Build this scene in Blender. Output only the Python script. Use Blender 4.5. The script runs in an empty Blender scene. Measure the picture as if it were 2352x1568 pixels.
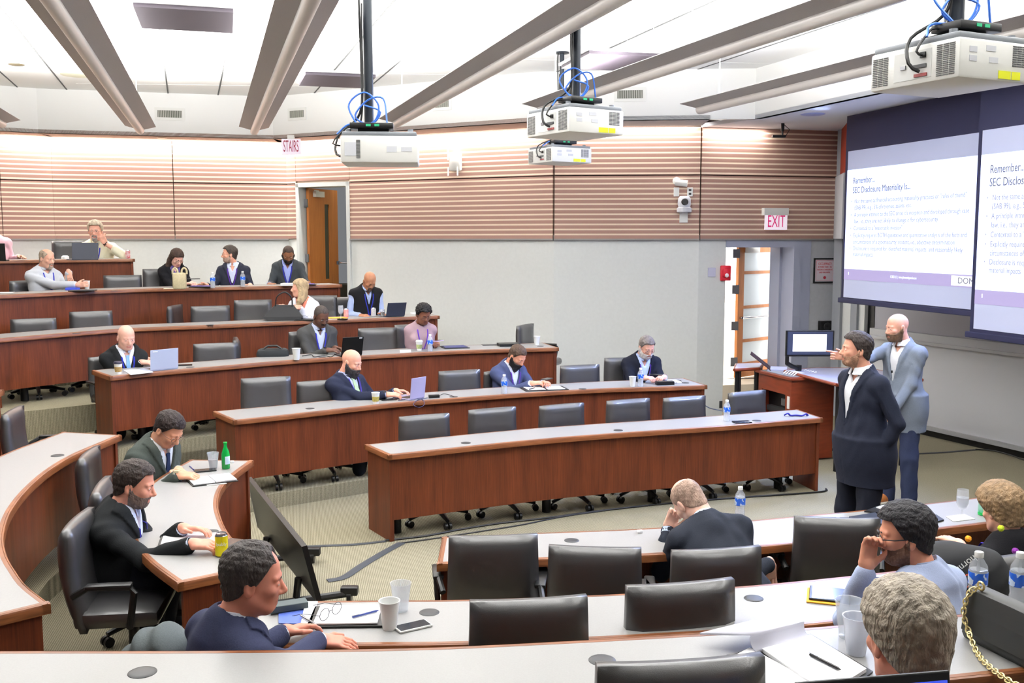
import bpy, bmesh, math, random
import numpy as np
from mathutils import Vector, Matrix
random.seed(7); rng=np.random.RandomState(7)
C=bpy.context.scene.collection
F=2287.0; T=math.atan(236/F); HC=2.5
cT,sT=math.cos(T),math.sin(T)
def ray(px,py):
    x=(px-1176)/F; u=-(py-784)/F
    return Vector((x, cT+u*sT, -sT+u*cT))
def at(px,py,z):
    d=ray(px,py); t=(z-HC)/d.z
    return Vector((d.x*t,d.y*t,z))
def atY(px,py,Y):
    d=ray(px,py); t=Y/d.y
    return Vector((d.x*t,Y,HC+d.z*t))
def V3(*a): return Vector(a)
# ---------------------------------------------------------------- materials
def lin(c):
    c=c/255.0
    return c/12.92 if c<=0.04045 else ((c+0.055)/1.055)**2.4
def col(r,g,b): return (lin(r),lin(g),lin(b),1)
MATS={}
def mat(name,rgb,rough=.6,metal=0,spec=.5,noise=0,nscale=40,bump=0,bscale=200,stretch=None,emit=None,es=0,trans=0,alpha=1,ior=1.45,rgb2=None,coat=0):
    if name in MATS: return MATS[name]
    m=bpy.data.materials.new(name); m.use_nodes=True
    nt=m.node_tree; b=nt.nodes['Principled BSDF']
    c=col(*rgb)
    b.inputs['Base Color'].default_value=c
    b.inputs['Roughness'].default_value=rough
    b.inputs['Metallic'].default_value=metal
    b.inputs['Specular IOR Level'].default_value=spec
    b.inputs['IOR'].default_value=ior
    if coat: b.inputs['Coat Weight'].default_value=coat; b.inputs['Coat Roughness'].default_value=.15
    if trans: b.inputs['Transmission Weight'].default_value=trans
    if alpha<1: b.inputs['Alpha'].default_value=alpha
    if emit: b.inputs['Emission Color'].default_value=col(*emit); b.inputs['Emission Strength'].default_value=es
    if noise or bump:
        tc=nt.nodes.new('ShaderNodeTexCoord'); mp=nt.nodes.new('ShaderNodeMapping')
        nt.links.new(tc.outputs['Object'],mp.inputs[0])
        if stretch: mp.inputs['Scale'].default_value=stretch
    if noise:
        n=nt.nodes.new('ShaderNodeTexNoise'); n.inputs['Scale'].default_value=nscale; n.inputs['Detail'].default_value=4
        nt.links.new(mp.outputs[0],n.inputs['Vector'])
        r=nt.nodes.new('ShaderNodeValToRGB')
        c2=col(*rgb2) if rgb2 else tuple(min(1,x*(1-noise)) for x in c[:3])+(1,)
        c1=c if rgb2 else tuple(min(1,x*(1+noise)) for x in c[:3])+(1,)
        r.color_ramp.elements[0].color=c2; r.color_ramp.elements[1].color=c1
        r.color_ramp.elements[0].position=.3; r.color_ramp.elements[1].position=.7
        nt.links.new(n.outputs['Fac'],r.inputs[0]); nt.links.new(r.outputs[0],b.inputs['Base Color'])
    if bump:
        n2=nt.nodes.new('ShaderNodeTexNoise'); n2.inputs['Scale'].default_value=bscale; n2.inputs['Detail'].default_value=3
        nt.links.new(mp.outputs[0],n2.inputs['Vector'])
        bp=nt.nodes.new('ShaderNodeBump'); bp.inputs['Strength'].default_value=bump; bp.inputs['Distance'].default_value=.01
        nt.links.new(n2.outputs['Fac'],bp.inputs['Height']); nt.links.new(bp.outputs[0],b.inputs['Normal'])
    MATS[name]=m
    return m
def nodes_mat(name,build):
    if name in MATS: return MATS[name]
    m=bpy.data.materials.new(name); m.use_nodes=True
    build(m.node_tree,m.node_tree.nodes['Principled BSDF']); MATS[name]=m; return m
def band_mat(nt,b):
    # mauve-brown acoustic panels with fine pale horizontal grooves every 67 mm
    N=nt.nodes.new; L=nt.links.new
    tc=N('ShaderNodeTexCoord'); sp=N('ShaderNodeSeparateXYZ'); L(tc.outputs['Object'],sp.inputs[0])
    m1=N('ShaderNodeMath'); m1.operation='DIVIDE'; m1.inputs[1].default_value=.069; L(sp.outputs['Z'],m1.inputs[0])
    m2=N('ShaderNodeMath'); m2.operation='FRACT'; L(m1.outputs[0],m2.inputs[0])
    r=N('ShaderNodeValToRGB'); e=r.color_ramp.elements
    e[0].position=0; e[0].color=col(226,208,186); e[1].position=.20; e[1].color=col(212,190,168)
    a=e.new(.27); a.color=col(148,113,102)
    a=e.new(.86); a.color=col(152,117,106)
    a=e.new(.97); a.color=col(226,208,186)
    L(m2.outputs[0],r.inputs[0])
    nz=N('ShaderNodeTexNoise'); nz.inputs['Scale'].default_value=60; L(tc.outputs['Object'],nz.inputs['Vector'])
    mx=N('ShaderNodeMix'); mx.data_type='RGBA'; mx.blend_type='MULTIPLY'; mx.inputs['Factor'].default_value=.15
    L(r.outputs[0],mx.inputs[6]); L(nz.outputs['Color'],mx.inputs[7]); L(mx.outputs[2],b.inputs['Base Color'])
    b.inputs['Roughness'].default_value=.75
def wood_mat(c1,c2,rough,horizontal=False,spec=.5):
    def f(nt,b):
        N=nt.nodes.new; L=nt.links.new
        tc=N('ShaderNodeTexCoord'); mp=N('ShaderNodeMapping'); L(tc.outputs['Object'],mp.inputs[0])
        mp.inputs['Scale'].default_value=(3,3,.35) if not horizontal else (1.2,1.2,14)
        n=N('ShaderNodeTexNoise'); n.inputs['Scale'].default_value=3.2; n.inputs['Detail'].default_value=3; L(mp.outputs[0],n.inputs['Vector'])
        mp2=N('ShaderNodeMapping'); L(tc.outputs['Object'],mp2.inputs[0]); mp2.inputs['Scale'].default_value=(110,110,3.0) if not horizontal else (6,6,110)
        n2=N('ShaderNodeTexNoise'); n2.inputs['Scale'].default_value=1.3; n2.inputs['Detail'].default_value=4; L(mp2.outputs[0],n2.inputs['Vector'])
        ad=N('ShaderNodeMath'); ad.operation='ADD'; L(n.outputs['Fac'],ad.inputs[0]); L(n2.outputs['Fac'],ad.inputs[1])
        hf=N('ShaderNodeMath'); hf.operation='MULTIPLY'; hf.inputs[1].default_value=.5; L(ad.outputs[0],hf.inputs[0])
        r=N('ShaderNodeValToRGB'); e=r.color_ramp.elements; e[0].position=.36; e[0].color=col(*c1); e[1].position=.66; e[1].color=col(*c2)
        L(hf.outputs[0],r.inputs[0]); L(r.outputs[0],b.inputs['Base Color'])
        b.inputs['Roughness'].default_value=rough; b.inputs['Specular IOR Level'].default_value=spec
    return f
def carpet_mat(nt,b):
    N=nt.nodes.new; L=nt.links.new
    tc=N('ShaderNodeTexCoord'); mp=N('ShaderNodeMapping'); L(tc.outputs['Object'],mp.inputs[0])
    mp.inputs['Rotation'].default_value=(0,0,math.radians(-12))
    w=N('ShaderNodeTexWave'); w.bands_direction='X'; w.inputs['Scale'].default_value=24; w.inputs['Distortion'].default_value=1.2; w.inputs['Detail'].default_value=1; w.inputs['Detail Scale'].default_value=9
    L(mp.outputs[0],w.inputs['Vector'])
    n=N('ShaderNodeTexNoise'); n.inputs['Scale'].default_value=150; n.inputs['Detail'].default_value=3; L(tc.outputs['Object'],n.inputs['Vector'])
    ad=N('ShaderNodeMath'); ad.operation='MULTIPLY_ADD'; ad.inputs[1].default_value=.40; L(w.outputs['Fac'],ad.inputs[0]); 
    h=N('ShaderNodeMath'); h.operation='MULTIPLY'; h.inputs[1].default_value=.72; L(n.outputs['Fac'],h.inputs[0]); L(h.outputs[0],ad.inputs[2])
    r=N('ShaderNodeValToRGB'); e=r.color_ramp.elements; e[0].position=.2; e[0].color=col(88,84,68); e[1].position=.8; e[1].color=col(146,139,118)
    L(ad.outputs[0],r.inputs[0]); L(r.outputs[0],b.inputs['Base Color']); b.inputs['Roughness'].default_value=.95
    b.inputs['Specular IOR Level'].default_value=.1
    bp=N('ShaderNodeBump'); bp.inputs['Strength'].default_value=.5; bp.inputs['Distance'].default_value=.01; L(ad.outputs[0],bp.inputs['Height']); L(bp.outputs[0],b.inputs['Normal'])
M_WALL=mat('painted_wall',(218,221,220),.8,noise=.02,nscale=25)
M_WALL2=mat('painted_wall_grey_shaded',(176,178,184),.8,noise=.03,nscale=25)  # soffit and trim grey; right of the exit it paints in the shade
M_BAND=nodes_mat('grooved_panel',band_mat)
M_WOOD=nodes_mat('cherry_veneer',wood_mat((76,34,17),(110,53,27),.45,False,.3))
M_TRIM=nodes_mat('cherry_edge',wood_mat((98,55,30),(134,82,48),.35,True,.4))
M_LAM=mat('grey_laminate',(134,133,132),.38,noise=.04,nscale=180,spec=.5)
M_CARPET=nodes_mat('ribbed_carpet',carpet_mat)
M_CEIL=mat('ceiling_white',(240,241,240),.9)
M_LEATHER=mat('dark_vinyl',(42,41,43),.45,noise=.1,nscale=8,bump=.1,bscale=350,spec=1.0,coat=.5)
M_BLACK=mat('black_plastic',(14,14,15),.4)
M_BLACKM=mat('black_steel',(18,18,19),.35,metal=.3)
M_DARK=mat('dark_grey_plastic',(36,37,40),.45)
M_WHITE=mat('white_plastic',(232,233,230),.4)
M_PAPER=mat('white_paper',(240,240,242),.8)
M_METAL=mat('brushed_metal',(150,150,155),.3,metal=.9)
M_CHROME=mat('chrome',(200,200,205),.15,metal=1)
M_BEAM=mat('perforated_grey_metal',(160,156,158),.5,metal=.0,noise=.08,nscale=300)
M_TUBE=mat('satin_aluminium',(206,202,200),.35,metal=.1)
M_GLASS=mat('clear_plastic',(232,238,245),.06,alpha=.30,spec=1.0)
M_GLASS2=mat('clear_glass',(240,244,250),.03,alpha=.24,spec=1.0)
M_WATER=mat('water',(222,232,244),.05,alpha=.35)
M_OAK=nodes_mat('oak_door',wood_mat((168,98,44),(196,124,62),.4))
M_TAUPE=mat('taupe_soffit',(176,152,142),.8)
# ---------------------------------------------------------------- tagging and mesh building
def tag(o,label=None,cat=None,group=None,kind=None):
    if label: o['label']=label
    if cat: o['category']=cat
    if group: o['group']=group
    if kind: o['kind']=kind
    return o
def empty(name,loc,rz=0,label=None,cat=None,group=None,kind=None):
    o=bpy.data.objects.new(name,None); C.objects.link(o); o.location=loc; o.rotation_euler=(0,0,rz); o.empty_display_size=.1
    return tag(o,label,cat,group,kind)
def link(name,me,parent=None):
    o=bpy.data.objects.new(name,me); C.objects.link(o)
    if parent is not None: o.parent=parent
    return o
def copy_tree(o,parent=None):
    c=o.copy(); C.objects.link(c)
    if parent is not None: c.parent=parent
    for ch in list(o.children): copy_tree(ch,c)
    return c
class MB:
    def __init__(s): s.v=[]; s.f=[]; s.m=[]; s.X=Matrix.Identity(4)
    def add(s,vs,fs,mi=0):
        k=len(s.v); s.v+= [s.X@Vector(p) for p in vs]; s.f+=[tuple(i+k for i in f) for f in fs]; s.m+=[mi]*len(fs); return s
    def box(s,c,d,R=None,mi=0,bev=0):
        x,y,z=d[0]/2,d[1]/2,d[2]/2
        if bev:
            b=min(bev,x*.95,y*.95,z*.95); vs=[];
            bm=bmesh.new(); bmesh.ops.create_cube(bm,size=2)
            for v in bm.verts: v.co=Vector((v.co.x*x,v.co.y*y,v.co.z*z))
            bmesh.ops.bevel(bm,geom=bm.edges[:],offset=b,segments=2,affect='EDGES',profile=.5)
            vs=[v.co.copy() for v in bm.verts]; fs=[[v.index for v in f.verts] for f in bm.faces]; bm.free()
        else:
            vs=[Vector((a*x,b*y,e*z)) for a in(-1,1) for b in(-1,1) for e in(-1,1)]
            fs=[(0,1,3,2),(4,6,7,5),(0,4,5,1),(2,3,7,6),(0,2,6,4),(1,5,7,3)]
        if R is not None: vs=[R@v for v in vs]
        c=Vector(c); return s.add([v+c for v in vs],fs,mi)
    def tube(s,pts,r,n=8,mi=0,cap=True,closed=False,flat=None):
        pts=[Vector(p) for p in pts]; N=len(pts); rr=r if isinstance(r,(list,tuple)) else [r]*N
        vs=[]; up=None
        for i,p in enumerate(pts):
            a=pts[(i-1)%N] if (closed or i>0) else p; b=pts[(i+1)%N] if (closed or i<N-1) else p
            t=(b-a); t=t.normalized() if t.length>1e-9 else Vector((0,0,1))
            if up is None: up=Vector((0,0,1)) if abs(t.z)<.9 else Vector((1,0,0))
            x=t.cross(up); 
            if x.length<1e-4: x=t.orthogonal()
            x.normalize(); y=x.cross(t).normalized(); up=y
            for k in range(n):
                w=2*math.pi*k/n; vs.append(p+(x*math.cos(w)+y*math.sin(w)*(flat or 1))*rr[i])
        fs=[]
        for i in range(N if closed else N-1):
            j=(i+1)%N
            for k in range(n): fs.append((i*n+k,i*n+(k+1)%n,j*n+(k+1)%n,j*n+k))
        if cap and not closed: fs+= [tuple(range(n))[::-1],tuple((N-1)*n+k for k in range(n))]
        return s.add(vs,fs,mi)
    def lathe(s,prof,n=20,c=(0,0,0),mi=0,mis=None,axis=None):
        c=Vector(c); vs=[];fs=[]; m0=len(s.m)
        for (r,z) in prof:
            for k in range(n):
                w=2*math.pi*k/n; p=Vector((r*math.cos(w),r*math.sin(w),z)); 
                if axis is not None: p=axis@p
                vs.append(p+c)
        P=len(prof)
        for i in range(P-1):
            for k in range(n): fs.append((i*n+k,i*n+(k+1)%n,(i+1)*n+(k+1)%n,(i+1)*n+k))
        s.add(vs,fs,mi)
        if mis:
            for i in range(P-1):
                for k in range(n): s.m[m0+i*n+k]=mis[i]
        return s
    def prism(s,poly,z0,z1,mi=0):
        n=len(poly); vs=[(p[0],p[1],z0) for p in poly]+[(p[0],p[1],z1) for p in poly]
        fs=[tuple(range(n))[::-1],tuple(range(n,2*n))]+[(i,(i+1)%n,n+(i+1)%n,n+i) for i in range(n)]
        return s.add(vs,fs,mi)
    def quad(s,a,b,c,d,mi=0): return s.add([a,b,c,d],[(0,1,2,3)],mi)
    def slab(s,a,b,c,d,t,mi=0):
        a,b,c,d=[Vector(p) for p in(a,b,c,d)]; n=(b-a).cross(d-a).normalized()*t
        return s.add([a,b,c,d,a-n,b-n,c-n,d-n],[(0,1,2,3),(7,6,5,4),(0,4,5,1),(1,5,6,2),(2,6,7,3),(3,7,4,0)],mi)
    def build(s,name,mats,parent=None,smooth=False,world=False):
        if not isinstance(mats,(list,tuple)): mats=[mats]
        me=bpy.data.meshes.new(name); me.from_pydata([tuple(v) for v in s.v],[],s.f)
        for m in mats: me.materials.append(m)
        for p,mi in zip(me.polygons,s.m): p.material_index=mi
        bm=bmesh.new(); bm.from_mesh(me); bmesh.ops.recalc_face_normals(bm,faces=bm.faces[:]); bm.to_mesh(me); bm.free()
        if smooth:
            for p in me.polygons: p.use_smooth=True
            if smooth!='all':
                try: me.set_sharp_from_angle(angle=math.radians(38))
                except Exception: pass
        o=link(name,me,parent)
        if world and parent is not None:
            o.matrix_parent_inverse=(Matrix.Translation(parent.location)@parent.rotation_euler.to_matrix().to_4x4()).inverted()
        return o
def frame(x,y,z,o=(0,0,0)):
    M=Matrix.Identity(4)
    for i,a in enumerate((x,y,z)):
        for j in range(3): M[j][i]=a[j]
    for j in range(3): M[j][3]=o[j]
    return M
def rotz(a): return Matrix.Rotation(a,3,'Z')
def text_obj(name,txt,size,M,m,parent=None,extr=.001,align='LEFT',sx=1.0):
    cu=bpy.data.curves.new('t','FONT'); cu.body=txt; cu.size=size; cu.extrude=extr; cu.align_x=align; cu.align_y='CENTER'; cu.resolution_u=3
    tmp=bpy.data.objects.new('t',cu); C.objects.link(tmp)
    bpy.context.view_layer.update()
    me=bpy.data.meshes.new_from_object(tmp.evaluated_get(bpy.context.evaluated_depsgraph_get()))
    bpy.data.objects.remove(tmp); me.transform(M@Matrix.Diagonal((sx,1,1,1))); me.materials.clear(); me.materials.append(m)
    o=link(name,me,parent)
    if parent is not None: o.matrix_parent_inverse=(Matrix.Translation(parent.location)@parent.rotation_euler.to_matrix().to_4x4()).inverted()
    return o
def resample(pts,n):
    P=[Vector(p) for p in pts]; out=[]
    Q=[P[0]*2-P[1]]+P+[P[-1]*2-P[-2]]
    for i in range(1,len(Q)-2):
        for k in range(12):
            t=k/12; a,b,c,d=Q[i-1],Q[i],Q[i+1],Q[i+2]
            out.append(.5*((2*b)+(c-a)*t+(2*a-5*b+4*c-d)*t*t+(3*b-a-3*c+d)*t**3))
    out.append(P[-1])
    L=[0]
    for i in range(1,len(out)): L.append(L[-1]+(out[i]-out[i-1]).length)
    res=[];j=0
    for k in range(n):
        s=L[-1]*k/(n-1)
        while j<len(L)-2 and L[j+1]<s: j+=1
        t=(s-L[j])/max(1e-9,L[j+1]-L[j]); res.append(out[j].lerp(out[j+1],min(1,t)))
    return res
# ---------------------------------------------------------------- camera
cam=bpy.data.cameras.new('camera'); co=bpy.data.objects.new('camera',cam); C.objects.link(co)
co.location=(0,0,HC); co.rotation_euler=(math.pi/2-T,0,0); cam.lens=F*36/2352; cam.sensor_width=36; cam.clip_start=.05; cam.clip_end=200
bpy.context.scene.camera=co
# ---------------------------------------------------------------- tiers of the room
TZ=dict(F1=0,F2=.14,F3=.42,F4=.72,F5=1.12,F6=1.48,N1=0,N2=.14,N3=.42,C1=.14,C2=.28,C3=.56)
DH=.74
def P2(px,py,z): v=at(px,py,z); return Vector((v.x,v.y,0))
def row(name,pts): z=TZ[name]+DH; return [P2(x,y,z) for x,y in pts]
FR={}
FR['F1']=row('F1',[(892.3,1044.8),(1220,1011),(1411,995.6),(1620,981.3),(1788,968),(1891,959.6)])
FR['F2']=row('F2',[(536.5,965.3),(689.6,949),(900,926),(1021,916),(1191,903.6),(1380,892.5),(1520,888.5),(1625,884.4)])
FR['F3']=row('F3',[(252.3,864.4),(352,853.7),(500,841),(686.6,825.5),(900,812.7),(1069.7,804),(1284,798)])
FR['F4']=row('F4',[(-12,778),(150,764.5),(308.6,753),(500,745.5),(742,735),(1010,724.8)])
FR['F5']=row('F5',[(-220,684),(0,677),(308.6,663.4),(600,657.2),(786,652.8)])
FR['F6']=row('F6',[(-260,601),(0,597.5),(150,595.5),(310,594)])
FR['N1']=row('N1',[(1015,1232),(1250,1221.5),(1500,1211),(1800,1187),(2100,1158),(2352,1128),(2480,1112)])
FR['N2']=row('N2',[(600,1379),(850,1376.5),(1100,1374),(1438.6,1360.7),(1713.6,1343),(2014,1313.5),(2271,1281),(2420,1262)])
FR['N3']=row('N3',[(-160,1492),(100,1491),(500,1490.5),(960,1484),(1317,1468),(1628,1451),(1853,1438),(2190,1409),(2420,1388)])
FR['C1']=row('C1',[(583,1056.3),(545.5,1083.6),(523,1103.7),(507.6,1126),(501.6,1155),(507.6,1184),(523,1217.5),(552,1251),(612,1296)])
FR['C2']=row('C2',[(280,998),(229.6,1019),(172,1044),(114.8,1078.6),(63,1124.5),(25,1176),(9.5,1232),(17.6,1275),(35,1305.6),(63,1343),(116.7,1384.5)])
FR['C3']=row('C3',[(10,894),(-60,925),(-140,975)])
floor_n=0
def ngon_floor(name,line,z0,z1,m=M_CARPET):
    pts=[(p[0],p[1]) for p in line]
    poly=pts+[(15,-5),(-17,-5),(-17,23),(15,23)]
    mb=MB(); n=len(poly); k=len(pts)
    bm=bmesh.new(); vs=[bm.verts.new((p[0],p[1],z1)) for p in poly]; f=bm.faces.new(vs)
    bmesh.ops.triangulate(bm,faces=[f],ngon_method='EAR_CLIP')
    lo=[bm.verts.new((p[0],p[1],z0)) for p in pts]
    for i in range(k-1): bm.faces.new((vs[i],vs[i+1],lo[i+1],lo[i]))
    me=bpy.data.meshes.new(name); bmesh.ops.recalc_face_normals(bm,faces=bm.faces[:]); bm.to_mesh(me); bm.free(); me.materials.append(m)
    for p in me.polygons:
        if p.normal.z<-.5: p.flip()
    return tag(link(name,me),kind='structure')
def off(pts,d): # shift polyline along +left normal by d
    out=[]
    for i,p in enumerate(pts):
        a=pts[max(0,i-1)]; b=pts[min(len(pts)-1,i+1)]; t=(b-a).normalized(); out.append(p+Vector((-t.y,t.x,0))*d)
    return out
W=lambda *a:[Vector((x,y,0)) for x,y in a]
fl=MB(); fl.quad((-17,-5,0),(15,-5,0),(15,23,0),(-17,23,0)); tag(fl.build('floor',M_CARPET),kind='structure')
f2=off(FR['F2'],.06); f3=off(FR['F3'],.05); f5=off(FR['F5'],.05); f6=off(FR['F6'],.05)
c1=[p+Vector((-.05,0,0)) for p in FR['C1']]; c2=[p+Vector((-.05,0,0)) for p in FR['C2']]
n2=off(FR['N2'],-.05); n3=off(FR['N3'],-.05)
e=f2[-1]
L1=W((14,22),(2.62,21.9),(2.55,13.9))+[e+Vector((.12,0,0))]+f2[::-1]+W((-2.75,8.62),(-2.45,8.0))+c1+n2+W((14,7.5))
e=f3[-1]
L2=W((14,22),(.8,22),(.8,13.9))+[e+Vector((.1,0,0))]+f3[::-1]+W((-4.25,9.3),(-3.6,8.0))+c2+n3[2:]+W((14,5.5))
L3=W((14,22),(.8,22),(.8,13.9))+[e+Vector((.1,0,0))]+f3[::-1]+W((-4.35,9.3),(-4.6,7.8),(-4.9,6.2),(-4.5,4.0),(-3.2,3.2))+n3+W((14,5.5))
e=FR['F4'][-1]
L4=W((14,22),(-.75,22),(-.75,14.6))+[e+Vector((.1,.05,0))]+off(FR['F4'],.05)[::-1][:-2]+W((-4.0,11.1),(-4.52,10.66),(-5.07,10.17),(-6.1,9.1),(-6.7,7.4),(-6.6,5.5),(-5.6,3.6),(-3.6,2.45),(0,2.3),(2.0,2.55),(4,3.2),(14,7))
e=f5[-1]
L5=W((14,22),(-2.2,22),(-2.2,15.3))+[e+Vector((.1,0,0))]+f5[::-1]+W((-9.5,9),(-9.5,0),(-5,-3.9),(14,-3.95))
e=f6[-1]
L6=W((14,22),(-5.1,22),(-5.1,15.6))+[e+Vector((.1,0,0))]+f6[::-1]+W((-12,10),(-12,-3.9),(14,-3.97))
for nm,L,a,b in(('floor_tier',L1,0,.14),('floor_tier',L2,.14,.28),('floor_tier',L3,.14,.42),('floor_tier',L4,.28,.72),('floor_tier',L5,.42,1.12),('floor_tier',L6,.9,1.48)):
    ngon_floor(nm,L,a,b)
# ---------------------------------------------------------------- desks
def desk(key,label,side,backA=None,backB=None,depth=.51,n=26,grommets=(),posts=(),mod_h=.176,group='curved rows of lecture desks'):
    zf=TZ[key]; zt=zf+DH; fr=resample(FR[key],n)
    def nrm(i):
        a=fr[max(0,i-1)]; b=fr[min(n-1,i+1)]; t=(b-a).normalized(); return Vector((-t.y,t.x,0))*side
    oA=(P2(*backA,zt)-fr[0]) if backA else nrm(0)*depth
    oB=(P2(*backB,zt)-fr[-1]) if backB else nrm(n-1)*depth
    offs=[]
    for i in range(n):
        t=i/(n-1); w0=max(0,1-t*3); w1=max(0,1-(1-t)*3); o=nrm(i)*depth
        o=o*(1-w0-w1)+oA*w0+oB*w1; offs.append(o)
    base=fr[n//2]; root=empty('lecture_desk',(base.x,base.y,zf),0,label,'desk',group)
    def P(i,u,z): p=fr[i]+offs[i]*u; return Vector((p.x,p.y,z))
    dep=[o.length for o in offs]
    tw=.032
    # sample rows trimmed at the ends for the laminate
    tA=(fr[1]-fr[0]).normalized(); tB=(fr[-1]-fr[-2]).normalized()
    def S(i,u,z,ins=0):
        p=P(i,u,z)
        if i==0: p=p+tA*ins
        if i==n-1: p=p-tB*ins
        return p
    mb=MB(); vs=[];fs=[]
    for i in range(n):
        u0=tw/dep[i]; vs+=[S(i,u0,zt,tw),S(i,1-u0,zt,tw),S(i,1-u0,zt-.03,tw),S(i,u0,zt-.03,tw)]
    for i in range(n-1):
        for k in range(4): fs.append((4*i+k,4*i+(k+1)%4,4*i+4+(k+1)%4,4*i+4+k))
    fs+=[(0,1,2,3),(4*n-4,4*n-3,4*n-2,4*n-1)]
    mb.add(vs,fs); mb.build('worktop',M_LAM,root,world=True)
    mb=MB()
    prof=[(0,-.044),(0,-.012),(.004,-.003),(.011,0),(.0125,-.002),(.014,0),(tw,.0005),(tw,-.04)]
    for sd in(0,1):
        vs=[];fs=[];K=len(prof)
        for i in range(n):
            for (d,z) in prof:
                u=d/dep[i] if sd==0 else 1-d/dep[i]; vs.append(S(i,u,zt+z,0))
        for i in range(n-1):
            for k in range(K): fs.append((K*i+k,K*i+(k+1)%K,K*i+K+(k+1)%K,K*i+K+k))
        fs+=[tuple(range(K)),tuple(range(K*n-K,K*n))]; mb.add(vs,fs)
    for i,t in((0,tA),(n-1,-tB)):
        vs=[];K=len(prof)
        for u in(0,1):
            for (d,z) in prof:
                vs.append(P(i,u,zt+z+.0004)+t*d)
        mb.add(vs,[(k,(k+1)%K,K+(k+1)%K,K+k) for k in range(K)]+[tuple(range(K)),tuple(range(K,2*K))])
    mb.build('edge_trim',M_TRIM,root,smooth=True,world=True)
    mb=MB(); vs=[];fs=[]
    for i in range(n):
        a=.045/dep[i]; b=.067/dep[i]; vs+=[S(i,a,zf+mod_h,.03),S(i,a,zt-.045,.03),S(i,b,zt-.045,.03),S(i,b,zf+mod_h,.03)]
    for i in range(n-1):
        for k in range(4): fs.append((4*i+k,4*i+(k+1)%4,4*i+4+(k+1)%4,4*i+4+k))
    fs+=[(0,1,2,3),(4*n-4,4*n-3,4*n-2,4*n-1)]
    mb.add(vs,fs); mb.build('modesty_panel',M_WOOD,root,world=True)
    for i,t in((0,tA),(n-1,-tB)):
        mb=MB(); a=.03/dep[i]; 
        q=[P(i,a,0)+t*.02,P(i,1-a,0)+t*.02,P(i,1-a,0)+t*.055,P(i,a,0)+t*.055]
        mb.prism([(p.x,p.y) for p in q],zf+.001,zt-.045); mb.build('end_panel',M_WOOD,root,world=True)
    for u in posts:
        i=int(u*(n-1)); p=P(i,.52,0); mb=MB(); mb.tube([(p.x,p.y,zf+.002),(p.x,p.y,zt-.05)],.042,14); mb.build('support_post',M_BLACK,root,smooth=True,world=True)
    for (gx,gy) in grommets:
        p=at(gx,gy,zt); mb=MB(); mb.lathe([(0,.003),(.030,.003),(.041,.002),(.044,0),(.044,-.002)],24,(p.x,p.y,zt+.001))
        g=mb.build('grommet',M_DARK,root,smooth=True,world=True)
        mb=MB(); an=random.uniform(2.6,4.0); c=Vector((p.x+.024*math.cos(an),p.y+.024*math.sin(an),zt+.0052)); mb.box(c,(.034,.016,.001),rotz(an)); mb.build('cable_slot',M_BLACK,g)
        g.children[0].matrix_parent_inverse=(Matrix.Translation(root.location)).inverted()
    return root
D={}
D['F1']=desk('F1','cherry desk in the far front row, with the blue-lit empty chairs right behind it',1,(836,1020),(1832,939.5),grommets=[(1070,1017),(1420,988),(1738,966)],posts=(.06,.36,.63,.93))
D['F2']=desk('F2','cherry desk in the second far row, where the bald bearded man types',1,(487.7,944.3),(1570.7,867.4),grommets=[(712,938),(1042,911),(1338,893),(1574,879)],posts=(.07,.4,.7,.95))
D['F3']=desk('F3','cherry desk in the third far row, holding the silver laptop and a white cup',1,(210,850),(1249,786.8),grommets=[(437,843),(740,820),(1241,795)],posts=(.1,.5,.9))
D['F4']=desk('F4','cherry desk in the fourth far row, carrying the black handbag and stemmed glass',1,None,None,grommets=[(176,765),(482,746)],posts=(.1,.3,.5,.9))
D['F5']=desk('F5','cherry desk in the fifth far row, with a tan bag and two water bottles',1,None,None,grommets=[(262,668)],posts=(.3,.9))
D['F6']=desk('F6','short cherry desk in the topmost row at the back left',1,None,None,posts=(.5,))
D['N1']=desk('N1','cherry desk in the near front row, where the bald man leans on his hand',-1,(1003,1294.6),None,grommets=[(1313,1241),(2300,1163)],posts=(.1,.5))
D['N2']=desk('N2','cherry desk in the second near row, holding a white paper cup and white phone',-1,None,None,grommets=[(986,1406),(1731,1374)],posts=(.1,.5))
D['N3']=desk('N3','long cherry desk crossing the bottom of the view, nearest to the camera',-1,None,None,depth=.475,n=34,grommets=[(327,1544),(1383,1516)],posts=(.1,.5))
D['C1']=desk('C1','short curved cherry desk on the left with a green bottle and a yellow can',-1,(436.6,1054.6),(408,1339),n=30,grommets=[(484,1221)],posts=(.5,))
D['C2']=desk('C2','long curved cherry desk sweeping along the left edge behind the dark suited man',-1,(144,990.6),None,n=36,grommets=[(132,1046)],posts=(.1,.5))
D['C3']=desk('C3','cherry desk end just visible at the left edge above the curved desk',-1,None,None,n=8)
# ---------------------------------------------------------------- walls
# plan points of the far wall, measured at the wainscot line
WP=[(-13.5,10.2),(-7.49,14.73),(-6.89,15.1),(-3.57,16.0),(.58,13.84),(2.56,13.70),(4.60,14.2)]
WP=[Vector((x,y,0)) for x,y in WP]
ZB0,ZB1,ZCEIL=2.5,4.0,4.62
def wallseg(name,a,b,z0,z1,t=.2,m=M_WALL,shift=0,kind='structure',parent=None):
    a=Vector(a);b=Vector(b);d=(b-a).normalized(); n=Vector((-d.y,d.x,0)) # away from room (walls listed left to right)
    mb=MB(); a1=a+n*shift; b1=b+n*shift
    mb.prism([(a1.x,a1.y),(b1.x,b1.y),((b1+n*t).x,(b1+n*t).y),((a1+n*t).x,(a1+n*t).y)],z0,z1)
    o=mb.build(name,m,parent); 
    if kind: tag(o,kind=kind)
    return o
def lerp(a,b,t): return a+(b-a)*t
wd=(WP[4]-WP[3]).normalized()
dA=WP[3]+wd*.20; dB=WP[3]+wd*1.234   # doorway 1 outer frame
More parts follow.
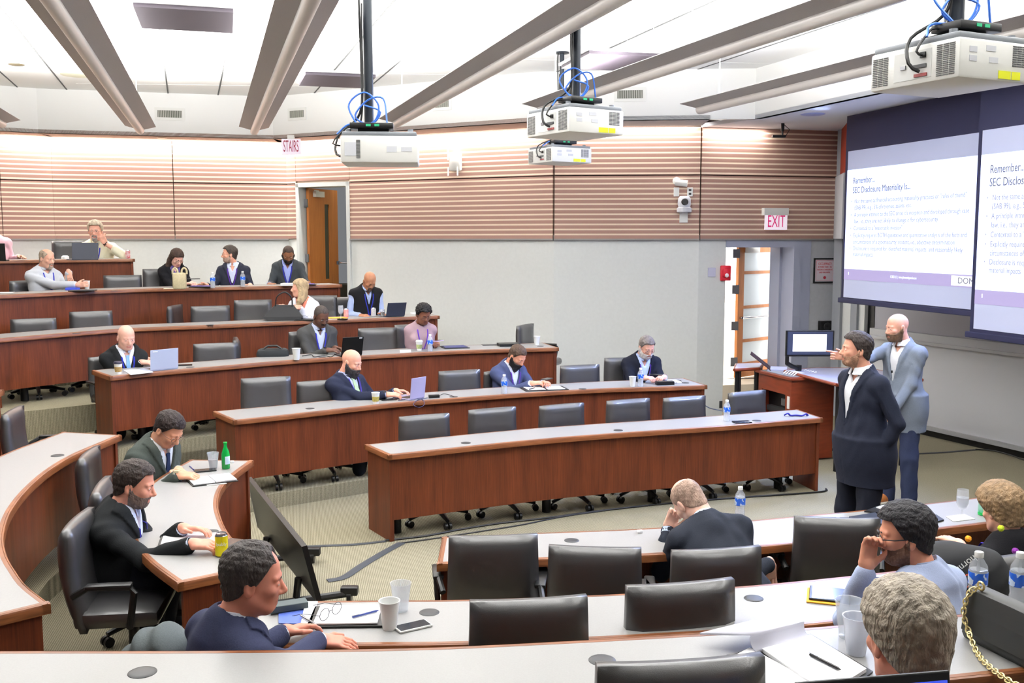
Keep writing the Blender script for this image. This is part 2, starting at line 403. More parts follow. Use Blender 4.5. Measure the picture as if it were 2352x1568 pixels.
DZ0,DZ1=1.12,3.36
wall_names=['wall_back_left','wall_left','wall_left','wall_back','wall_back','wall_side','wall_side']
for i in(0,1,2): wallseg('wall_left',WP[i],WP[i+1],0,ZB0+.05)
wallseg('wall_left',WP[3],dA,0,DZ1); wallseg('wall_back',dB,WP[4],0,ZB0+.05); wallseg('wall_back',dA,dB,0,DZ0)
wallseg('wall_back',WP[4],WP[5],0,ZB0+.05)
# right part with the exit: doorway recess between px 1674 and 1835
sd=(WP[6]-WP[5]).normalized(); sn=Vector((-sd.y,sd.x,0))
eA=WP[5]+sd*.40; eB=WP[5]+sd*1.50
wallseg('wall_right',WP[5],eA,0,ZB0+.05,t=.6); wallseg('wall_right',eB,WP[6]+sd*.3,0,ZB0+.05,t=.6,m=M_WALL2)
EZ0,EZ1=.46,2.40
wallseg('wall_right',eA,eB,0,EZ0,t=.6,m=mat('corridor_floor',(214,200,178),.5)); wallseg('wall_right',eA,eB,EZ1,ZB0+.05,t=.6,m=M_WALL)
# grooved band, in panels with dark joints
def band(a,b,splits,zlo=ZB0,zhi=ZB1):
    L=(b-a).length; d=(b-a).normalized(); cuts=[0]+splits+[1]
    for i in range(len(cuts)-1):
        p=a+d*(L*cuts[i]+.006); q=a+d*(L*cuts[i+1]-.006)
        for (u,v) in((zlo,3.352),(3.366,zhi)):
            if v<=u: continue
            wallseg('wall_panel',p,q,u,v,t=.03,m=M_BAND,shift=-.035)
    wallseg('wall_back',a,b,zlo,zhi+.1,t=.2,m=mat('joint_dark',(70,55,48),.8))
band(WP[0],WP[1],[.5]); band(WP[1],WP[2],[]); band(WP[2],WP[3],[.5])
band(WP[3],dA,[]); band(dB,WP[4],[]) ; band(WP[4],WP[5],[]); band(WP[5],WP[6],[])
p,q=dA,dB; wallseg('wall_panel',p,q,3.40,ZB1,t=.03,m=M_BAND,shift=-.035); wallseg('wall_back',p,q,3.36,ZB1+.1,t=.2,m=M_BAND)
# small sill trim under the band
for i in(0,1,2,4,5):
    wallseg('trim_1',WP[i],WP[i+1],ZB0-.022,ZB0,t=.05,m=mat('sill_grey',(120,118,118),.6),shift=-.045)
wallseg('trim_1',dB,WP[4],ZB0-.022,ZB0,t=.05,m=MATS['sill_grey'],shift=-.045)
wallseg('baseboard_right',WP[4],eA,.14,.24,t=.015,m=M_DARK,shift=-.012)
# soffit with cove slot and bulkhead
sof=[Vector(p) for p in((-12.9,9.6,0),(-7.28,14.05,0),(-6.75,14.42,0),(-3.60,15.25,0),(.28,13.02,0),(2.50,12.78,0),(3.06,12.76,0))]
for i in range(6):
    mb=MB(); a,b=sof[i],sof[i+1]; c,d=WP[i+1],WP[i]
    n1=(b-a).normalized(); nn=Vector((-n1.y,n1.x,0)); 
    c2_,d2_=(c-nn*.20,d-nn*.20) if i<5 else (c,d)
    mb.prism([(a.x,a.y),(b.x,b.y),(c2_.x,c2_.y),(d2_.x,d2_.y)],4.0,4.05); i<5 and tag(mb.build('ceiling_soffit',M_TAUPE if i<4 else M_WALL2),kind='structure')
    mb=MB(); mb.prism([(a.x,a.y),(b.x,b.y),((b+nn*.08).x,(b+nn*.08).y),((a+nn*.08).x,(a+nn*.08).y)],4.0,ZCEIL); tag(mb.build('wall_bulkhead',M_CEIL),kind='structure')
    a9,b9=a+nn*.085,b+nn*.085; mb=MB(); mb.prism([(a9.x,a9.y),(b9.x,b9.y),(c.x+nn.x*.3,c.y+nn.y*.3),(d.x+nn.x*.3,d.y+nn.y*.3)],4.30,4.34); tag(mb.build('ceiling_cove',M_WALL),kind='structure')
# bulkhead over the stage, running towards the camera on the right
fd=Vector((.311,-.950,0)).normalized(); fn=Vector((.95,.311,0))
s0=Vector((3.06,12.76,0)); s1=s0+fd*9.5
w0=WP[6]+Vector((.3,.1,0)); w1=w0+fd*11
mb=MB(); mb.prism([(s0.x,s0.y),(s1.x,s1.y),(w1.x+.6,w1.y),(w0.x+.6,w0.y+.3),(WP[5].x,WP[5].y)],4.0,4.05); tag(mb.build('ceiling_soffit',mat('soffit_white',(214,218,228),.8)),kind='structure')
mb=MB(); mb.prism([(s0.x,s0.y),(s1.x,s1.y),(s1.x+.08,s1.y),(s0.x+.08,s0.y)],4.0,ZCEIL); tag(mb.build('wall_bulkhead',M_CEIL),kind='structure')
# ceiling
mb=MB(); mb.box((-1,8,ZCEIL+.03),(26,27,.06)); tag(mb.build('ceiling',M_CEIL),kind='structure')
bd=Vector((-.308,.951,0)); bn=Vector((.951,.308,0))
def u_of(px,py,z): p=at(px,py,z); return p.dot(bn)
M_SEAM=mat('seam_grey',(96,98,98),.8)
cs=0
for (px,py) in((20,182),(80,115),(376,140),(515,150),(640,60),(815,106),(985,85),(1440,92),(1720,60),(1900,60)):
    p=at(px,py,ZCEIL); a=p-bd*9; b=p+bd*(1.0 if False else 20); 
    mb=MB()
    # clip far end at the bulkhead line
    far=p
    for k in range(400):
        far=far+bd*.05
        if any(((far-sof[i]).dot(Vector((-(sof[i+1]-sof[i]).y,(sof[i+1]-sof[i]).x,0)).normalized())>0 and 0<=(far-sof[i]).dot((sof[i+1]-sof[i]).normalized())<=(sof[i+1]-sof[i]).length) for i in range(6)): break
    mid=(a+far)/2; L=(far-a).length; ang=math.atan2(bd.y,bd.x)
    mb.box((mid.x,mid.y,ZCEIL-.003),(L,.018,.006),rotz(ang)); tag(mb.build('trim_2',M_SEAM),kind='structure')
for k in range(11):
    y=4+k*1.15; c=Vector((-1.0,y,0))+bn*0; mb=MB(); mb.box((c.x,c.y,ZCEIL-.0015),(13-(k>6)*(k-6)*1.0,.006,.003),rotz(math.atan2(bn.y,bn.x)*.25)); tag(mb.build('trim_3',mat('faint_seam',(222,223,222),.9)),kind='structure')
# ---------------------------------------------------------------- front wall with whiteboards
fw0=Vector((5.13,12.87,0)); fdir=Vector((.390,-.921,0)); fnrm=Vector((-.921,-.390,0)) # into room
def FW(s,d=0,z=0): p=fw0+fdir*s+fnrm*d; return Vector((p.x,p.y,z))
mb=MB(); q=[FW(-2.2,-.06),FW(8,-.06),FW(8,-.26),FW(-2.2,-.26)]; mb.prism([(p.x,p.y) for p in q],0,4.1); tag(mb.build('wall_front',mat('front_wall_grey',(150,152,160),.7)),kind='structure')
def fbox(mb,s0,s1,z0,z1,d0,d1,mi=0):
    q=[FW(s0,d0),FW(s1,d0),FW(s1,d1),FW(s0,d1)]; return mb.prism([(p.x,p.y) for p in q],z0,z1,mi)
wb=empty('whiteboard',FW(2,0,.1),0,'long pale sliding whiteboard on the front wall behind the two presenters','whiteboard')
mb=MB(); fbox(mb,-.62,6.5,.14,1.20,-.05,.0); mb.build('lower_board',mat('whiteboard_surface',(196,198,204),.35,coat=.3),wb,world=True)
mb=MB(); fbox(mb,-.62,6.5,1.30,3.3,-.05,-.03); mb.build('upper_board',mat('whiteboard_upper',(160,160,168),.4),wb,world=True)
mb=MB(); fbox(mb,-.62,6.5,1.20,1.30,-.05,.05); fbox(mb,-.62,6.5,1.17,1.205,-.05,.085); mb.build('chalk_rail',mat('rail_grey',(170,172,176),.4,metal=.3),wb,smooth=False,world=True)
mb=MB(); fbox(mb,-.62,6.5,.085,.14,-.05,.035); mb.build('bottom_rail',MATS['rail_grey'],wb,world=True)
mb=MB(); fbox(mb,-.95,8,0,.085,-.06,-.02); tag(mb.build('baseboard_front',M_BLACK),kind='structure')
for (a,b,m,d) in((-1.32,-1.16,M_METAL,.10),(-1.16,-.97,M_WALL,.05),(-.97,-.85,M_METAL,.08),(-.85,-.74,M_WALL,.04),(-.74,-.62,M_BLACK,-.02)):
    mb=MB(); fbox(mb,a,b,0,4.0,-.06,d); tag(mb.build('trim_4',m if m is not M_METAL else mat('column_grey',(140,143,150),.5)),kind='structure')
# red return and pale panel beside the screens
pr=Vector((4.06,12.42,0))
mb=MB(); a=atY(1920,300,13.6); 
def strip(name,p0,p1,m,z0,z1):
    mb=MB(); d=(p1-p0).normalized(); n=Vector((-d.y,d.x,0))*.03
    mb.prism([(p0.x,p0.y),(p1.x,p1.y),((p1+n).x,(p1+n).y),((p0+n).x,(p0+n).y)],z0,z1); return tag(mb.build(name,m),kind='structure')
ra=atY(1927,405,14.15); rb=atY(1941,405,13.2)
strip('trim_5',Vector((ra.x,ra.y,0)),Vector((rb.x,rb.y,0)),mat('red_brown_return',(150,52,30),.6),3.36,4.0)
strip('trim_5',Vector((ra.x-.05,ra.y,0)),Vector((rb.x-.02,rb.y,0)),M_WALL2,2.5,3.36)
# ---------------------------------------------------------------- doorway 1 (upper left)
def frame_box(mb,a,b,d,n,z0,z1,th,proud=.03,depth=.25):
    return
dn=Vector((-wd.y,wd.x,0)) # outwards
fm=mat('door_frame_grey',(188,192,192),.5)
def wbox(mb,base,d,n,s0,s1,z0,z1,d0,d1,mi=0):
    q=[base+d*s0+n*d0,base+d*s1+n*d0,base+d*s1+n*d1,base+d*s0+n*d1]; return mb.prism([(p.x,p.y) for p in q],z0,z1,mi)
mb=MB(); Lw=(dB-dA).length
wbox(mb,dA,wd,dn,0,.055,DZ0,DZ1+.0,-.05,.26); wbox(mb,dA,wd,dn,Lw-.055,Lw,DZ0,DZ1,-.05,.26); wbox(mb,dA,wd,dn,0,Lw,DZ1-.055,DZ1+.01,-.05,.26)
tag(mb.build('door_1',fm),kind='structure'); dr=bpy.data.objects['door_1']
hp=dA+wd*.075+dn*.12; ld=Vector((.342,.94,0)).normalized(); ln=Vector((ld.y,-ld.x,0))
mb=MB(); 
for (s0,s1,z0,z1) in((0,.48,DZ0+.01,DZ1-.06),(.62,.90,DZ0+.01,DZ1-.06),(.48,.62,DZ0+.01,DZ0+.72),(.48,.62,DZ1-.3,DZ1-.06)):
    wbox(mb,hp,ld,ln,s0,s1,z0,z1,0,.045)
lf=mb.build('door_leaf',M_OAK,dr)
mb=MB(); wbox(mb,hp,ld,ln,.48,.62,DZ0+.72,DZ1-.3,.015,.03); mb.build('vision_panel',mat('vision_glass',(60,64,58),.1),dr)
mb=MB(); p=hp+ld*.84+ln*.075; mb.box((p.x,p.y,DZ0+.98),(.05,.03,.06)); mb.tube([(p.x,p.y,DZ0+.98),(p.x+.08,p.y-.02,DZ0+.98),(p.x+.16,p.y-.01,DZ0+.975)],.012,8); mb.build('door_handle',M_CHROME,dr,smooth=True)
mb=MB()
for z in(DZ1-.30,DZ0+.95+.12): 
    p=hp-wd*.02; mb.box((p.x,p.y-.03,z),(.10,.02,.13),rotz(math.atan2(wd.y,wd.x)))
mb.build('hinge',M_METAL,dr)
mb=MB(); p=hp+ld*.25+ln*.08; mb.box((p.x,p.y,DZ1-.15),(.26,.06,.09),rotz(math.atan2(ld.y,ld.x))); mb.tube([(p.x,p.y,DZ1-.10),(p.x-.22,p.y-.2,DZ1-.08)],.012,6); mb.build('door_closer',M_WHITE,dr)
# corridor behind doorway 1
mb=MB(); a=dA-wd*.6+dn*.26; b=dB+wd*1.2+dn*.26
cm=mat('corridor_wall',(196,192,160),.8)
for (p,q,) in(((a+dn*1.9),(b+dn*1.9)),):
    d=(q-p).normalized(); mb.prism([(p.x,p.y),(q.x,q.y),(q.x+dn.x*.1,q.y+dn.y*.1),(p.x+dn.x*.1,p.y+dn.y*.1)],DZ0,3.9)
q=dB+wd*.02+dn*.26; r=q+dn*1.7-wd*.25; mb.prism([(q.x,q.y),(r.x,r.y),(r.x+.1,r.y),(q.x+.1,q.y)],DZ0,3.9)
tag(mb.build('wall_corridor',cm),kind='structure')
# ---------------------------------------------------------------- doorway 2 (exit)
cb=mat('exit_casing',(148,152,172),.5)
Le=(eB-eA).length
mb=MB(); wbox(mb,eA,sd,sn,Le-.07,Le+.04,EZ0-.4,EZ1,-.03,.30); wbox(mb,eA,sd,sn,Le-.11,Le,EZ0-.4,EZ1,.30,.58); wbox(mb,eA,sd,sn,Le+.04,Le+.2,EZ0-.4,EZ1+.1,-.015,.03); wbox(mb,eA,sd,sn,0,Le+.2,EZ1-.02,EZ1+.1,-.02,.58)
tag(mb.build('door_2',cb),kind='structure'); d2=bpy.data.objects['door_2']
mb=MB(); wbox(mb,eA,sd,sn,-.02,.03,EZ0,EZ1,.05,.62); mb.build('door_jamb',M_WHITE,d2)
h2=Vector((3.245,14.45,0)); l2=Vector((.747,.665,0)).normalized(); l2n=Vector((l2.y,-l2.x,0)); Wd=.96; zb,zt2=EZ0+.015,EZ1-.015
mb=MB(); st=.14
wbox(mb,h2,l2,l2n,0,st,zb,zt2,0,.045); wbox(mb,h2,l2,l2n,Wd-st,Wd,zb,zt2,0,.045)
rails=[(zt2-.085,zt2)]
def zpx(y): return at(1730,y,0)
def zat(y,Y): return atY(1730,y,Y).z
Ym=14.75
for yy in(625,703,779): z=zat(yy,Ym); rails.append((z-.022,z+.022))
z=zat(828,Ym); rails.append((zb,z))
for a,b in rails: wbox(mb,h2,l2,l2n,st,Wd-st,a,b,0,.045)
mb.build('door_leaf',M_OAK,d2)
mb=MB(); wbox(mb,h2,l2,l2n,st,Wd-st,zb,zt2,.018,.026); mb.build('frosted_glass',mat('frosted_glass',(205,214,218),.6,emit=(200,210,212),es=.25),d2)
zz=zat(726,Ym); a=h2+l2*.06+l2n*.09; b=h2+l2*(Wd-.06)+l2n*.09
mb=MB(); mb.tube([(a.x,a.y,zz),(b.x,b.y,zz)],.018,10)
for p in(a,b): mb.tube([(p.x,p.y,zz),(p.x-l2n.x*.06,p.y-l2n.y*.06,zz)],.02,8)
mb.build('push_bar',M_CHROME,d2,smooth=True)
mb=MB()
for y in(582,664,747,829):
    z=zat(y,14.5); p=h2-l2*.015; mb.box((p.x,p.y-.03,z),(.11,.02,.13),rotz(math.atan2(sd.y,sd.x)))
mb.build('hinge',M_METAL,d2)
mb=MB(); p=h2+l2*.3+l2n*.07; mb.box((p.x,p.y,zt2-.05),(.3,.05,.08),rotz(math.atan2(l2.y,l2.x))); mb.build('door_closer',M_WHITE,d2)
mb=MB(); mb.prism([(2.4,14.3),(5.4,14.75),(6.2,19),(1.6,19)],EZ0-.1,EZ0); tag(mb.build('floor_corridor',mat('corridor_floor',(214,200,178),.5)),kind='structure')
mb=MB(); mb.prism([(2.0,18.4),(7.5,18.4),(7.5,18.5),(2.0,18.5)],EZ0,4); mb.prism([(2.2,14.6),(2.3,14.6),(2.3,18.4),(2.2,18.4)],EZ0,4); mb.prism([(5.4,14.9),(5.5,14.9),(7.0,18.4),(6.9,18.4)],EZ0,4); tag(mb.build('wall_corridor',mat('corridor_white',(236,236,236),.8)),kind='structure')
# ---------------------------------------------------------------- suspended light beams
UP_E=38; COVE_E=36; FILL_E=42; WORLD_E=.2; BOUNCE_E=850; EXPO=0.0
ZBM=3.88
BEAMS=[]
def beam(pend,pnear,label):
    b=at(*pend,ZBM); a=at(*pnear,ZBM); d=(b-a).normalized()
    a=b-d*10.5; BEAMS.append((a,b)); n=Vector((d.y,-d.x,0))
    r=empty('light_beam',(b.x,b.y,ZBM),0,label,'light fixture','suspended indirect light beams')
    for s in(-1,1):
        mb=MB(); i0,i1=.02,.19
        P=lambda p,u,z:p+n*(s*u)+Vector((0,0,z))
        e=b-d*.0
        mb.slab(P(a,i0,.03),P(a,i1,.085),P(b-d*.12*0+d*.10,i1,.085),P(b,i0,.03),.006)
        mb.build('reflector_wing',M_BEAM,r,world=True)
    mb=MB(); mb.tube([a+Vector((0,0,.02)),b+Vector((0,0,.02))],.052,16); mb.build('tube_housing',M_TUBE,r,smooth=True,world=True)
    for k in(.4,3.2,6.0): mb=MB(); p=b-d*k; mb.tube([(p.x,p.y,ZBM+.05),(p.x,p.y,ZCEIL)],.006,6); mb.lathe([(0,-.02),(.06,-.018),(.06,0)],12,(p.x,p.y,ZCEIL)); mb.build('hanger_rod',M_WHITE,r,smooth=True,world=True)
beam((322,303),(110,0),'second suspended metal light beam from the left, ending above the left wall vent')
beam((584,305),(719,0),'suspended light beam rising from the wall between the two left vents')
beam((909,288),(1425,0),'suspended light beam crossing the middle of the ceiling above the router')
beam((1243,256),(2040,0),'suspended light beam passing behind the pair of stacked projectors')
beam((1607,256),(2330,85),'rightmost suspended light beam, reaching behind the large right projector')
beam((5,288),(-420,60),'suspended light beam whose tip just enters at the left edge')
# ---------------------------------------------------------------- hanging square panels
def panel(nl,nr,flx,label):
    z=4.2; A=at(*nl,z); B=at(*nr,z); Cc=at(*flx,z); Dd=Cc+(B-A)
    r=empty('hanging_panel',(A.x,A.y,z),0,label,'ceiling panel','suspended square panels')
    mb=MB(); mb.prism([(p.x,p.y) for p in(A,B,Dd,Cc)],z,z+.03); mb.build('perforated_face',mat('panel_dark',(60,53,62),.6,noise=.15,nscale=300),r,world=True)
    c=(A+Dd)/2; mb=MB(); q=[c+(p-c)*1.06 for p in(A,B,Dd,Cc)]; mb.prism([(p.x,p.y) for p in q],z+.03,z+.05); mb.build('panel_frame',M_WHITE,r,world=True)
    for p in(A,B,Dd,Cc): mb=MB(); q=c+(p-c)*.8; mb.tube([(q.x,q.y,z+.05),(q.x,q.y,ZCEIL)],.003,5); mb.build('hanging_wire',M_METAL,r,world=True)
panel((306,15),(536,29),(326,65),'dark square hanging panel at the top left, above the round ceiling speaker')
panel((702,171),(863,178),(687,197),'dark square hanging panel partly hidden by the left projector pole')
panel((1353.6,123),(1525.5,131),(1289,157),'dark bluish square hanging panel behind the middle projector pole')
# round ceiling speakers, downlights, vents
def disc(name,px,py,z,r,m,label,cat,ring=None,group=None):
    p=at(px,py,z); mb=MB(); mb.lathe([(0,-.012),(r*.8,-.012),(r,-.006),(r*1.05,0)],28,(p.x,p.y,z)); o=mb.build(name,m,None,smooth=True)
    return tag(o,label,cat,group)
sg=mat('speaker_cream',(214,212,190),.7,noise=.1,nscale=300)
disc('ceiling_speaker',442,97,ZCEIL,.20,sg,'round cream ceiling speaker below the top left hanging panel','speaker')
disc('ceiling_speaker',178,172,ZCEIL,.20,sg,'round cream ceiling speaker beside the left light beam','speaker')
disc('ceiling_downlight',38,148,ZCEIL,.09,mat('downlight_dark',(92,84,66),.5),'small dark round downlight at the far left of the ceiling','downlight')
disc('ceiling_sensor',925,67,ZCEIL,.10,mat('sensor_grey',(205,205,205),.5),'small pale grey disc on the ceiling right of the left projector pole','sensor')
disc('soffit_downlight',1867,262,4.0,.14,mat('downlight_lens',(150,165,215),.3),'round recessed downlight in the soffit above the red strip','downlight')
disc('soffit_downlight',372,316,4.0,.07,mat('downlight_lens2',(190,170,150),.3),'small round downlight in the taupe soffit below the left wall vent','downlight')
def on_line(px,py,A,B):
    d=ray(px,py); dx,dy=d.x,d.y; e=(B-A); # A+e*s = t*(dx,dy)
    det=dx*(-e.y)+e.x*dy; t=(A.x*(-e.y)+e.x*A.y)/det
    return Vector((dx*t,dy*t,HC+d.z*t))
def plate(px,py,A,B,w,h,th,proud=0):
    p=on_line(px,py,A,B); d=(B-A).normalized(); n=Vector((d.y,-d.x,0)) # into room
    if n.y>0: n=-n
    return p+n*proud, d, n
def vent(px,py,i,w,h,label):
    p,d,n=plate(px,py,sof[i],sof[i+1],w,h,.02)
    r=empty('air_vent',p,0,label,'vent','wall air vents')
    R=frame(d,-n,Vector((0,0,1)))
    mb=MB(); mb.X=Matrix.Translation(p)@R; mb.box((0,-.008,0),(w+.08,.016,h+.08)); mb.build('vent_frame',M_WHITE,r,world=True)
    mb=MB(); mb.X=Matrix.Translation(p)@R; mb.box((0,-.018,0),(w,.004,h)); mb.build('vent_back',mat('vent_dark',(104,106,98),.8),r,world=True)
    mb=MB(); mb.X=Matrix.Translation(p)@R
    for k in range(14): mb.box((-w/2+w*(k+.5)/14,-.022,0),(w/40,.006,h))
    mb.build('louvre',mat('vent_slat',(186,188,180),.5),r,world=True)
vent(390,262,2,.34,.10,'air vent on the bulkhead between the two left light beams')
vent(683,262,3,.27,.10,'air vent on the bulkhead above the exit stairs sign')
vent(1016,238,3,.22,.10,'air vent half hidden behind the middle light beam')
vent(1447,217,4,.32,.10,'air vent on the bulkhead right of the stacked projectors')
# ---------------------------------------------------------------- signs, cameras, small wall devices
RED=mat('sign_red',(130,10,40),.4,emit=(200,20,50),es=.12)
p=at(669,337,0); p=atY(669,337,15.0)
r=empty('stairs_sign',p,0,'lit sign reading STAIRS hanging under the soffit over the left doorway','sign')
mb=MB(); mb.box((0,0,0),(.28,.03,.23)); mb.build('sign_face',mat('sign_lit',(235,225,240),.4,emit=(235,225,245),es=.3),r)
text_obj('lettering','STAIRS',.21,Matrix.Translation(p+Vector((0,-.02,0)))@Matrix.Rotation(math.pi/2,4,'X')@Matrix.Diagonal((.36,1.15,1,1)),RED,r,align='CENTER')
mb=MB(); mb.box((0,0,.14),(.1,.05,.06)); mb.build('sign_mount',M_WHITE,r)
p,d,n=plate(1774,508,WP[5],WP[6],.3,.2,.03,.10)
R=frame(d,-n,Vector((0,0,1)))
r=empty('exit_sign',p,0,'lit EXIT sign on the grooved wall above the open exit door','sign')
mb=MB(); mb.X=Matrix.Translation(p)@R; mb.box((0,0,0),(.335,.02,.24)); mb.build('sign_face',mat('exit_lit',(245,235,245),.4,emit=(250,235,250),es=.5),r,world=True)
mb=MB(); mb.X=Matrix.Translation(p)@R; mb.box((0,.03,.13),(.37,.09,.10)); mb.build('sign_mount',M_WHITE,r,world=True)
text_obj('lettering','EXIT',.235,Matrix.Translation(p)@R@Matrix.Translation((0,-.012,-.01))@Matrix.Rotation(math.pi/2,4,'X')@Matrix.Diagonal((.56,1,1,1)),mat('exit_red',(170,30,90),.4,emit=(225,50,120),es=.4),r,align='CENTER')
# wireless access point
p,d,n=plate(1050,372,WP[3],WP[4],.2,.2,.04,.06); R=frame(d,-n,Vector((0,0,1))); X=Matrix.Translation(p)@R
r=empty('wireless_router',p,0,'white wireless access point with four rod antennas on the grooved wall','router')
mb=MB(); mb.X=X; mb.box((.02,-.02,0),(.20,.07,.27),bev=.03); mb.build('housing',M_WHITE,r,smooth=True,world=True)
for (x,z0,z1) in((-.085,.02,.20),(.085,.08,.21),(-.085,-.20,-.08),(.07,-.20,-.08)):
    mb=MB(); mb.X=X; mb.tube([(x,-.05,z0),(x,-.05,z1)],.012,8); mb.build('antenna',M_WHITE,r,smooth=True,world=True)
# ptz camera
p,d,n=plate(1570,468,WP[4],WP[5],.2,.2,.04,.10); R=frame(d,-n,Vector((0,0,1))); X=Matrix.Translation(p)@R
r=empty('wall_camera',p,0,'grey dome-shaped video camera with dark lens on the grooved wall','camera')
mb=MB(); mb.X=X; mb.lathe([(0,.10),(.06,.10),(.085,.07),(.09,0),(.08,-.05),(.10,-.06),(.10,-.11),(.09,-.12),(0,-.12)],20); mb.build('camera_body',mat('camera_grey',(200,202,210),.4),r,smooth=True,world=True)
mb=MB(); mb.X=X@Matrix.Translation((0,-.06,.02)); mb.lathe([(0,.055),(.035,.055),(.045,.04),(.05,0)],18,axis=Matrix.Rotation(math.pi/2,3,'X')); mb.build('lens',M_BLACK,r,smooth=True,world=True)
mb=MB(); mb.X=X; mb.box((0,.06,-.17),(.11,.03,.17)); mb.box((0,.03,-.125),(.08,.10,.02)); mb.build('bracket',M_WHITE,r,world=True)
p,d,n=plate(1560,421,WP[4],WP[5],.2,.2,.04,.08); X=Matrix.Translation(p)@frame(d,-n,Vector((0,0,1)))
r=empty('sensor_head',p,0,'small white cylindrical sensor above the wall camera','sensor')
mb=MB(); mb.X=X; mb.tube([(-.06,0,.01),(.10,-.03,-.01)],.045,14); mb.build('barrel',M_WHITE,r,smooth=True,world=True)
mb=MB(); mb.X=X; mb.lathe([(0,.0),(.05,.01),(.065,.03),(.065,.05)],16,c=(-.04,.03,.03),axis=Matrix.Rotation(-math.pi/2,3,'X')); mb.build('mount',M_WHITE,r,smooth=True,world=True)
for (px,py,lab) in((1553,441,'white blank wall plate left above the wall camera'),(1584,441,'white socket plate right above the wall camera')):
    p,d,n=plate(px,py,WP[4],WP[5],.1,.1,.04,.045); X=Matrix.Translation(p)@frame(d,-n,Vector((0,0,1)))
    mb=MB(); mb.X=X; mb.box((0,0,0),(.075,.01,.12),bev=.004)
    if px>1570:
        for z in(.025,-.025): mb.box((0,-.006,z),(.035,.003,.028),mi=1)
    tag(mb.build('wall_plate',[M_WHITE,M_DARK]),lab,'wall plate')
p,d,n=plate(1634,625,WP[5],WP[6],.1,.1,.04,.01); X=Matrix.Translation(p)@frame(d,-n,Vector((0,0,1)))
mb=MB(); mb.X=X; mb.box((0,0,0),(.115,.012,.125),bev=.004); tag(mb.build('switch_plate',mat('plate_lavender',(196,198,222),.5)),'square blank switch plate left of the red fire alarm','wall plate')
p,d,n=plate(1665,627,WP[5],WP[6],.1,.1,.04,.03); X=Matrix.Translation(p)@frame(d,-n,Vector((0,0,1)))
r=empty('fire_alarm',p,0,'red fire alarm strobe on the wall beside the exit door','fire alarm')
mb=MB(); mb.X=X; mb.box((0,.01,0),(.15,.05,.21),bev=.012); mb.box((0,-.02,.01),(.11,.03,.12),bev=.012); mb.build('housing',mat('alarm_red',(196,32,48),.35),r,smooth=True,world=True)
mb=MB(); mb.X=X; mb.lathe([(0,.02),(.02,.016),(.03,0)],14,c=(0,-.035,-.03),axis=Matrix.Rotation(math.pi/2,3,'X')); mb.build('strobe_lens',mat('strobe',(235,225,235),.15),r,smooth=True,world=True)
# occupancy notice
p,d,n=plate(1893,621,WP[5],WP[6],.1,.1,.04,.015); R=frame(d,-n,Vector((0,0,1))); X=Matrix.Translation(p)@R
r=empty('framed_notice',p,0,'black framed occupancy notice with red lettering right of the exit door','framed notice')
mb=MB(); mb.X=X; w,h=.33,.33
for (x,z,a,b) in((0,h/2,w,.02),(0,-h/2,w,.02),(-w/2,0,.02,h+.02),(w/2,0,.02,h+.02)): mb.box((x,0,z),(a,.02,b))
mb.build('frame',M_BLACK,r,world=True)
mb=MB(); mb.X=X; mb.box((0,.003,0),(w,.008,h)); mb.build('notice_sheet',mat('notice_paper',(222,214,222),.6),r,world=True)
rm=mat('notice_red',(200,50,70),.6)
mb=MB(); mb.X=X
for (x,z,a,b) in((0,.14,.27,.003),(0,-.14,.27,.003),(-.135,0,.003,.28),(.135,0,.003,.28)): mb.box((x,-.002,z),(a,.002,b))
mb.lathe([(0,.002),(.022,.002),(.022,0)],14,c=(0,-.002,-.10),axis=Matrix.Rotation(math.pi/2,3,'X')); mb.build('red_border',rm,r,world=True)
for k,(t,s,z) in enumerate((('OCCUPANCY',.045,.095),('BY MORE THAN   156',.030,.05),('PERSONS IS DANGEROUS',.028,.012),('AND UNLAWFUL',.030,-.028))):
    text_obj('lettering',t,s,X@Matrix.Translation((0,-.002,z))@Matrix.Rotation(math.pi/2,4,'X')@Matrix.Diagonal((.75,1.1,1,1)),rm,r,align='CENTER')
# small black wall loudspeaker
p,d,n=plate(1893,748,WP[5],WP[6],.1,.1,.04,.04); X=Matrix.Translation(p)@frame(d,-n,Vector((0,0,1)))
r=empty('wall_loudspeaker',p,0,'small black square loudspeaker on the wall behind the lectern monitor','speaker')
mb=MB(); mb.X=X; mb.box((0,0,0),(.20,.08,.15),bev=.006); mb.build('cabinet',M_BLACK,r,world=True)
mb=MB(); mb.X=X; mb.lathe([(.015,.0),(.05,.008),(.055,0)],16,c=(0,-.042,0),axis=Matrix.Rotation(math.pi/2,3,'X')); mb.build('cone',M_DARK,r,smooth=True,world=True)
# small black camera hanging from soffit
p=at(1798,283,4.0)
r=empty('soffit_camera',p,0,'tiny black camera hanging from the soffit above the exit sign','camera')
mb=MB(); mb.tube([p,p+Vector((0,0,-.10))],.022,10); mb.build('stem',M_BLACK,r,smooth=True,world=True)
mb=MB(); mb.box(p+Vector((-.05,0,-.17)),(.17,.07,.03)); mb.tube([p+Vector((0,0,-.1)),p+Vector((0,0,-.17))],.012,8); mb.tube([p+Vector((.02,0,-.02)),p+Vector((.09,0,-.08)),p+Vector((.04,0,-.17))],.005,6); mb.build('camera_head',M_BLACK,r,world=True)
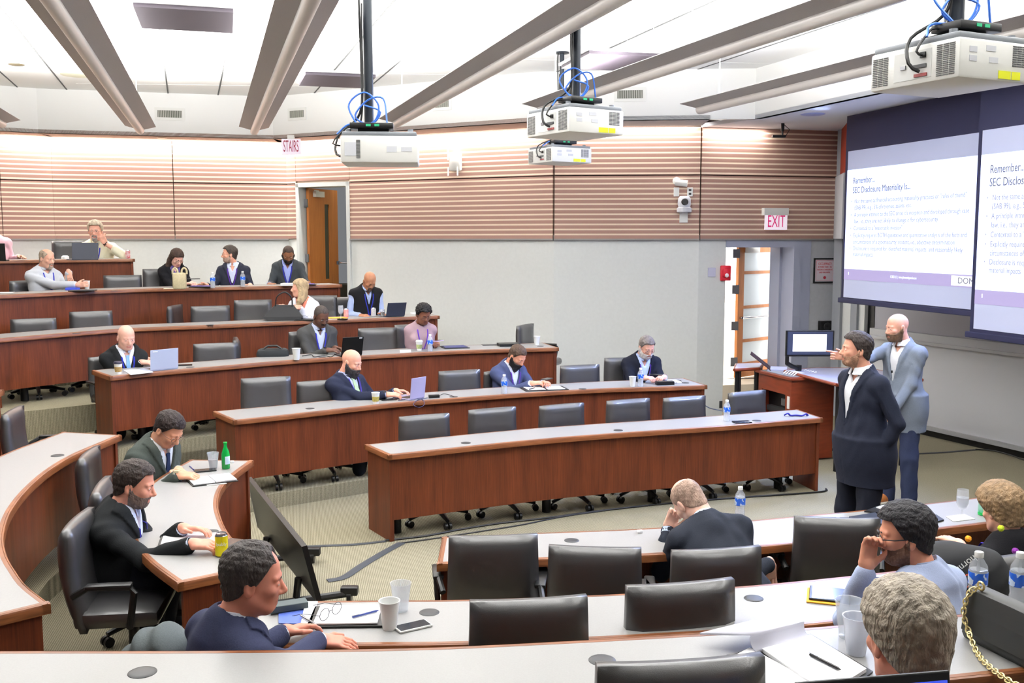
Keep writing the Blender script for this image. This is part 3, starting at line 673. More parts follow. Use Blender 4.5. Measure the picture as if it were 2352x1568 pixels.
# ---------------------------------------------------------------- projection screens
BLK=mat('screen_black',(24,27,62),.7)
FAB=mat('screen_fabric',(180,186,212),.8,emit=(170,185,235),es=.12)
SLD=mat('projected_slide',(200,200,210),.8,emit=(172,190,255),es=1.8)
FOOT=mat('projected_footer',(90,84,110),.8,emit=(190,178,226),es=.75)
TXT=mat('projected_text',(40,40,45),.8,emit=(165,168,190),es=.3)
TXT2=mat('projected_text_light',(60,60,65),.8,emit=(200,202,222),es=.55)
def screen(A,B,ztop,zwt,zst,zfh,zfb,zwb,zbot,label,first):
    A=Vector((A[0],A[1],0));B=Vector((B[0],B[1],0)); d=(B-A).normalized(); n=Vector((d.y,-d.x,0))
    if n.x>0: n=-n
    Wd=(B-A).length; R=frame(d,-n,Vector((0,0,1))); X=Matrix.Translation((A.x,A.y,0))@R
    r=empty('projection_screen',(A.x,A.y,zbot),0,label,'projection screen')
    mb=MB(); mb.X=X; mb.box((Wd/2,.004,(ztop+zbot)/2),(Wd,.006,ztop-zbot)); mb.build('black_backing',BLK,r,world=True)
    mb=MB(); mb.X=X; b=.055; mb.box((Wd/2,-.002,(zwt+zwb)/2),(Wd-2*b,.003,zwt-zwb)); mb.build('screen_fabric',FAB,r,world=True)
    mb=MB(); mb.X=X; mb.box((Wd/2,-.0045,(zst+zfh)/2),(Wd-2*b,.002,zst-zfh)); s=mb.build('slide_image',SLD,r,world=True)
    mb=MB(); mb.X=X; mb.box((Wd/2,-.0045,(zfh+zfb)/2),(Wd-2*b,.002,zfh-zfb)); f=mb.build('slide_footer',FOOT,r,world=True)
    mb=MB(); mb.X=X; mb.box((Wd/2-.01,0,zbot-.02),(Wd+.08,.03,.06),bev=.008); mb.build('bottom_bar',BLK,r,world=True)
    W0=Wd-2*b; hh=zst-zfh
    def tx(t,x,z,s,m=TXT,al='LEFT',w=None):
        o=text_obj('slide_text',t,s,Matrix.Identity(4),m,None,extr=.0005,align=al)
        xs=[v.co.x for v in o.data.vertices]; f=(w/(max(xs)-min(xs))) if w else .62
        o.data.transform(X@Matrix.Translation((b+x,-.007,z))@Matrix.Rotation(math.pi/2,4,'X')@Matrix.Diagonal((f,1,1,1)))
        o.parent=r; o.matrix_parent_inverse=Matrix.Translation(r.location).inverted()
    tx('Remember...',.055*W0,zst-.115*hh,.088*hh,w=.185*W0); tx('SEC Disclosure Materiality Is...',.055*W0,zst-.21*hh,.088*hh,w=.47*W0)
    for t,f in (('Not the same as financial/accounting materiality practices or "rules of thumb"',.32),('(SAB 99), e.g., 5% of revenue, assets, etc.',.385),
              ('A principle intrinsic to the SEC since it\'s inception and developed through case',.455),('law, i.e., they are not likely to change it for cybersecurity',.52),
              ('Contextual to a "reasonable investor"',.59),('Explicitly requires BOTH qualitative and quantitative analysis of the facts and',.66),
              ('circumstances of a cybersecurity incident, i.e., objective determination',.725),('Disclosure is required for identified material impacts, and reasonably likely',.79),('material impacts',.85)):
        tx(t,.075*W0,zst-f*hh,.060*hh,TXT2,w=W0*.0108*len(t))
        if t[0] in 'NACED': tx('•',.045*W0,zst-f*hh,.06*hh,TXT2)
    tx('8',.04*W0,(zfh+zfb)/2+.01,.045*hh,SLD)
    tx('© 2023 LLC  |  www.cybersecuritypractice.com',W0/2,(zfh+zfb)/2,.035*hh,SLD,'CENTER',w=.2*W0)
    mb=MB(); mb.X=X; mb.box((b+W0-.08*W0,-.006,(zfh+zfb)/2),(.155*W0,.002,(zfh-zfb)*.8)); mb.build('logo_patch',mat('logo_white',(200,200,210),.8,emit=(225,230,245),es=.9),r,world=True)
    tx('DOM',W0-.115*W0,(zfh+zfb)/2,.075*hh,mat('logo_grey',(60,60,70),.8,emit=(150,150,170),es=.35),w=.1*W0)
def zc(px,py,Y): return atY(px,py,Y).z
YA,YB=12.35,10.1
screen((4.10,12.40),(4.72,10.05),3.99,3.56,zc(1948,391,YA),zc(1937,617,YA),zc(1936,641,YA),zc(1932,682,YA),zc(1922,695,YA)+.05,'left projection screen showing the full slide, behind the bald man in the grey blazer',True)
YC=9.86
screen((4.55,9.86),(5.20,7.5),3.99,zc(2266,301,YC),zc(2266,357,YC),zc(2248,664,YC),zc(2246,696,YC),zc(2240,753,YC),zc(2218,770,YC)+.03,'right projection screen cut off by the picture edge, overlapping the left one',False)
# ---------------------------------------------------------------- chairs
def make_chair():
    r=empty('office_chair',(0,0,0),0,'chair','chair')
    mb=MB(); mb.box((0,-.03,.455),(.49,.42,.09),bev=.035); mb.build('seat',M_LEATHER,r,smooth=True)
    # back: local -Y is behind the sitter; leans back
    mb=MB(); nu,nv=8,12; vs=[];fs=[]
    def bp(u,v,s):
        x=(u-.5)*.50*(1-.06*abs(v-.2)); z=.40+v*.52; y=-.20-.07*v-.03*math.sin(v*3.14)*(1)+.018*((u-.5)*2)**2
        e=min(1,min(u,1-u)*9+.0,min(v,1-v)*9+.0); th=.018+.026*math.sqrt(max(0,e)); return (x,y+s*th,z)
    for s in(1,-1):
        for j in range(nv+1):
            for i in range(nu+1): vs.append(bp(i/nu,j/nv,s))
    K=(nu+1)*(nv+1)
    for o in(0,K):
        for j in range(nv):
            for i in range(nu): a=o+j*(nu+1)+i; fs.append((a,a+1,a+nu+2,a+nu+1))
    for i in range(nu): fs.append((i,i+1,K+i+1,K+i)); a=nv*(nu+1)+i; fs.append((a,a+1,K+a+1,K+a))
    for j in range(nv): a=j*(nu+1); fs.append((a,a+nu+1,K+a+nu+1,K+a)); a+=nu; fs.append((a,a+nu+1,K+a+nu+1,K+a))
    mb.add(vs,fs); mb.build('backrest',M_LEATHER,r,smooth='all')
    mb=MB(); mb.tube([(0,-.05,.41),(0,-.26,.40),(0,-.30,.52)],.02,8); mb.build('back_bracket',M_BLACK,r,smooth=True)
    for s in(-1,1):
        mb=MB(); mb.tube([(s*.22,.03,.43),(s*.29,.05,.44),(s*.30,.08,.62),(s*.29,.06,.645),(s*.29,-.14,.65),(s*.27,-.22,.60)],.018,8,flat=1)
        mb.box((s*.292,-.04,.655),(.06,.22,.025),bev=.01); mb.build('armrest',M_BLACK,r,smooth=True)
    mb=MB(); mb.tube([(0,0,.10),(0,0,.41)],.028,10); mb.box((0,0,.40),(.2,.25,.03)); mb.build('gas_lift',M_BLACK,r,smooth=True)
    mb=MB()
    for k in range(5):
        cs=MB(); a=math.radians(90+72*k); c,s=math.cos(a),math.sin(a)
        mb.tube([(0,0,.115),(.16*c,.16*s,.105),(.29*c,.29*s,.075)],[.026,.022,.016],8)
        cs.tube([(.29*c-.03*s,.29*s+.03*c,.032),(.29*c-.008*s,.29*s+.008*c,.032)],.030,12); cs.tube([(.29*c+.03*s,.29*s-.03*c,.032),(.29*c+.008*s,.29*s-.008*c,.032)],.030,12); cs.build('caster_wheel',M_BLACK,r,smooth=True)
    mb.build('star_base',M_BLACK,r,smooth=True)
    return r
CH0=make_chair(); ch_used=[False]
def chair(px,py,tier,face,label,group='office chairs at the lecture desks',topz=.89,pos=None,back=0):
    # (px,py): centre of the top of the backrest; face: heading of the seat front in degrees
    z=TZ[tier] if isinstance(tier,str) else tier
    sc=1
    if pos is None and tier in('F1','F2','F3','F4','F5','F6'):
        d=ray(px,py); d2=Vector((d.x,d.y,0)).normalized(); L_=FR[tier]; L_=[L_[0]*3-L_[1]*2]+L_+[L_[-1]*3-L_[-2]*2]; best=None
        for i in range(len(L_)-1):
            A_,B_=L_[i],L_[i+1]; e=B_-A_; det=d2.x*(-e.y)+e.x*d2.y; t=(A_.x*(-e.y)+e.x*A_.y)/det; u=(d2.x*A_.y-d2.y*A_.x)/det
            if -.001<=u<=1.001: n_=Vector((-e.y,e.x,0)).normalized(); best=t+back+(.70 if (face+68)%360<25 or (face+68)%360>335 else .85)/max(.5,abs(n_.dot(d2)))
        p=d2*best; need=HC+d.z/Vector((d.x,d.y,0)).length*best-z; sc=min(1.12,max(.9,need/.945)); p.z=0
    elif pos is None: p=at(px,py,z+topz)
    else: p=Vector(pos)
    a=math.radians(face); f=Vector((math.cos(a),math.sin(a),0))
    if pos is None: p=p+f*.28
    o=CH0 if not ch_used[0] else copy_tree(CH0)
    ch_used[0]=True
    o.location=(p.x,p.y,z+.002); o.rotation_euler=(0,0,a-math.pi/2); o.scale=(1,1,sc)
    tag(o,label,'chair',group); return o
ff=-68
for (x,y,f,l) in((972,946,-64,'empty chair behind the front far desk, leftmost of its six, strongly lit blue'),(1128,931,-64,'empty chair behind the front far desk, second from its left end'),
    (1287,922,-64,'empty chair behind the front far desk, third from its left end'),(1440,911,-66,'empty chair behind the front far desk, directly in front of the water bottle man'),
    (1569,905,-68,'empty chair behind the front far desk, just below the far wing desk end'),(1712,893,-62,'blue-lit chair at the right end of the front far desk beside the lectern')):
    chair(x,y,'F1',f,l)
for (x,y,f,l) in((609,860,-66,'empty chair at the left end of the second far row'),(734,868,-66,'empty chair directly left of the bald bearded man in navy'),(1053,845,-66,'empty grey-lit chair between the bearded laptop man and the man in the blue jacket'),
    (1330,833,-70,'empty chair between the man in the blue jacket and the white-bearded man')): chair(x,y,'F2',f,l)
for (x,y,f,l) in((494,783,-68,'empty chair in the third far row right of the silver laptop'),(866,748,-72,'empty chair right of the black laptop in the third far row')): chair(x,y,'F3',f,l)
chair(545,773,'F3',-165,'dark chair turned sideways behind the empty chair near the black bag')
chair(1202,741,'F3',-25,'chair swivelled sideways next to the white cup, third far row')
for (x,y,f,l) in((76,727,-62,'empty chair at the far left of the fourth row'),(208,710,-62,'empty chair in the fourth row, second from the left edge'),(482,698,-66,'empty chair just left of the one beside the black handbag'),(580,684,-70,'empty chair immediately left of the black handbag')): chair(x,y,'F4',f,l)
chair(397,697,'F4',0,'chair seen edge-on, swivelled sideways in the fourth row')
chair(281,628,'F5',-64,'empty chair in the fifth row between the grey shirt man and the long haired woman')
for (x,y,t,f,l) in((22,952,'C2',12,'dark brown chair at the left edge behind the curved desk'),(196,1050,'C1',10,'brown chair seen from the side behind the man in the green-grey suit'),(224,1126,'C1',14,'brown chair back just behind the shoulder of the black suited man')): chair(x,y,t,f,l)
for (x,y,f,l) in((1134,1245,96,'black chair back at the left end of the near front row'),(1366,1272,84,'slightly turned black chair back, second from the left in the near front row')): chair(x,y,'N1',f,l)
chair(1925,1203,'N1',86,'tall black chair back left of the man with glasses in the near front row')
chair(1217,1396,'N2',98,'black chair back in the second near row, right of the white phone')
chair(1568,1358,'N2',102,'tilted black chair back in the second near row, nearer the open notepad')
chair(1570,1540,'N3',98,'black chair top at the bottom of the picture beside the open notepad',topz=.90)

SEAT=[(160,549,'F6',-70,'dark chair behind the man in the cream shirt, topmost row'),(62,640,'F5',-35,'dark chair behind the balding man in light grey'),(368,613,'F5',-58,'grey-lit chair behind the long haired woman in black'),
 (734,674,'F4',-85,'chair just right of the blond woman in the white jacket'),(797,678,'F4',-62,'dark brown chair behind the man in the black vest'),(252,812,'F3',-46,'dark chair behind the bald man in the black suit'),
 (704,755,'F3',-55,'chair behind the man in the charcoal jacket'),(946,740,'F3',-66,'chair behind the woman in the mauve top'),(1146,845,'F2',-48,'dark chair behind the man in the blue blazer'),(1432,816,'F2',-80,'black chair behind the white-bearded man'),
 (1650,1254,'N1',100,'black chair back of the man resting his head on his hand'),(2345,1290,'N2',112,'bluish black chair back at the right edge above a water bottle'),(168,1206,'C1',8,'large brown chair on the left with the dark suited man in it')]
for (x,y,t,f,l) in SEAT: chair(x,y,t,f,l,topz=.94 if t=='N1' else .89,back=.26)
# ---------------------------------------------------------------- signed-distance modelling for people
A3=lambda v: np.array([v[0],v[1],v[2]],dtype=np.float32)
def smin(a,b,k):
    h=np.clip(.5+.5*(b-a)/k,0,1); return b*(1-h)+a*h-k*h*(1-h)
def smax(a,b,k): return -smin(-a,-b,k)
def cap(P,a,b,ra,rb=None):
    rb=ra if rb is None else rb; a=A3(a);b=A3(b); ab=b-a; L=float(ab@ab)+1e-9
    t=np.clip(((P-a)@ab)/L,0,1); d=P-a-t[:,None]*ab
    return np.sqrt((d*d).sum(1))-(ra+(rb-ra)*t)
def ell(P,c,r,R=None):
    q=P-A3(c)
    if R is not None: q=q@R
    r=np.array(r,dtype=np.float32); k0=np.sqrt(((q/r)**2).sum(1)); k1=np.sqrt(((q/(r*r))**2).sum(1))+1e-6
    return k0*(k0-1)/k1
def rbox(P,c,h,R=None,r=.01):
    q=P-A3(c)
    if R is not None: q=q@R
    q=np.abs(q)-(np.array(h,dtype=np.float32)-r); return np.sqrt((np.maximum(q,0)**2).sum(1))+np.minimum(q.max(1),0)-r
def NR(x,y,z): return np.array([A3(x),A3(y),A3(z)],dtype=np.float32).T
def snet(f,lo,hi,h):
    lo=np.array(lo,dtype=np.float32);hi=np.array(hi,dtype=np.float32); n=np.ceil((hi-lo)/h).astype(int)+1
    xs=[lo[i]+h*np.arange(n[i],dtype=np.float32) for i in range(3)]
    nb=(n+3)//4; bx=[lo[i]+h*(4*np.arange(nb[i],dtype=np.float32)+1.5) for i in range(3)]
    BG=np.stack(np.meshgrid(*bx,indexing='ij'),-1).reshape(-1,3); bv=f(BG).astype(np.float32).reshape(nb)
    near=np.abs(bv)<h*6.0
    V=np.repeat(np.repeat(np.repeat(bv,4,0),4,1),4,2)[:n[0],:n[1],:n[2]].copy(); NM=np.repeat(np.repeat(np.repeat(near,4,0),4,1),4,2)[:n[0],:n[1],:n[2]]
    ix=np.argwhere(NM); G=(lo+h*ix).astype(np.float32); out=np.empty(len(G),dtype=np.float32)
    for i in range(0,len(G),200000): out[i:i+200000]=f(G[i:i+200000])
    V[NM]=out; S=V<0; nc=n-1
    acc=np.zeros(tuple(nc)+(3,),dtype=np.float32); cnt=np.zeros(tuple(nc),dtype=np.float32)
    I=np.stack(np.meshgrid(*[np.arange(k) for k in nc],indexing='ij'),-1).astype(np.float32)
    cor=[(a,b,c) for a in(0,1) for b in(0,1) for c in(0,1)]
    sl=lambda A,c: A[c[0]:c[0]+nc[0],c[1]:c[1]+nc[1],c[2]:c[2]+nc[2]]
    for c in cor:
        for ax in range(3):
            if c[ax]: continue
            d=list(c); d[ax]=1; d=tuple(d); va,vb=sl(V,c),sl(V,d); m=(va<0)!=(vb<0)
            t=np.where(m,va/(va-vb+1e-12),0); p=np.zeros_like(acc); p[...]=np.array(c,dtype=np.float32); p[...,ax]+=t
            acc+=p*m[...,None]; cnt+=m
    M=cnt>0; idx=-np.ones(tuple(nc),dtype=np.int64); idx[M]=np.arange(M.sum())
    verts=lo+h*(I[M]+acc[M]/cnt[M][:,None])
    F=[]
    for ax in range(3):
        u,v=[(1,2),(2,0),(0,1)][ax]
        s0=[slice(None)]*3; s1=[slice(None)]*3; s0[ax]=slice(0,-1); s1[ax]=slice(1,None)
        a,b=S[tuple(s0)],S[tuple(s1)]; E=np.argwhere(a!=b)
        if len(E)==0: continue
        E=E[(E[:,u]>0)&(E[:,v]>0)&(E[:,u]<nc[u])&(E[:,v]<nc[v])]
        o=np.zeros((4,3),int); o[1,u]=-1; o[2,u]=-1;o[2,v]=-1; o[3,v]=-1
        q=np.stack([idx[tuple((E+o[k]).T)] for k in range(4)],1)
        fl=a[tuple(E.T)]; q[~fl]=q[~fl][:,::-1]; F.append(q)
    F=np.concatenate(F) if F else np.zeros((0,4),int); F=F[(F>=0).all(1)]
    return verts,F
def obj_np(name,parts,mats,parent=None):
    # parts: list of (verts, faces, material indices)
    V=np.concatenate([p[0] for p in parts]); off_=0; Fs=[];Ms=[]
    for v,f,m in parts:
        Fs.append(f+off_); Ms.append(np.full(len(f),m) if np.isscalar(m) else m); off_+=len(v)
    Fs=np.concatenate(Fs); Ms=np.concatenate(Ms)
    me=bpy.data.meshes.new(name); me.vertices.add(len(V)); me.vertices.foreach_set('co',V.astype(np.float32).ravel())
    me.loops.add(len(Fs)*4); me.polygons.add(len(Fs)); me.loops.foreach_set('vertex_index',Fs.astype(np.int32).ravel())
    me.polygons.foreach_set('loop_start',np.arange(0,len(Fs)*4,4,dtype=np.int32)); me.polygons.foreach_set('loop_total',np.full(len(Fs),4,dtype=np.int32))
    for m in mats: me.materials.append(m)
    me.polygons.foreach_set('material_index',Ms.astype(np.int32)); me.polygons.foreach_set('use_smooth',np.ones(len(Fs),dtype=bool))
    me.update(calc_edges=True); me.validate()
    return link(name,me,parent)
def skin(rgb): 
    k='skin_%d_%d_%d'%rgb
    if k in MATS: return MATS[k]
    m=mat(k,rgb,.5,noise=.06,nscale=30,spec=.35); b=m.node_tree.nodes['Principled BSDF']
    b.inputs['Subsurface Weight'].default_value=.12; b.inputs['Subsurface Radius'].default_value=(.02,.008,.004); b.inputs['Subsurface Scale'].default_value=.4
    return m
def cloth(rgb,n=.1): return mat('cloth_%d_%d_%d'%rgb,rgb,.85,noise=n,nscale=220,spec=.2,bump=.12,bscale=160)
def hairm(rgb): return mat('hair_%d_%d_%d'%rgb,rgb,.6,noise=.35,nscale=35,spec=.35,bump=.9,bscale=110,stretch=(1,1,.35))
EYEW=mat('eye_white',(222,216,210),.3); IRIS=mat('iris',(40,30,24),.3)
def fingers_sdf(W,X,Y,Z,s,pose,side,P):
    # W wrist, X towards fingers, Y towards thumb side, Z out of the back of the hand
    pt=lambda a,b,c: W+(X*a+Y*b+Z*c)*s
    R=NR(X,Y,Z)
    d=rbox(P,pt(.05,0,0),(.046*s,.037*s,.014*s),R,.013*s)
    d=smin(d,cap(P,pt(.012,0,0),pt(-.015,0,0),.026*s,.025*s),.02)
    curl={'rest':.35,'flat':.12,'type':.55,'hold':.8,'fist':1.25,'point':1.1}[pose]
    for i,(y,L) in enumerate(((-.029,.058),(-.010,.070),(.010,.076),(.029,.068))):
        c=curl*(1+.12*(i-1.5)) if pose!='point' else (.05 if i==3 else curl)
        if pose=='flat': y=y*1.15
        a=pt(.09,y,0); ang=c*.6; r=.0092*s
        for j,(fr) in enumerate((.45,.32,.23)):
            dirv=X*math.cos(ang)-Z*math.sin(ang)+Y*(y*1.5); b=a+dirv*(L*fr*s); r2=r*.93
            d=smin(d,cap(P,a,b,r,r2),.004); a=b;r=r2; ang+=c
    tc=.3 if pose in('flat','rest') else .9
    a=pt(.018,.028,-.006); d1=(X*.62+Y*(.75-.35*(tc>.5))-Z*.35*tc).normalized(); b=a+d1*.045*s; d2=(X*.85+Y*.25-Z*.45*tc).normalized(); c=b+d2*.034*s
    d=smin(d,cap(P,a,b,.014*s,.011*s),.01); d=smin(d,cap(P,b,c,.011*s,.0085*s),.005)
    return d
HW=[((lambda v:(v/np.linalg.norm(v)*rng.uniform(150,330)).astype(np.float32))(rng.randn(3)),rng.uniform(0,6.28)) for _ in range(10)]
def person(label,head,Y,tier,body,look,pitch=0,roll=0,fwd=.06,lat=0,stand=False,size=1.0,female=False,bulk=1.0,skinc=(205,150,125),hair=None,beard=None,
           outfit='suit',jacket=(30,32,40),shirt=(215,220,232),tie=None,trousers=(30,32,40),L=None,R=None,glasses=None,lanyard=None,h=None,brow=None,hipz=None,sleeve='long',noseup=1.0,legs=True,swx=1.0,sitz=None):
    tz=TZ[tier] if isinstance(tier,str) else tier
    Hc=atY(head[0],head[1],Y); zc_=Hc.y
    h=h or min(.014,max(.0045,zc_*.00125)); hh=min(.0075,max(.0034,zc_*.00062))
    s=size; ba=math.radians(body); ha=math.radians(look); pa=math.radians(pitch); ra=math.radians(roll)
    fwd0=Vector((math.cos(ha),math.sin(ha),0)); Fh=(fwd0*math.cos(pa)+Vector((0,0,1))*math.sin(pa)).normalized()
    Rh0=Vector((math.sin(ha),-math.cos(ha),0)); Uh=Rh0.cross(Fh).normalized(); 
    Rh=(Rh0*math.cos(ra)-Uh*math.sin(ra)); Uh=(Uh*math.cos(ra)+Rh0*math.sin(ra))
    HR=NR(Rh,Fh,Uh)
    hp=lambda x,y,z: Hc+(Rh*x+Fh*y+Uh*z)*s
    f=Vector((math.cos(ba),math.sin(ba),0)); r=Vector((math.sin(ba),-math.cos(ba),0))
    Nb=hp(0,-.045,-.105)+Vector((0,0,-.05*s))-f*.02
    pz=tz+(.93 if stand else .56); 
    if sitz: pz=tz+sitz
    Pv=Vector((Nb.x,Nb.y,pz))-f*fwd-r*lat
    U=(Nb-Pv).normalized(); Rb=(r-U*r.dot(U)).normalized(); Fb=U.cross(Rb).normalized(); L0=(Nb-Pv).length
    BR=NR(Rb,Fb,U)
    bp=lambda x,y,z: Pv+Rb*x+Fb*y+U*z      # z measured from pelvis up the spine
    sw=(.155 if female else .178)*s*(.9+.1*bulk)*swx; zs=L0-.055
    SR,SL=bp(sw-.012,0,zs-.022),bp(-sw+.012,0,zs-.022)
    # arms: a target is (point, pose, finger direction, thumb direction)
    arms=[]
    for side,S,tg in((1,SR,R),(-1,SL,L)):
        if tg is None: tg=(bp(side*.26,.12,.06) if not stand else bp(side*.27,.05,-.12),'rest',(f*.8+Vector((0,0,-.5))) if not stand else Vector((0,0,-1)),None)
        tp=bp(*tg[0]) if isinstance(tg[0],tuple) else Vector(tg[0]); pose=tg[1]; 
        l1,l2=.285*s,.255*s
        X=Vector(tg[2]).normalized() if len(tg)>2 and tg[2] is not None else None
        if X is None: X=((tp-(S-Vector((0,0,.22))+f*.05)).normalized()*.8+f*.25); X.z*=.4; X.normalize()
        Wp=tp-X*.07*s; dv=Wp-S; D=dv.length
        if D>(l1+l2)*.985: k=D/((l1+l2)*.985); l1*=k;l2*=k
        dn_=dv.normalized(); a=(l1*l1-l2*l2+D*D)/(2*D); hgt=math.sqrt(max(1e-6,l1*l1-a*a))
        hint=(Rb*tg[4][0]+Fb*tg[4][1]+U*tg[4][2]) if isinstance(tg[0],tuple) and len(tg)>4 else Vector(tg[4]) if len(tg)>4 and tg[4] is not None else (Vector((0,0,-1))+Rb*side*.22-Fb*.35)
        hv=(hint-dn_*hint.dot(dn_)).normalized(); E=S+dn_*a+hv*hgt
        Yt=Vector(tg[3]) if len(tg)>3 and tg[3] is not None else (-Rb*side*.9+Vector((0,0,.25)))
        Yt=(Yt-X*Yt.dot(X)).normalized(); Zt=X.cross(Yt).normalized()*(1)
        if side>0: Zt=-Yt.cross(X).normalized()
        # back of hand should look up or outwards
        if Zt.z<-.2: Zt=-Zt
        arms.append((side,S,E,Wp,X,Yt,Zt,pose))
    b=bulk
    hip=[bp(sd*.095,.02,0) for sd in(1,-1)]
    if stand:
        kn=[Vector((hip[i].x,hip[i].y,tz+.50))+f*.03+r*(.03*(1-2*i)) for i in(0,1)]; an=[Vector((k.x,k.y,tz+.09))-f*.03 for k in kn]
    else:
        kn=[hip[i]+f*.30+r*(.05*(1-2*i))+Vector((0,0,tz+.53-pz)) for i in(0,1)]
        an=[Vector((k.x,k.y,tz+.10))-f*.10 for k in kn]
    def torso(P,e=0.0):
        d=ell(P,bp(0,.0,.02),(.160*b+e,.118*b+e,.16+e),BR)
        d=smin(d,ell(P,bp(0,.018*b,L0*.33),((.145 if female else .155)*b+e,(.108*b)+e,.17+e),BR),.07)
        d=smin(d,ell(P,bp(0,.01,L0*.68),(.165*s*(.6+.4*b)+e,.106*(.5+.5*b)+e,.185+e),BR),.07)
        for sd in(1,-1): d=smin(d,cap(P,bp(0,-.01,zs+.022),bp(sd*sw*.90,-.005,zs-.018),.056*s+e,.050*s+e),.045)
        d=smin(d,cap(P,bp(0,-.015,zs+.0),bp(0,-.01,L0+.01),.075*s+e,.05*s+e*.4),.045)
        if female: 
            for sd in(1,-1): d=smin(d,ell(P,bp(sd*.075,.085,L0*.66),(.06+e,.055+e,.06+e),BR),.03)
        return d
    def armsdf(P,a,e,r0=.047,r1=.040,r2=.030,upto=1.0):
        side,S,E,Wp,X,Yt,Zt,pose=a
        d=cap(P,S,E,r0*s*(.7+.3*b)+e,r1*s+e)
        if upto>0: d=smin(d,cap(P,E,E.lerp(Wp,upto),r1*s+e,(r1+(r2-r1)*upto)*s+e),.02)
        return d
    def headsdf(P):
        q=((P-A3(Hc))@HR)/s; f32=np.float32
        o=lambda x,y,z:(x,y,z)
        d=ell(q,(0,-.012,.034),(.0755,.096,.086))
        d=smin(d,ell(q,(0,.020,-.035),(.0615,.072,.080)),.03)
        d=smin(d,ell(q,(0,.050,-.088),(.036,.030,.026)),.03)
        for sx in(1,-1):
            d=smin(d,cap(q,(sx*.052,-.0,-.055),(sx*.03,.052,-.092),.016,.014),.02)
            d=smin(d,ell(q,(sx*.040,.060,-.022),(.022,.020,.018)),.018)
            d=smin(d,cap(q,(sx*.012,.083,.021),(sx*.042,.070,.019),.0085),.012)
            d=smax(d,-ell(q,(sx*.031,.094,.0),(.016,.012,.010)),.010)
            e=ell(q,(sx*.079,-.010,-.008),(.008,.019,.032)); e=smax(e,-ell(q,(sx*.088,-.006,-.004),(.007,.011,.020)),.004)
            d=smin(d,e,.006)
            d=smin(d,ell(q,(sx*.031,.0755,.0),(.0145,.0125,.0115)),.003)
            d=smin(d,cap(q,(sx*.006,.098,-.036),(sx*.013,.091,-.036),.008),.005)
        d=smin(d,cap(q,(0,.082,.010),(0,.106*noseup,-.030),.0075,.0115),.009)
        d=smin(d,cap(q,(-.020,.081,-.0625),(.020,.081,-.0625),.0062),.006)
        d=smin(d,cap(q,(-.015,.080,-.072),(.015,.080,-.072),.0075),.006)
        d=smax(d,-cap(q,(-.022,.091,-.067),(.022,.091,-.067),.0022),.003)
        d=smin(d*s,cap(P,hp(0,-.025,-.06),Nb+U*.0,.056*s*(.75+.25*b),.060*s*(.7+.3*b)),.035)
        return d
    sk=skin(skinc); lipc=tuple(int(c*k) for c,k in zip(skinc,(.90,.76,.76)))
    parts=[]
    # head with neck
    ext=.155*s
    v,F_=snet(headsdf,[Hc[i]-ext-(.10 if i==2 else .03) for i in range(3)],[Hc[i]+ext for i in range(3)],hh)
    cen=v[F_].mean(1); q=((cen-A3(Hc))@HR)/s; mi=np.zeros(len(F_),int)
    for sx in(1,-1):
        e=ell(q,(sx*.031,.085,.0005),(.0120,.014,.0036)); mi[e<0]=1
        e=ell(q,(sx*.031,.085,.0005),(.0055,.016,.0042)); mi[(e<0)]=2
        if brow or hair or beard: 
            e=cap(q,(sx*.015,.089,.0195),(sx*.043,.073,.021),.0042); mi[(e<0)&(mi==0)]=4
    e=np.minimum(cap(q,(-.019,.085,-.0625),(.019,.085,-.0625),.0068),cap(q,(-.014,.085,-.072),(.014,.085,-.072),.0072)); mi[(e<0)]=3
    parts.append((v,F_,mi))
    # hands and bare forearms
    cuff={'long':.86,'short':0.0,'three':.5}[sleeve]
    for a in arms:
        side,S,E,Wp,X,Yt,Zt,pose=a
        hf=lambda P,a=a: smin(fingers_sdf(a[3],a[4],a[5],a[6],s*.98,a[7],a[0],P), cap(P,a[2].lerp(a[3],max(.0,cuff-.25)) if cuff>0 else a[1].lerp(a[2],.45),a[3],(.034 if cuff>0 else .042)*s,.027*s) if cuff>0 else smin(cap(P,a[1].lerp(a[2],.3),a[2],.046*s*(.8+.2*b),.038*s),cap(P,a[2],a[3],.038*s,.027*s),.02),.012)
        pts=[Wp+X*.17*s,Wp+X*.03,E.lerp(Wp,max(0,cuff-.3))]+([S.lerp(E,.25),E] if cuff==0 else [])+[Wp+Yt*.08,Wp-Yt*.06]
        lo=[min(p[i] for p in pts)-.055 for i in range(3)]; hi=[max(p[i] for p in pts)+.055 for i in range(3)]
        parts.append(snet(hf,lo,hi,min(.006,max(.0032,zc_*.0005)))+(0,))
    # coarse trunk and legs under the clothes
    pts=[bp(.3,0,-.1),bp(-.3,0,-.1),bp(.3,0,L0),bp(-.3,0,L0),bp(0,.25,.1),bp(0,-.2,.1)]
    def bare(P):
        d=torso(P,-.012)
        for i in(0,1): d=smin(d,smin(cap(P,hip[i],kn[i],.078*b,.055),cap(P,kn[i],an[i],.05,.036),.02),.03)
        return d
    pl=pts+kn+an
    lo=[min(p[i] for p in pl)-.10 for i in range(3)]; hi=[max(p[i] for p in pl)+.10 for i in range(3)]
    if not legs: lo[2]=max(lo[2],tz+.40)
    parts.append(snet(bare,lo,hi,.022)+(0,))
    root=obj_np('person',parts,[sk,EYEW,IRIS,mat('lip_%d_%d_%d'%lipc,lipc,.5),hairm(brow or (hair[1] if hair else (beard[1] if beard else (90,70,60))))])
    tag(root,label,'person')
    # neck opening profile in chest coordinates
    def loc(P): 
        q=(P-A3(Pv))@BR; return q
    low=.20 if outfit in('suit','blazer') else .30
    def vopen(q,wtop,zbot,ztop):
        w=np.clip((q[:,2]-zbot)/(ztop-zbot),0,1.3)*wtop; return w
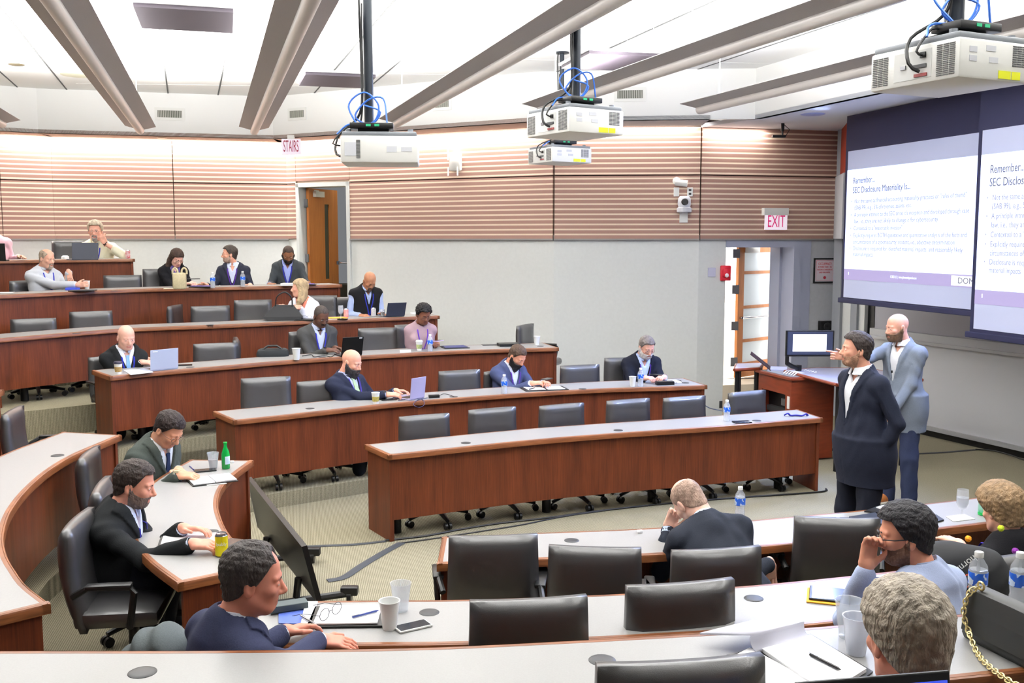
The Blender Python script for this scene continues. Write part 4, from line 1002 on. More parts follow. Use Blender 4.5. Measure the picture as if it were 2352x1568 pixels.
    fold=lambda q,am: am*(np.sin(q[:,2]*34+4*np.sin(q[:,0]*13+q[:,1]*9))*np.sin(q[:,0]*21+q[:,1]*17+2*np.sin(q[:,2]*8)))
    lo=[min(p[i] for p in pts+[a[j] for a in arms for j in(1,2,3)])-.11 for i in range(3)]; hi=[max(p[i] for p in pts+[a[j] for a in arms for j in(1,2,3)])+.11 for i in range(3)]
    if hi[2]<Nb.z+.05: hi[2]=Nb.z+.05
    hsdf=lambda P: cap(P,Nb-U*.03,hp(0,-.02,-.05),.058*s*(.75+.25*b)+.004,.060*s)
    def garment(inf,arm_e,upto,vn,hem,lapel,amp=.004,r0=.047,vneck_top=L0-.015):
        def g(P):
            q=loc(P); infl=inf+fold(q,amp)
            if vn:
                w=vopen(q,vn[0],vn[1],vneck_top); ax=np.abs(q[:,0])
                if lapel: infl=infl+.009*((ax-w>0)&(ax-w<.012+.05*np.clip((q[:,2]-vn[1])/(vneck_top-vn[1]),0,1))&(q[:,1]>0)&(q[:,2]>vn[1]))
            d=torso(P)-infl
            if hem and not stand: d=smin(d,smin(cap(P,hip[0],hip[0].lerp(kn[0],.35),.09*b+inf,.085*b+inf),cap(P,hip[1],hip[1].lerp(kn[1],.35),.09*b+inf,.085*b+inf),.04),.04)
            if hem and stand: d=smin(d,smax(np.sqrt((q[:,0]*.78)**2+q[:,1]**2)-(.130*b+inf),np.abs(q[:,2]+.07)-.20,.01),.11)
            if vn: d=smax(d,-smax(np.abs(q[:,0])-w,-q[:,1],.004),.004)
            for a in arms:
                if upto is None: continue
                kk=np.where(((P-A3(a[1]))**2).sum(1)<.016,.035,.007); d=smin(d,armsdf(P,a,arm_e,r0=r0,upto=upto)-fold(q,amp*1.3),kk)
            d=smax(d,-(cap(P,Nb-U*.06,hp(0,-.03,-.03),.060*s*(.75+.25*b)+.006)),.006)
            if stand: d=smax(d,-(q[:,2]+.21),.005)
            elif not hem: d=smax(d,-(q[:,2]+.02),.01)
            return d
        return g
    vb=L0*.40
    def build(name,g,m,hx=h): 
        v,F_=snet(g,lo,hi,hx); return obj_np(name,[(v,F_,0)],[m],root)
    GS=None
    if outfit in('suit','blazer'):
        sg_=garment(.010,0,None,(.028,L0-.085,L0-.01),False,False,.001); 
        def sg2(P): 
            q=loc(P); return smax(sg_(P),-(q[:,1]+.03),.01) if False else sg_(P)
        build('shirt',sg2,cloth(shirt,.04)); GS=garment(.019,.011,.90,(.070,vb,L0-.02),True,True); build('jacket',GS,cloth(jacket))
    elif outfit=='vest':
        build('shirt',garment(.012,.012,.92,(.03,L0-.085,L0-.01),False,False),cloth(shirt,.05)); GS=garment(.026,0,None,(.05,L0*.62,L0),False,False,.003); build('vest',GS,cloth(jacket))
    elif outfit=='shirt':
        GS=garment(.018,.012,.90 if sleeve=='long' else (.48 if sleeve=='three' else 0),(.045,L0*.84,L0-.01),False,False,.006); build('shirt',GS,cloth(shirt,.05))
    elif outfit=='tee':
        def upto0(P): return garment(.014,.0,None,None,False,False,.003)(P)
        gb=garment(.014,.0,None,None,False,False,.003)
        def GS(P):
            d=gb(P)
            for a in arms: d=smin(d,cap(P,a[1],a[1].lerp(a[2],.62),.058*s*(.75+.25*b),.052*s*(.75+.25*b)),.03)
            return d
        build('top',GS,cloth(shirt,.05))
    if outfit!='tee':
        # collar: a band round the neck, open at the front
        def collar(P):
            c=Nb+U*.012+(hp(0,-.03,-.06)-Nb).normalized()*.02; q=(P-A3(c))@BR; rr=np.sqrt((q[:,0]/1.0)**2+((q[:,1])/1.08)**2)
            rad=.066*s*(.72+.28*b); k=np.abs(rr-rad-np.clip(-q[:,2],-.02,.05)*.5)-.0035
            zt=.022-.030*(q[:,1]>0)*np.clip(q[:,1]/rad,0,1); d=np.maximum(k,np.abs(q[:,2]+.012-zt*.3)-(.026+zt*.2))
            return np.maximum(d,.010*s-np.abs(q[:,0])+(q[:,1]<0)*.1*-1)
        c=Nb; cl,ch=[c[i]-.12 for i in range(3)],[c[i]+.12 for i in range(3)]
        v,F_=snet(collar,cl,ch,max(.003,hh*.8)); 
        if len(F_): obj_np('collar',[(v,F_,0)],[cloth(jacket if outfit=='x' else shirt,.04)],root)
    if outfit=='suit' or sleeve=='long' and outfit=='blazer':
        for a in arms:
            mb=MB(); e0=a[2].lerp(a[3],.88); e1=a[2].lerp(a[3],.99); mb.tube([e0,e1],[.0375*s,.0355*s],16); mb.build('cuff',cloth(shirt,.04),root,smooth=True)
    # trousers
    tl=kn+an+hip
    tlo=[min(p[i] for p in tl)-.17 for i in range(3)]; thi=[max(p[i] for p in tl)+.16 for i in range(3)]
    def tr(P):
        q=loc(P); d=ell(P,bp(0,0,-.01),((.150*b,.108*b,.15) if stand else (.160*b+.006,.122*b+.006,.16)),BR)
        for i in(0,1):
            d=smin(d,smin(cap(P,hip[i],kn[i],.086*b,.078),cap(P,kn[i],an[i]+Vector((0,0,-.04)),.080,.070),.03),.04)
        return d-fold(q,.004)
    v,F_=snet(tr,tlo,thi,max(h,.012) if stand else .018); obj_np('trousers',[(v,F_,0)],[cloth(trousers)],root)
    if tie:
        def front(z,x=0,e=.0):
            o_=bp(x,.35,z); 
            for k in range(60):
                dd=float((torso(np.array([A3(o_)]))-.013-e)[0]); 
                if dd<.0015: break
                o_=o_-Fb*max(dd*.8,.001)
            return o_
        mb=MB(); zz=[L0-.03,L0-.07,L0-.14,L0-.22,L0*.42]; pp=[front(z) for z in zz]
        for i in range(len(pp)-1):
            w0,w1=[.016,.013,.022,.030,.034][i:i+2]; mb.add([pp[i]-Rb*w0+Fb*.006,pp[i]+Rb*w0+Fb*.006,pp[i+1]+Rb*w1+Fb*.006,pp[i+1]-Rb*w1+Fb*.006,pp[i]-Rb*w0-Fb*.006,pp[i]+Rb*w0-Fb*.006,pp[i+1]+Rb*w1-Fb*.006,pp[i+1]-Rb*w1-Fb*.006],[(0,1,2,3),(4,7,6,5),(0,3,7,4),(1,5,6,2),(0,4,5,1),(3,2,6,7)])
        mb.build('necktie',cloth(tie),root)
    if lanyard:
        col_,badge=lanyard
        def surf(x,z,e=.004,sgn=1):
            o_=bp(x,.38*sgn,z)
            for k in range(80):
                dd=float(torso(np.array([A3(o_)],dtype=np.float32))[0])-(.027 if outfit in('suit','blazer','vest') else .02)
                if abs(q_y(o_))<.0 or dd<e: break
                o_=o_-Fb*(sgn*max(dd*.7,.0012))
                if dd>1: break
            return o_
        def q_y(o_): return 1
        mb=MB(); ribs=[]
        zb=L0*.36
        for sd in(1,-1):
            pts2=[Nb-Fb*.065+U*.0,Nb+Rb*sd*.055-Fb*.03+U*.0]+[surf(sd*x,z) for x,z in((.062,L0-.05),(.058,L0-.10),(.045,L0-.17),(.025,L0-.24),(.004,zb))]
            mb.tube(pts2,.0075 if zc_>5 else .008,6,flat=.35)
        mb.build('lanyard',cloth(col_,.05),root,smooth=True)
        if badge:
            c=surf(0,zb-.05,.008); mb=MB(); mb.box(c,(.085,.006,.055),Matrix(((Rb.x,Fb.x,U.x),(Rb.y,Fb.y,U.y),(Rb.z,Fb.z,U.z)))); mb.box(c-U*.038,(.085,.007,.022),Matrix(((Rb.x,Fb.x,U.x),(Rb.y,Fb.y,U.y),(Rb.z,Fb.z,U.z))),mi=1)
            mb.build('name_badge',[M_PAPER,mat('badge_%d_%d_%d'%badge,badge,.5)],root)
    # hair, beard
    if hair:
        st,hc_=hair[0],hair[1]; th=hair[2] if len(hair)>2 else .012
        def hf(P):
            q=((P-A3(Hc))@HR)/s; y=q[:,1];z=q[:,2];x=q[:,0]
            d0=ell(q,(0,-.012,.034),(.0755,.096,.086)); d0=smin(d0,ell(q,(0,-.03,-.035),(.062,.062,.075)),.03)
            r1=sum(np.sin(q@wv+ph) for wv,ph in HW)/3.2
            phi=np.arctan2(x,y+.05); nz=.0010*np.sin(phi*34+5*r1+z*30)+.0016*r1
            if st=='curly' or st=='afro': nz=.0042*r1+.0022*sum(np.sin((q*2.1)@wv+ph) for wv,ph in HW[:6])/2
            if st=='long': nz=.0022*np.sin(phi*22+2*r1)+.001*r1
            line=np.interp(y,[-.2,-.085,-.04,-.012,.012,.03,.055,.2],[-.085,-.078,-.045,-.006,.0,.03,.074,.085])
            if st=='long': line=np.interp(y,[-.2,-.02,.02,.05,.2],[-.2,-.15,-.03,.05,.082])
            nz=nz*min(1,th/.010)
            t=th*(.55+.45*np.clip((z+.02)/.08,0,1)) 
            if st=='short' : t=t*(1+.35*np.clip(z/.1,0,1)*np.clip((y+.05)/.1,0,1))
            d=d0-t-nz; d=smax(d,line-z,.008 if st!='buzz' else .003)
            if st=='bald': d=smax(d,-ell(q,(0,.03,.13),(.064,.125,.078)),.006)
            if st=='thin': d=smax(d,-ell(q,(0,.085,.10),(.055,.042,.040)),.008)
            if st=='long':
                dr=(P-A3(Hc))
                d=smin(d,smin(cap(q,(.062,-.03,.0),(.088,-.01,-.16),.034,.040),cap(q,(-.062,-.03,.0),(-.088,-.01,-.16),.034,.040),.03)-nz,.03)
                d=smin(d,smin(cap(q,(.085,-.01,-.14),(.09,.03,-.24),.036,.022),cap(q,(-.085,-.01,-.14),(-.09,.03,-.24),.036,.022),.02)-nz,.02)
                d=smin(d,ell(q,(0,-.06,-.09),(.095,.045,.13))-nz,.03)
                d=smax(d,-ell(q,(0,.085,-.025),(.056,.075,.090)),.012)
            return d*s
        e=(.19 if st!='long' else .2)*s; lo2=[Hc[i]-e-((.12 if st=='long' else 0)) for i in range(3)]; hi2=[Hc[i]+e for i in range(3)]
        v,F_=snet(hf,lo2,hi2,hh*.9); obj_np('hair',[(v,F_,0)],[hairm(hc_)],root)
    if beard:
        st,bc=beard[0],beard[1]; t={'full':.010,'long':.012,'stubble':.0022,'goatee':.009,'mustache':.006}[st]
        def bf(P):
            q=((P-A3(Hc))@HR)/s; x,y,z=q[:,0],q[:,1],q[:,2]; nz=.0015*np.sin(x*300+5*np.sin(z*80))*np.sin(z*280+y*200)
            d=headsdf(P)/s-t-nz
            lim=np.interp(y,[-.02,.0,.02,.05,.075,.2],[.02,.0,-.03,-.045,-.046,-.048]); d=smax(d,z-lim,.004); d=smax(d,-(y+.005-.0*z),.005); d=smax(d,-(z+.125),.008)
            if st in('goatee','mustache'): d=smax(d,np.abs(x)-.032,.004)
            if st=='mustache': d=smax(d,-.061-z,.003)
            else: d=smax(d,-(cap(q,(-.017,.092,-.068),(.017,.092,-.068),.0095)),.003)
            d=smax(d,-cap(q,(0,.100,-.025),(0,.105,-.043),.015),.003)
            if st=='long': d=smin(d,ell(q,(0,.062,-.125),(.036,.028,.045))-nz,.02)
            if st=='goatee': d=smin(d,ell(q,(0,.068,-.112),(.020,.018,.022))-nz,.012)
            return d*s
        v,F_=snet(bf,[Hc[i]-.20*s for i in range(3)],[Hc[i]+.15*s for i in range(3)],hh*.9)
        if len(F_): obj_np('beard',[(v,F_,0)],[hairm(bc)],root)
    if glasses:
        mb=MB(); rr=.0014 if glasses!='thick' else .0026
        for sx in(1,-1):
            mb.tube([hp(sx*.032+.024*math.cos(w),.098-.004*abs(math.cos(w)),-.004+.017*math.sin(w)) for w in [k*math.pi/8 for k in range(16)]],rr*s,6,closed=True)
            mb.tube([hp(sx*.056,.092,.0),hp(sx*.076,.05,.001),hp(sx*.082,-.005,.004),hp(sx*.082,-.02,-.012)],rr*s,6)
        mb.tube([hp(-.008,.100,.0),hp(0,.103,.003),hp(.008,.100,.0)],rr*s,6)
        mb.build('glasses',mat('glasses_frame',(30,28,30),.3) if glasses=='thick' else mat('glasses_wire',(95,75,70),.3,metal=.6),root,smooth=True)
    if stand:
        for i in(0,1):
            sg=f; 
            def sh(P,i=i): 
                R_=NR(r,f,Vector((0,0,1))); c=Vector((an[i].x,an[i].y,tz))+f*.06
                d=ell(P,c+Vector((0,0,.045)),(.048,.135,.05),R_); d=smin(d,ell(P,c-f*.06+Vector((0,0,.07)),(.045,.07,.07),R_),.03)
                return smax(d,-(P[:,2]-tz-.022),.004)
            c=Vector((an[i].x,an[i].y,tz)); v,F_=snet(sh,[c.x-.25,c.y-.25,tz-.01],[c.x+.25,c.y+.25,tz+.2],.007)
            so=obj_np('shoe',[(v,F_,0)],[mat('shoe_'+('tan' if shoes_tan[0] else 'black'),(150,92,48) if shoes_tan[0] else (22,20,20),.45)],root)
            mb=MB(); M_=frame(r,f,Vector((0,0,1)),c+f*.06)
            mb.X=M_; mb.lathe([(0,.003),(.052,.003),(.056,.012),(.054,.026),(0,.026)],22,axis=Matrix.Diagonal((1,2.6,1))); mb.build('shoe_sole',mat('sole_white',(225,222,215),.6) if shoes_tan[0] else M_BLACK,so,smooth=True)
    return root,dict(hp=hp,bp=bp,Hc=Hc,Nb=Nb,Pv=Pv,U=U,Rb=Rb,Fb=Fb,L0=L0,arms=arms,f=f,r=r,s=s,an=an)
shoes_tan=[False]
def T(px,py,tier,dz=.03,pose='rest',d=None,th=None,el=None):
    z=(TZ[tier]+DH if isinstance(tier,str) else tier)+dz; return (at(px,py,z),pose,d,th,el)
DK=(24,26,32)
navy=(26,32,58)
UP=Vector((0,0,1))
P={}
def TY(px,py,Y,pose='rest',d=None,th=None,el=None): return (atY(px,py,Y),pose,d,th,el)
# --- standing presenters
P['v']=person('standing man in a navy suit, hand in pocket, in profile facing left',(1966,803),7.15,0,-162,178,pitch=3,fwd=.04,stand=True,bulk=1.26,size=1.03,skinc=(206,150,128),hair=('short',(50,42,40),.014),beard=('stubble',(140,104,84)),
   outfit='suit',jacket=(30,34,48),shirt=(225,228,235),trousers=(24,27,38),L=((-.17,.06,-.02),'fist',(-.5,.1,-.8),None,(-1,-.75,-.1)),R=TY(1940,1050,7.32,'fist',(-.3,-.2,-.6)))
shoes_tan[0]=True
P['w']=person('bald bearded man in a grey blazer and jeans, standing and pointing left',(2060,752),9.15,0,-150,-168,pitch=-8,fwd=.03,stand=True,bulk=1.16,size=1.04,skinc=(212,158,138),beard=('full',(96,74,58)),brow=(96,74,58),
   outfit='blazer',jacket=(104,112,126),shirt=(226,228,235),trousers=(40,47,72),R=TY(1918,816,8.9,'point',(-1,-.1,.12),(0,0,1),(0,.0,-1)),L=TY(2043,955,8.95,'fist',(-.5,-.2,-.8)))
shoes_tan[0]=False
# --- top row
P['a']=person('person in a pink shirt cut off by the left edge in the topmost row',(-20,520),14.0,'F6',-70,-80,outfit='shirt',shirt=(232,190,202),skinc=(215,165,145),hair=('short',(90,80,70)),L=T(52,589,'F6',.03,'fist',(.9,-.3,0)),legs=False)
P['b']=person('grey haired man in a cream shirt, topmost row, leaning cheek on hand',(219,530),14.3,'F6',-80,-78,pitch=-6,size=1.16,bulk=1.15,skinc=(214,160,140),hair=('short',(172,158,138),.018),beard=('goatee',(150,140,135)),
   outfit='shirt',shirt=(226,222,196),glasses='wire',lanyard=((40,46,150),None),L=TY(236,546,14.18,'fist',(-.3,-.1,.9),(-1,0,0),(1,-.4,-.5)),R=T(244,584,'F6',.03,'hold',(.3,-.9,0)),sleeve='three',legs=False)
# --- fifth row
P['c']=person('balding man in a light grey shirt with a goatee holding a white cup',(108,594),12.7,'F5',-38,-22,pitch=-12,fwd=-.05,bulk=1.2,skinc=(210,160,138),hair=('bald',(150,135,118),.008),beard=('goatee',(170,150,135)),outfit='shirt',shirt=(186,189,196),
   lanyard=((40,46,150),None),R=TY(190,653,12.5,'hold',(1,.1,.1),(0,0,1)),L=TY(160,636,12.65,'rest',(.25,-.2,-.95),(-1,0,0)),legs=False)
P['d']=person('woman with long dark brown hair in a black jacket looking down at her phone',(406,592),13.65,'F5',-55,-45,pitch=-32,fwd=.05,female=True,skinc=(222,172,156),hair=('long',(54,38,30),.014),outfit='blazer',jacket=(20,20,24),shirt=(92,80,130),
   glasses='wire',R=TY(434,650,13.4,'hold',(.9,-.2,.2)),L=TY(444,649,13.45,'hold',(.5,-.8,.1)),legs=False)
P['e']=person('dark haired man in a navy blazer with purple lanyard looking to the left',(527,584),14.05,'F5',-82,-158,pitch=0,fwd=.0,skinc=(214,158,134),hair=('short',(56,48,42),.013),beard=('stubble',(150,125,110)),outfit='blazer',jacket=(40,43,56),shirt=(206,214,236),
   glasses='wire',lanyard=((72,40,128),(240,120,50)),R=TY(462,655,13.7,'rest',(-.9,-.4,0)),L=TY(575,655,13.8,'rest',(.3,-.9,0)),legs=False)
P['f']=person('man in dark grey suit reading at the right end of the fifth row',(662,584),14.35,'F5',-82,-72,pitch=-34,fwd=.08,bulk=1.12,skinc=(128,86,62),hair=('buzz',(58,44,38),.003),beard=('full',(28,22,20)),outfit='suit',jacket=(54,58,62),shirt=(150,160,214),
   lanyard=((40,44,150),(220,50,50)),R=TY(622,653,14.0,'rest',(.5,-.8,0)),L=TY(702,650,14.1,'rest',(-.3,-.9,0)),legs=False)
# --- fourth row
P['g']=person('woman with long blond hair in a white jacket reaching into her black handbag',(688,662),13.05,'F4',-95,-166,pitch=2,fwd=.04,female=True,skinc=(218,164,142),hair=('long',(168,146,114),.014),outfit='blazer',jacket=(226,228,236),shirt=(200,120,100),sleeve='long',
   R=TY(641,702,12.75,'fist',(-.4,-.6,.1)),L=TY(676,707,12.75,'rest',(-.9,-.4,-.1)),legs=False)
P['h']=person('bald man in a black vest over a light blue shirt looking down at a tablet',(849,645),13.55,'F4',-62,-58,pitch=-38,fwd=.10,bulk=1.22,size=1.03,skinc=(168,116,88),beard=('goatee',(90,72,64)),brow=(60,45,38),outfit='vest',jacket=(22,22,26),shirt=(160,175,212),
   lanyard=((40,50,150),(230,110,60)),R=TY(836,725,13.35,'rest',(.8,-.5,0)),L=TY(880,721,13.4,'rest',(.3,-.9,0)),legs=False)
# --- third row
P['i']=person('bald man in a black suit and light blue tie typing on a silver laptop',(290,775),10.35,'F3',-52,-50,pitch=-16,fwd=.02,bulk=1.1,size=1.06,skinc=(216,168,150),brow=(190,150,130),outfit='suit',jacket=(26,28,30),shirt=(226,230,240),tie=(120,160,214),
   lanyard=((36,44,150),None),R=T(340,832,'F3',.05,'type',(.95,-.2,0)),L=T(352,826,'F3',.05,'type',(.9,-.3,0)),legs=False)
P['j']=person('man in a charcoal tweed jacket with a moustache typing on a black laptop',(738,727),11.7,'F3',-58,-52,pitch=-26,fwd=.08,bulk=1.15,size=1.06,skinc=(92,62,50),hair=('buzz',(60,52,48),.002),beard=('mustache',(26,22,22)),outfit='blazer',jacket=(66,66,66),shirt=(198,206,232),
   lanyard=((40,44,150),(220,40,50)),R=T(765,804,'F3',.05,'type',(.95,-.2,0)),L=T(781,800,'F3',.05,'type',(.8,-.5,0)),legs=False)
P['k']=person('woman with short black curly hair in a mauve top, holding a phone',(973,722),12.1,'F3',-72,-62,pitch=-24,fwd=.05,female=True,skinc=(120,76,58),hair=('afro',(20,17,18),.026),outfit='tee',shirt=(148,124,132),sleeve='short',glasses='wire',
   lanyard=((88,52,150),None),R=T(992,790,'F3',.05,'hold',(.8,-.5,.1)),L=T(1003,787,'F3',.06,'hold',(.2,-.9,.1)),legs=False)
# --- second row
P['l']=person('bald man with a long dark beard in a navy suit at a laptop',(808,832),10.1,'F2',-38,-24,pitch=-18,fwd=-.14,bulk=1.15,size=1.07,skinc=(218,160,138),beard=('long',(52,48,50)),brow=(120,85,70),outfit='suit',jacket=(32,36,54),shirt=(170,176,210),tie=(150,168,140),
   lanyard=((60,50,130),(214,40,50)),R=T(905,906,'F2',.05,'type',(.98,0,0)),L=T(925,898,'F2',.05,'type',(.95,-.1,0)),legs=False,sitz=.50)
P['m']=person('bearded man in a blue blazer looking down at his phone',(1188,818),11.05,'F2',-52,-40,pitch=-36,fwd=.06,size=1.05,skinc=(208,148,122),hair=('short',(72,54,42),.008),beard=('long',(36,30,28)),outfit='blazer',jacket=(62,70,102),shirt=(214,220,236),
   lanyard=((84,52,140),None),R=T(1236,879,'F2',.06,'hold',(.95,-.2,.1)),L=T(1254,878,'F2',.06,'hold',(.3,-.8,.2)),legs=False)
P['n']=person('grey haired man with white beard and glasses in a black blazer using a phone',(1485,797),11.5,'F2',-76,-68,pitch=-26,fwd=.10,bulk=1.2,size=1.05,skinc=(208,156,138),hair=('short',(104,96,92),.010),beard=('full',(196,190,188)),outfit='blazer',jacket=(22,25,38),shirt=(184,200,236),
   glasses='wire',lanyard=((70,46,130),None),R=T(1492,868,'F2',.06,'hold',(.6,-.8,.1)),L=T(1520,866,'F2',.06,'hold',(-.5,-.8,.1)),legs=False)
# --- centre block
P['o']=person('dark haired man with glasses in a green-grey suit writing in a notebook',(388,986),6.85,'C1',-22,-24,pitch=-38,fwd=.10,bulk=1.05,size=1.05,skinc=(206,150,122),hair=('short',(38,28,26),.012),outfit='suit',jacket=(62,68,64),shirt=(222,226,232),tie=(30,40,70),
   glasses='wire',R=T(436,1092,'C1',.04,'hold',(.9,-.1,0),(0,1,.3)),L=T(418,1084,'C1',.04,'rest',(.6,-.8,0)))
P['p']=person('bearded dark haired man in a black suit writing beside a yellow can',(310,1112),5.35,'C1',4,6,pitch=-14,fwd=.08,bulk=1.12,size=1.06,skinc=(214,150,128),hair=('short',(48,38,34),.012),beard=('stubble',(110,92,86)),outfit='suit',jacket=(26,28,30),shirt=(206,214,238),
   lanyard=((46,44,130),None),R=T(472,1250,'C1',.05,'hold',(.98,-.1,0),(0,1,.3)),L=T(450,1214,'C1',.06,'rest',(.95,-.1,0)))
# --- near wing
P['q']=person('man with dark curly thinning hair in a blue suit at the lower left',(583,1330),3.4,'N2',40,12,pitch=-8,fwd=.10,bulk=1.15,size=1.03,skinc=(198,132,112),hair=('thin',(58,52,50),.016),outfit='suit',jacket=(46,50,74),shirt=(224,228,240),tie=(70,56,40),
   lanyard=((60,50,160),None),R=T(775,1474,'N2',.02,'rest',(.98,.0,-.1),(0,1,.2)),L=T(690,1440,'N2',.04,'rest',(.7,.6,0)))
P['r']=person('balding man in a dark jacket seen from behind, head resting on his hand',(1583,1152),5.6,'N1',92,118,pitch=-46,roll=-14,fwd=.34,lat=-.10,bulk=1.15,size=1.07,skinc=(224,180,160),hair=('bald',(150,125,110),.003),outfit='blazer',jacket=(36,40,50),shirt=(200,214,240),
   lanyard=((36,46,170),None),L=TY(1546,1186,5.75,'fist',(.35,.0,.95),(1,0,0),(-.3,.4,-1)),R=TY(1768,1320,5.5,'rest',(.1,.2,-.9)))
P['s']=person('bearded man with black framed glasses in a light blue shirt, hand at his face',(2078,1228),4.05,'N2',128,168,pitch=-6,fwd=.10,bulk=1.15,size=1.05,skinc=(214,152,126),hair=('short',(34,32,36),.020),beard=('stubble',(110,80,66)),outfit='shirt',shirt=(160,172,202),
   glasses='thick',lanyard=((34,46,160),None),L=TY(1996,1262,4.05,'hold',(.15,.1,.95),(1,.3,0),(-.4,.5,-1)),R=T(2010,1345,'N2',.03,'rest',(-.8,.6,0)),sleeve='long')
P['t']=person('woman with wavy light brown hair in a black cardigan with coloured pompoms',(2300,1172),5.15,'N1',118,108,pitch=-10,fwd=-.04,female=True,skinc=(222,170,148),hair=('short',(128,104,76),.040),outfit='tee',shirt=(18,18,22),sleeve='three',
   lanyard=((60,50,170),None),L=T(2178,1238,'N1',.03,'rest',(-.5,.85,.1),(1,.3,0)))
P['u']=person('grey haired man seen from behind at the bottom right',(2082,1462),2.2,'N3',96,100,pitch=-10,fwd=.06,size=1.02,skinc=(218,150,128),hair=('short',(158,148,134),.020),outfit='shirt',shirt=(90,104,140))

def watch(k,side,rgb=(20,20,22)):
    r_,I=P[k]; a=[x for x in I['arms'] if x[0]==side][0]; c=a[3]-a[4]*.004+(a[3]-a[2]).normalized()*-.012; ax=(a[3]-a[2]).normalized(); x=ax.orthogonal().normalized(); y=ax.cross(x); R_=.0325*I['s']
    mb=MB(); mb.tube([c+(x*math.cos(w)+y*math.sin(w))*R_ for w in [j*math.pi/8 for j in range(16)]],.006,6,closed=True); z=a[6]; mb.box(c+z*(R_+.002),(.034,.034,.012)); mb.build('wristwatch',mat('watch_%d_%d_%d'%rgb,rgb,.3),r_,smooth=True)
watch('b',-1); watch('j',1,(30,30,32)); watch('l',1,(70,70,74)); watch('w',-1,(60,58,54)); watch('o',1,(180,170,140))
r_,I=P['w']; mb=MB(); c=I['bp'](-.005,.165,I['L0']*.60); mb.box(c,(.016,.016,.026),bev=.006); mb.tube(resample([c,c+Vector((-.01,-.005,-.06)),c+Vector((-.03,.0,-.12)),c+Vector((-.05,.01,-.2))],12),.0015,5); mb.build('lapel_microphone',M_BLACK,r_)
# ---------------------------------------------------------------- small things on the desks
def dz(t): return (TZ[t]+DH if isinstance(t,str) else t)+.0012
def base(px,py,t): return at(px,py,dz(t))
def bottle(px,py,t,label,hgt=.205,scale=1.0):
    p=base(px,py,t); r=empty('water_bottle',p,0,label,'water bottle','clear water bottles with blue labels'); s=hgt/.205*scale
    pr=[(0,0),(.029,0),(.032,.006),(.030,.03),(.032,.045),(.029,.06),(.032,.08),(.032,.14),(.030,.155),(.014,.182),(.0125,.19)]
    mb=MB(); mb.lathe([(a*s,b*s) for a,b in pr],20); mb.build('bottle_body',M_GLASS,r,smooth=True)
    mb=MB(); mb.lathe([(a*s*.94,b*s+.001) for a,b in pr[:8]]+[(0,.13*s)],20); mb.build('water_fill',mat('water_pale',(226,232,240),.1,alpha=.34),r,smooth=True)
    mb=MB(); mb.lathe([(.0328*s,.088*s),(.0332*s,.09*s),(.0332*s,.132*s),(.0328*s,.134*s)],20,mis=[0,0,0]); mb.build('bottle_label',nodes_mat('bottle_label',label_mat),r,smooth=True)
    mb=MB(); mb.lathe([(.015*s,.185*s),(.0155*s,.187*s),(.0155*s,.203*s),(.014*s,.205*s),(0,.205*s)],16); mb.build('bottle_cap',M_WHITE,r,smooth=True)
    return r
def label_mat(nt,b):
    N=nt.nodes.new; L=nt.links.new; tc=N('ShaderNodeTexCoord'); n=N('ShaderNodeTexNoise'); n.inputs['Scale'].default_value=38; n.inputs['Detail'].default_value=1
    L(tc.outputs['Object'],n.inputs['Vector']); r=N('ShaderNodeValToRGB'); r.color_ramp.interpolation='CONSTANT'; e=r.color_ramp.elements; e[0].color=col(30,92,200); e[1].position=.56; e[1].color=col(206,220,240)
    L(n.outputs['Fac'],r.inputs[0]); L(r.outputs[0],b.inputs['Base Color']); b.inputs['Roughness'].default_value=.3
def cup(px,py,t,label,kind='paper',s=1.0,lid=None,sleeve=None,fill=None):
    p=base(px,py,t); m=M_WHITE if kind=='paper' else (M_GLASS if kind!='frost' else mat('frosted_plastic',(228,232,242),.2,alpha=.62))
    r=empty('paper_cup' if kind=='paper' else 'plastic_cup',p,0,label,'cup')
    h=.108*s; r0,r1=.027*s,.040*s
    mb=MB(); mb.lathe([(0,.002),(r0,0),(r1,h),(r1*1.06,h+.001),(r1*1.06,h+.005),(r1*.97,h+.004),(r0*.94,.006),(0,.006)],22); mb.build('cup_body',m,r,smooth=True)
    if sleeve: 
        f=lambda z:r0+(r1-r0)*z/h
        mb=MB(); mb.lathe([(f(.025*s)+.0006,.025*s),(f(.025*s)+.0018,.026*s),(f(.075*s)+.0018,.074*s),(f(.075*s)+.0006,.075*s)],22); mb.build('cup_sleeve',mat('sleeve_%d_%d_%d'%sleeve,sleeve,.7,noise=.3,nscale=60),r,smooth=True)
    if lid: mb=MB(); mb.lathe([(r1*1.08,h-.002),(r1*1.08,h+.007),(r1*.98,h+.012),(r1*.94,h+.020),(0,h+.018)],22); mb.build('cup_lid',lid,r,smooth=True)
    if fill: 
        z=h*fill[1]; f=lambda z:(r0+(r1-r0)*z/h)*.95
        mb=MB(); mb.lathe([(0,.008),(f(.008),.008),(f(z),z),(0,z)],22); mb.build('drink',fill[0],r,smooth=True)
    return r
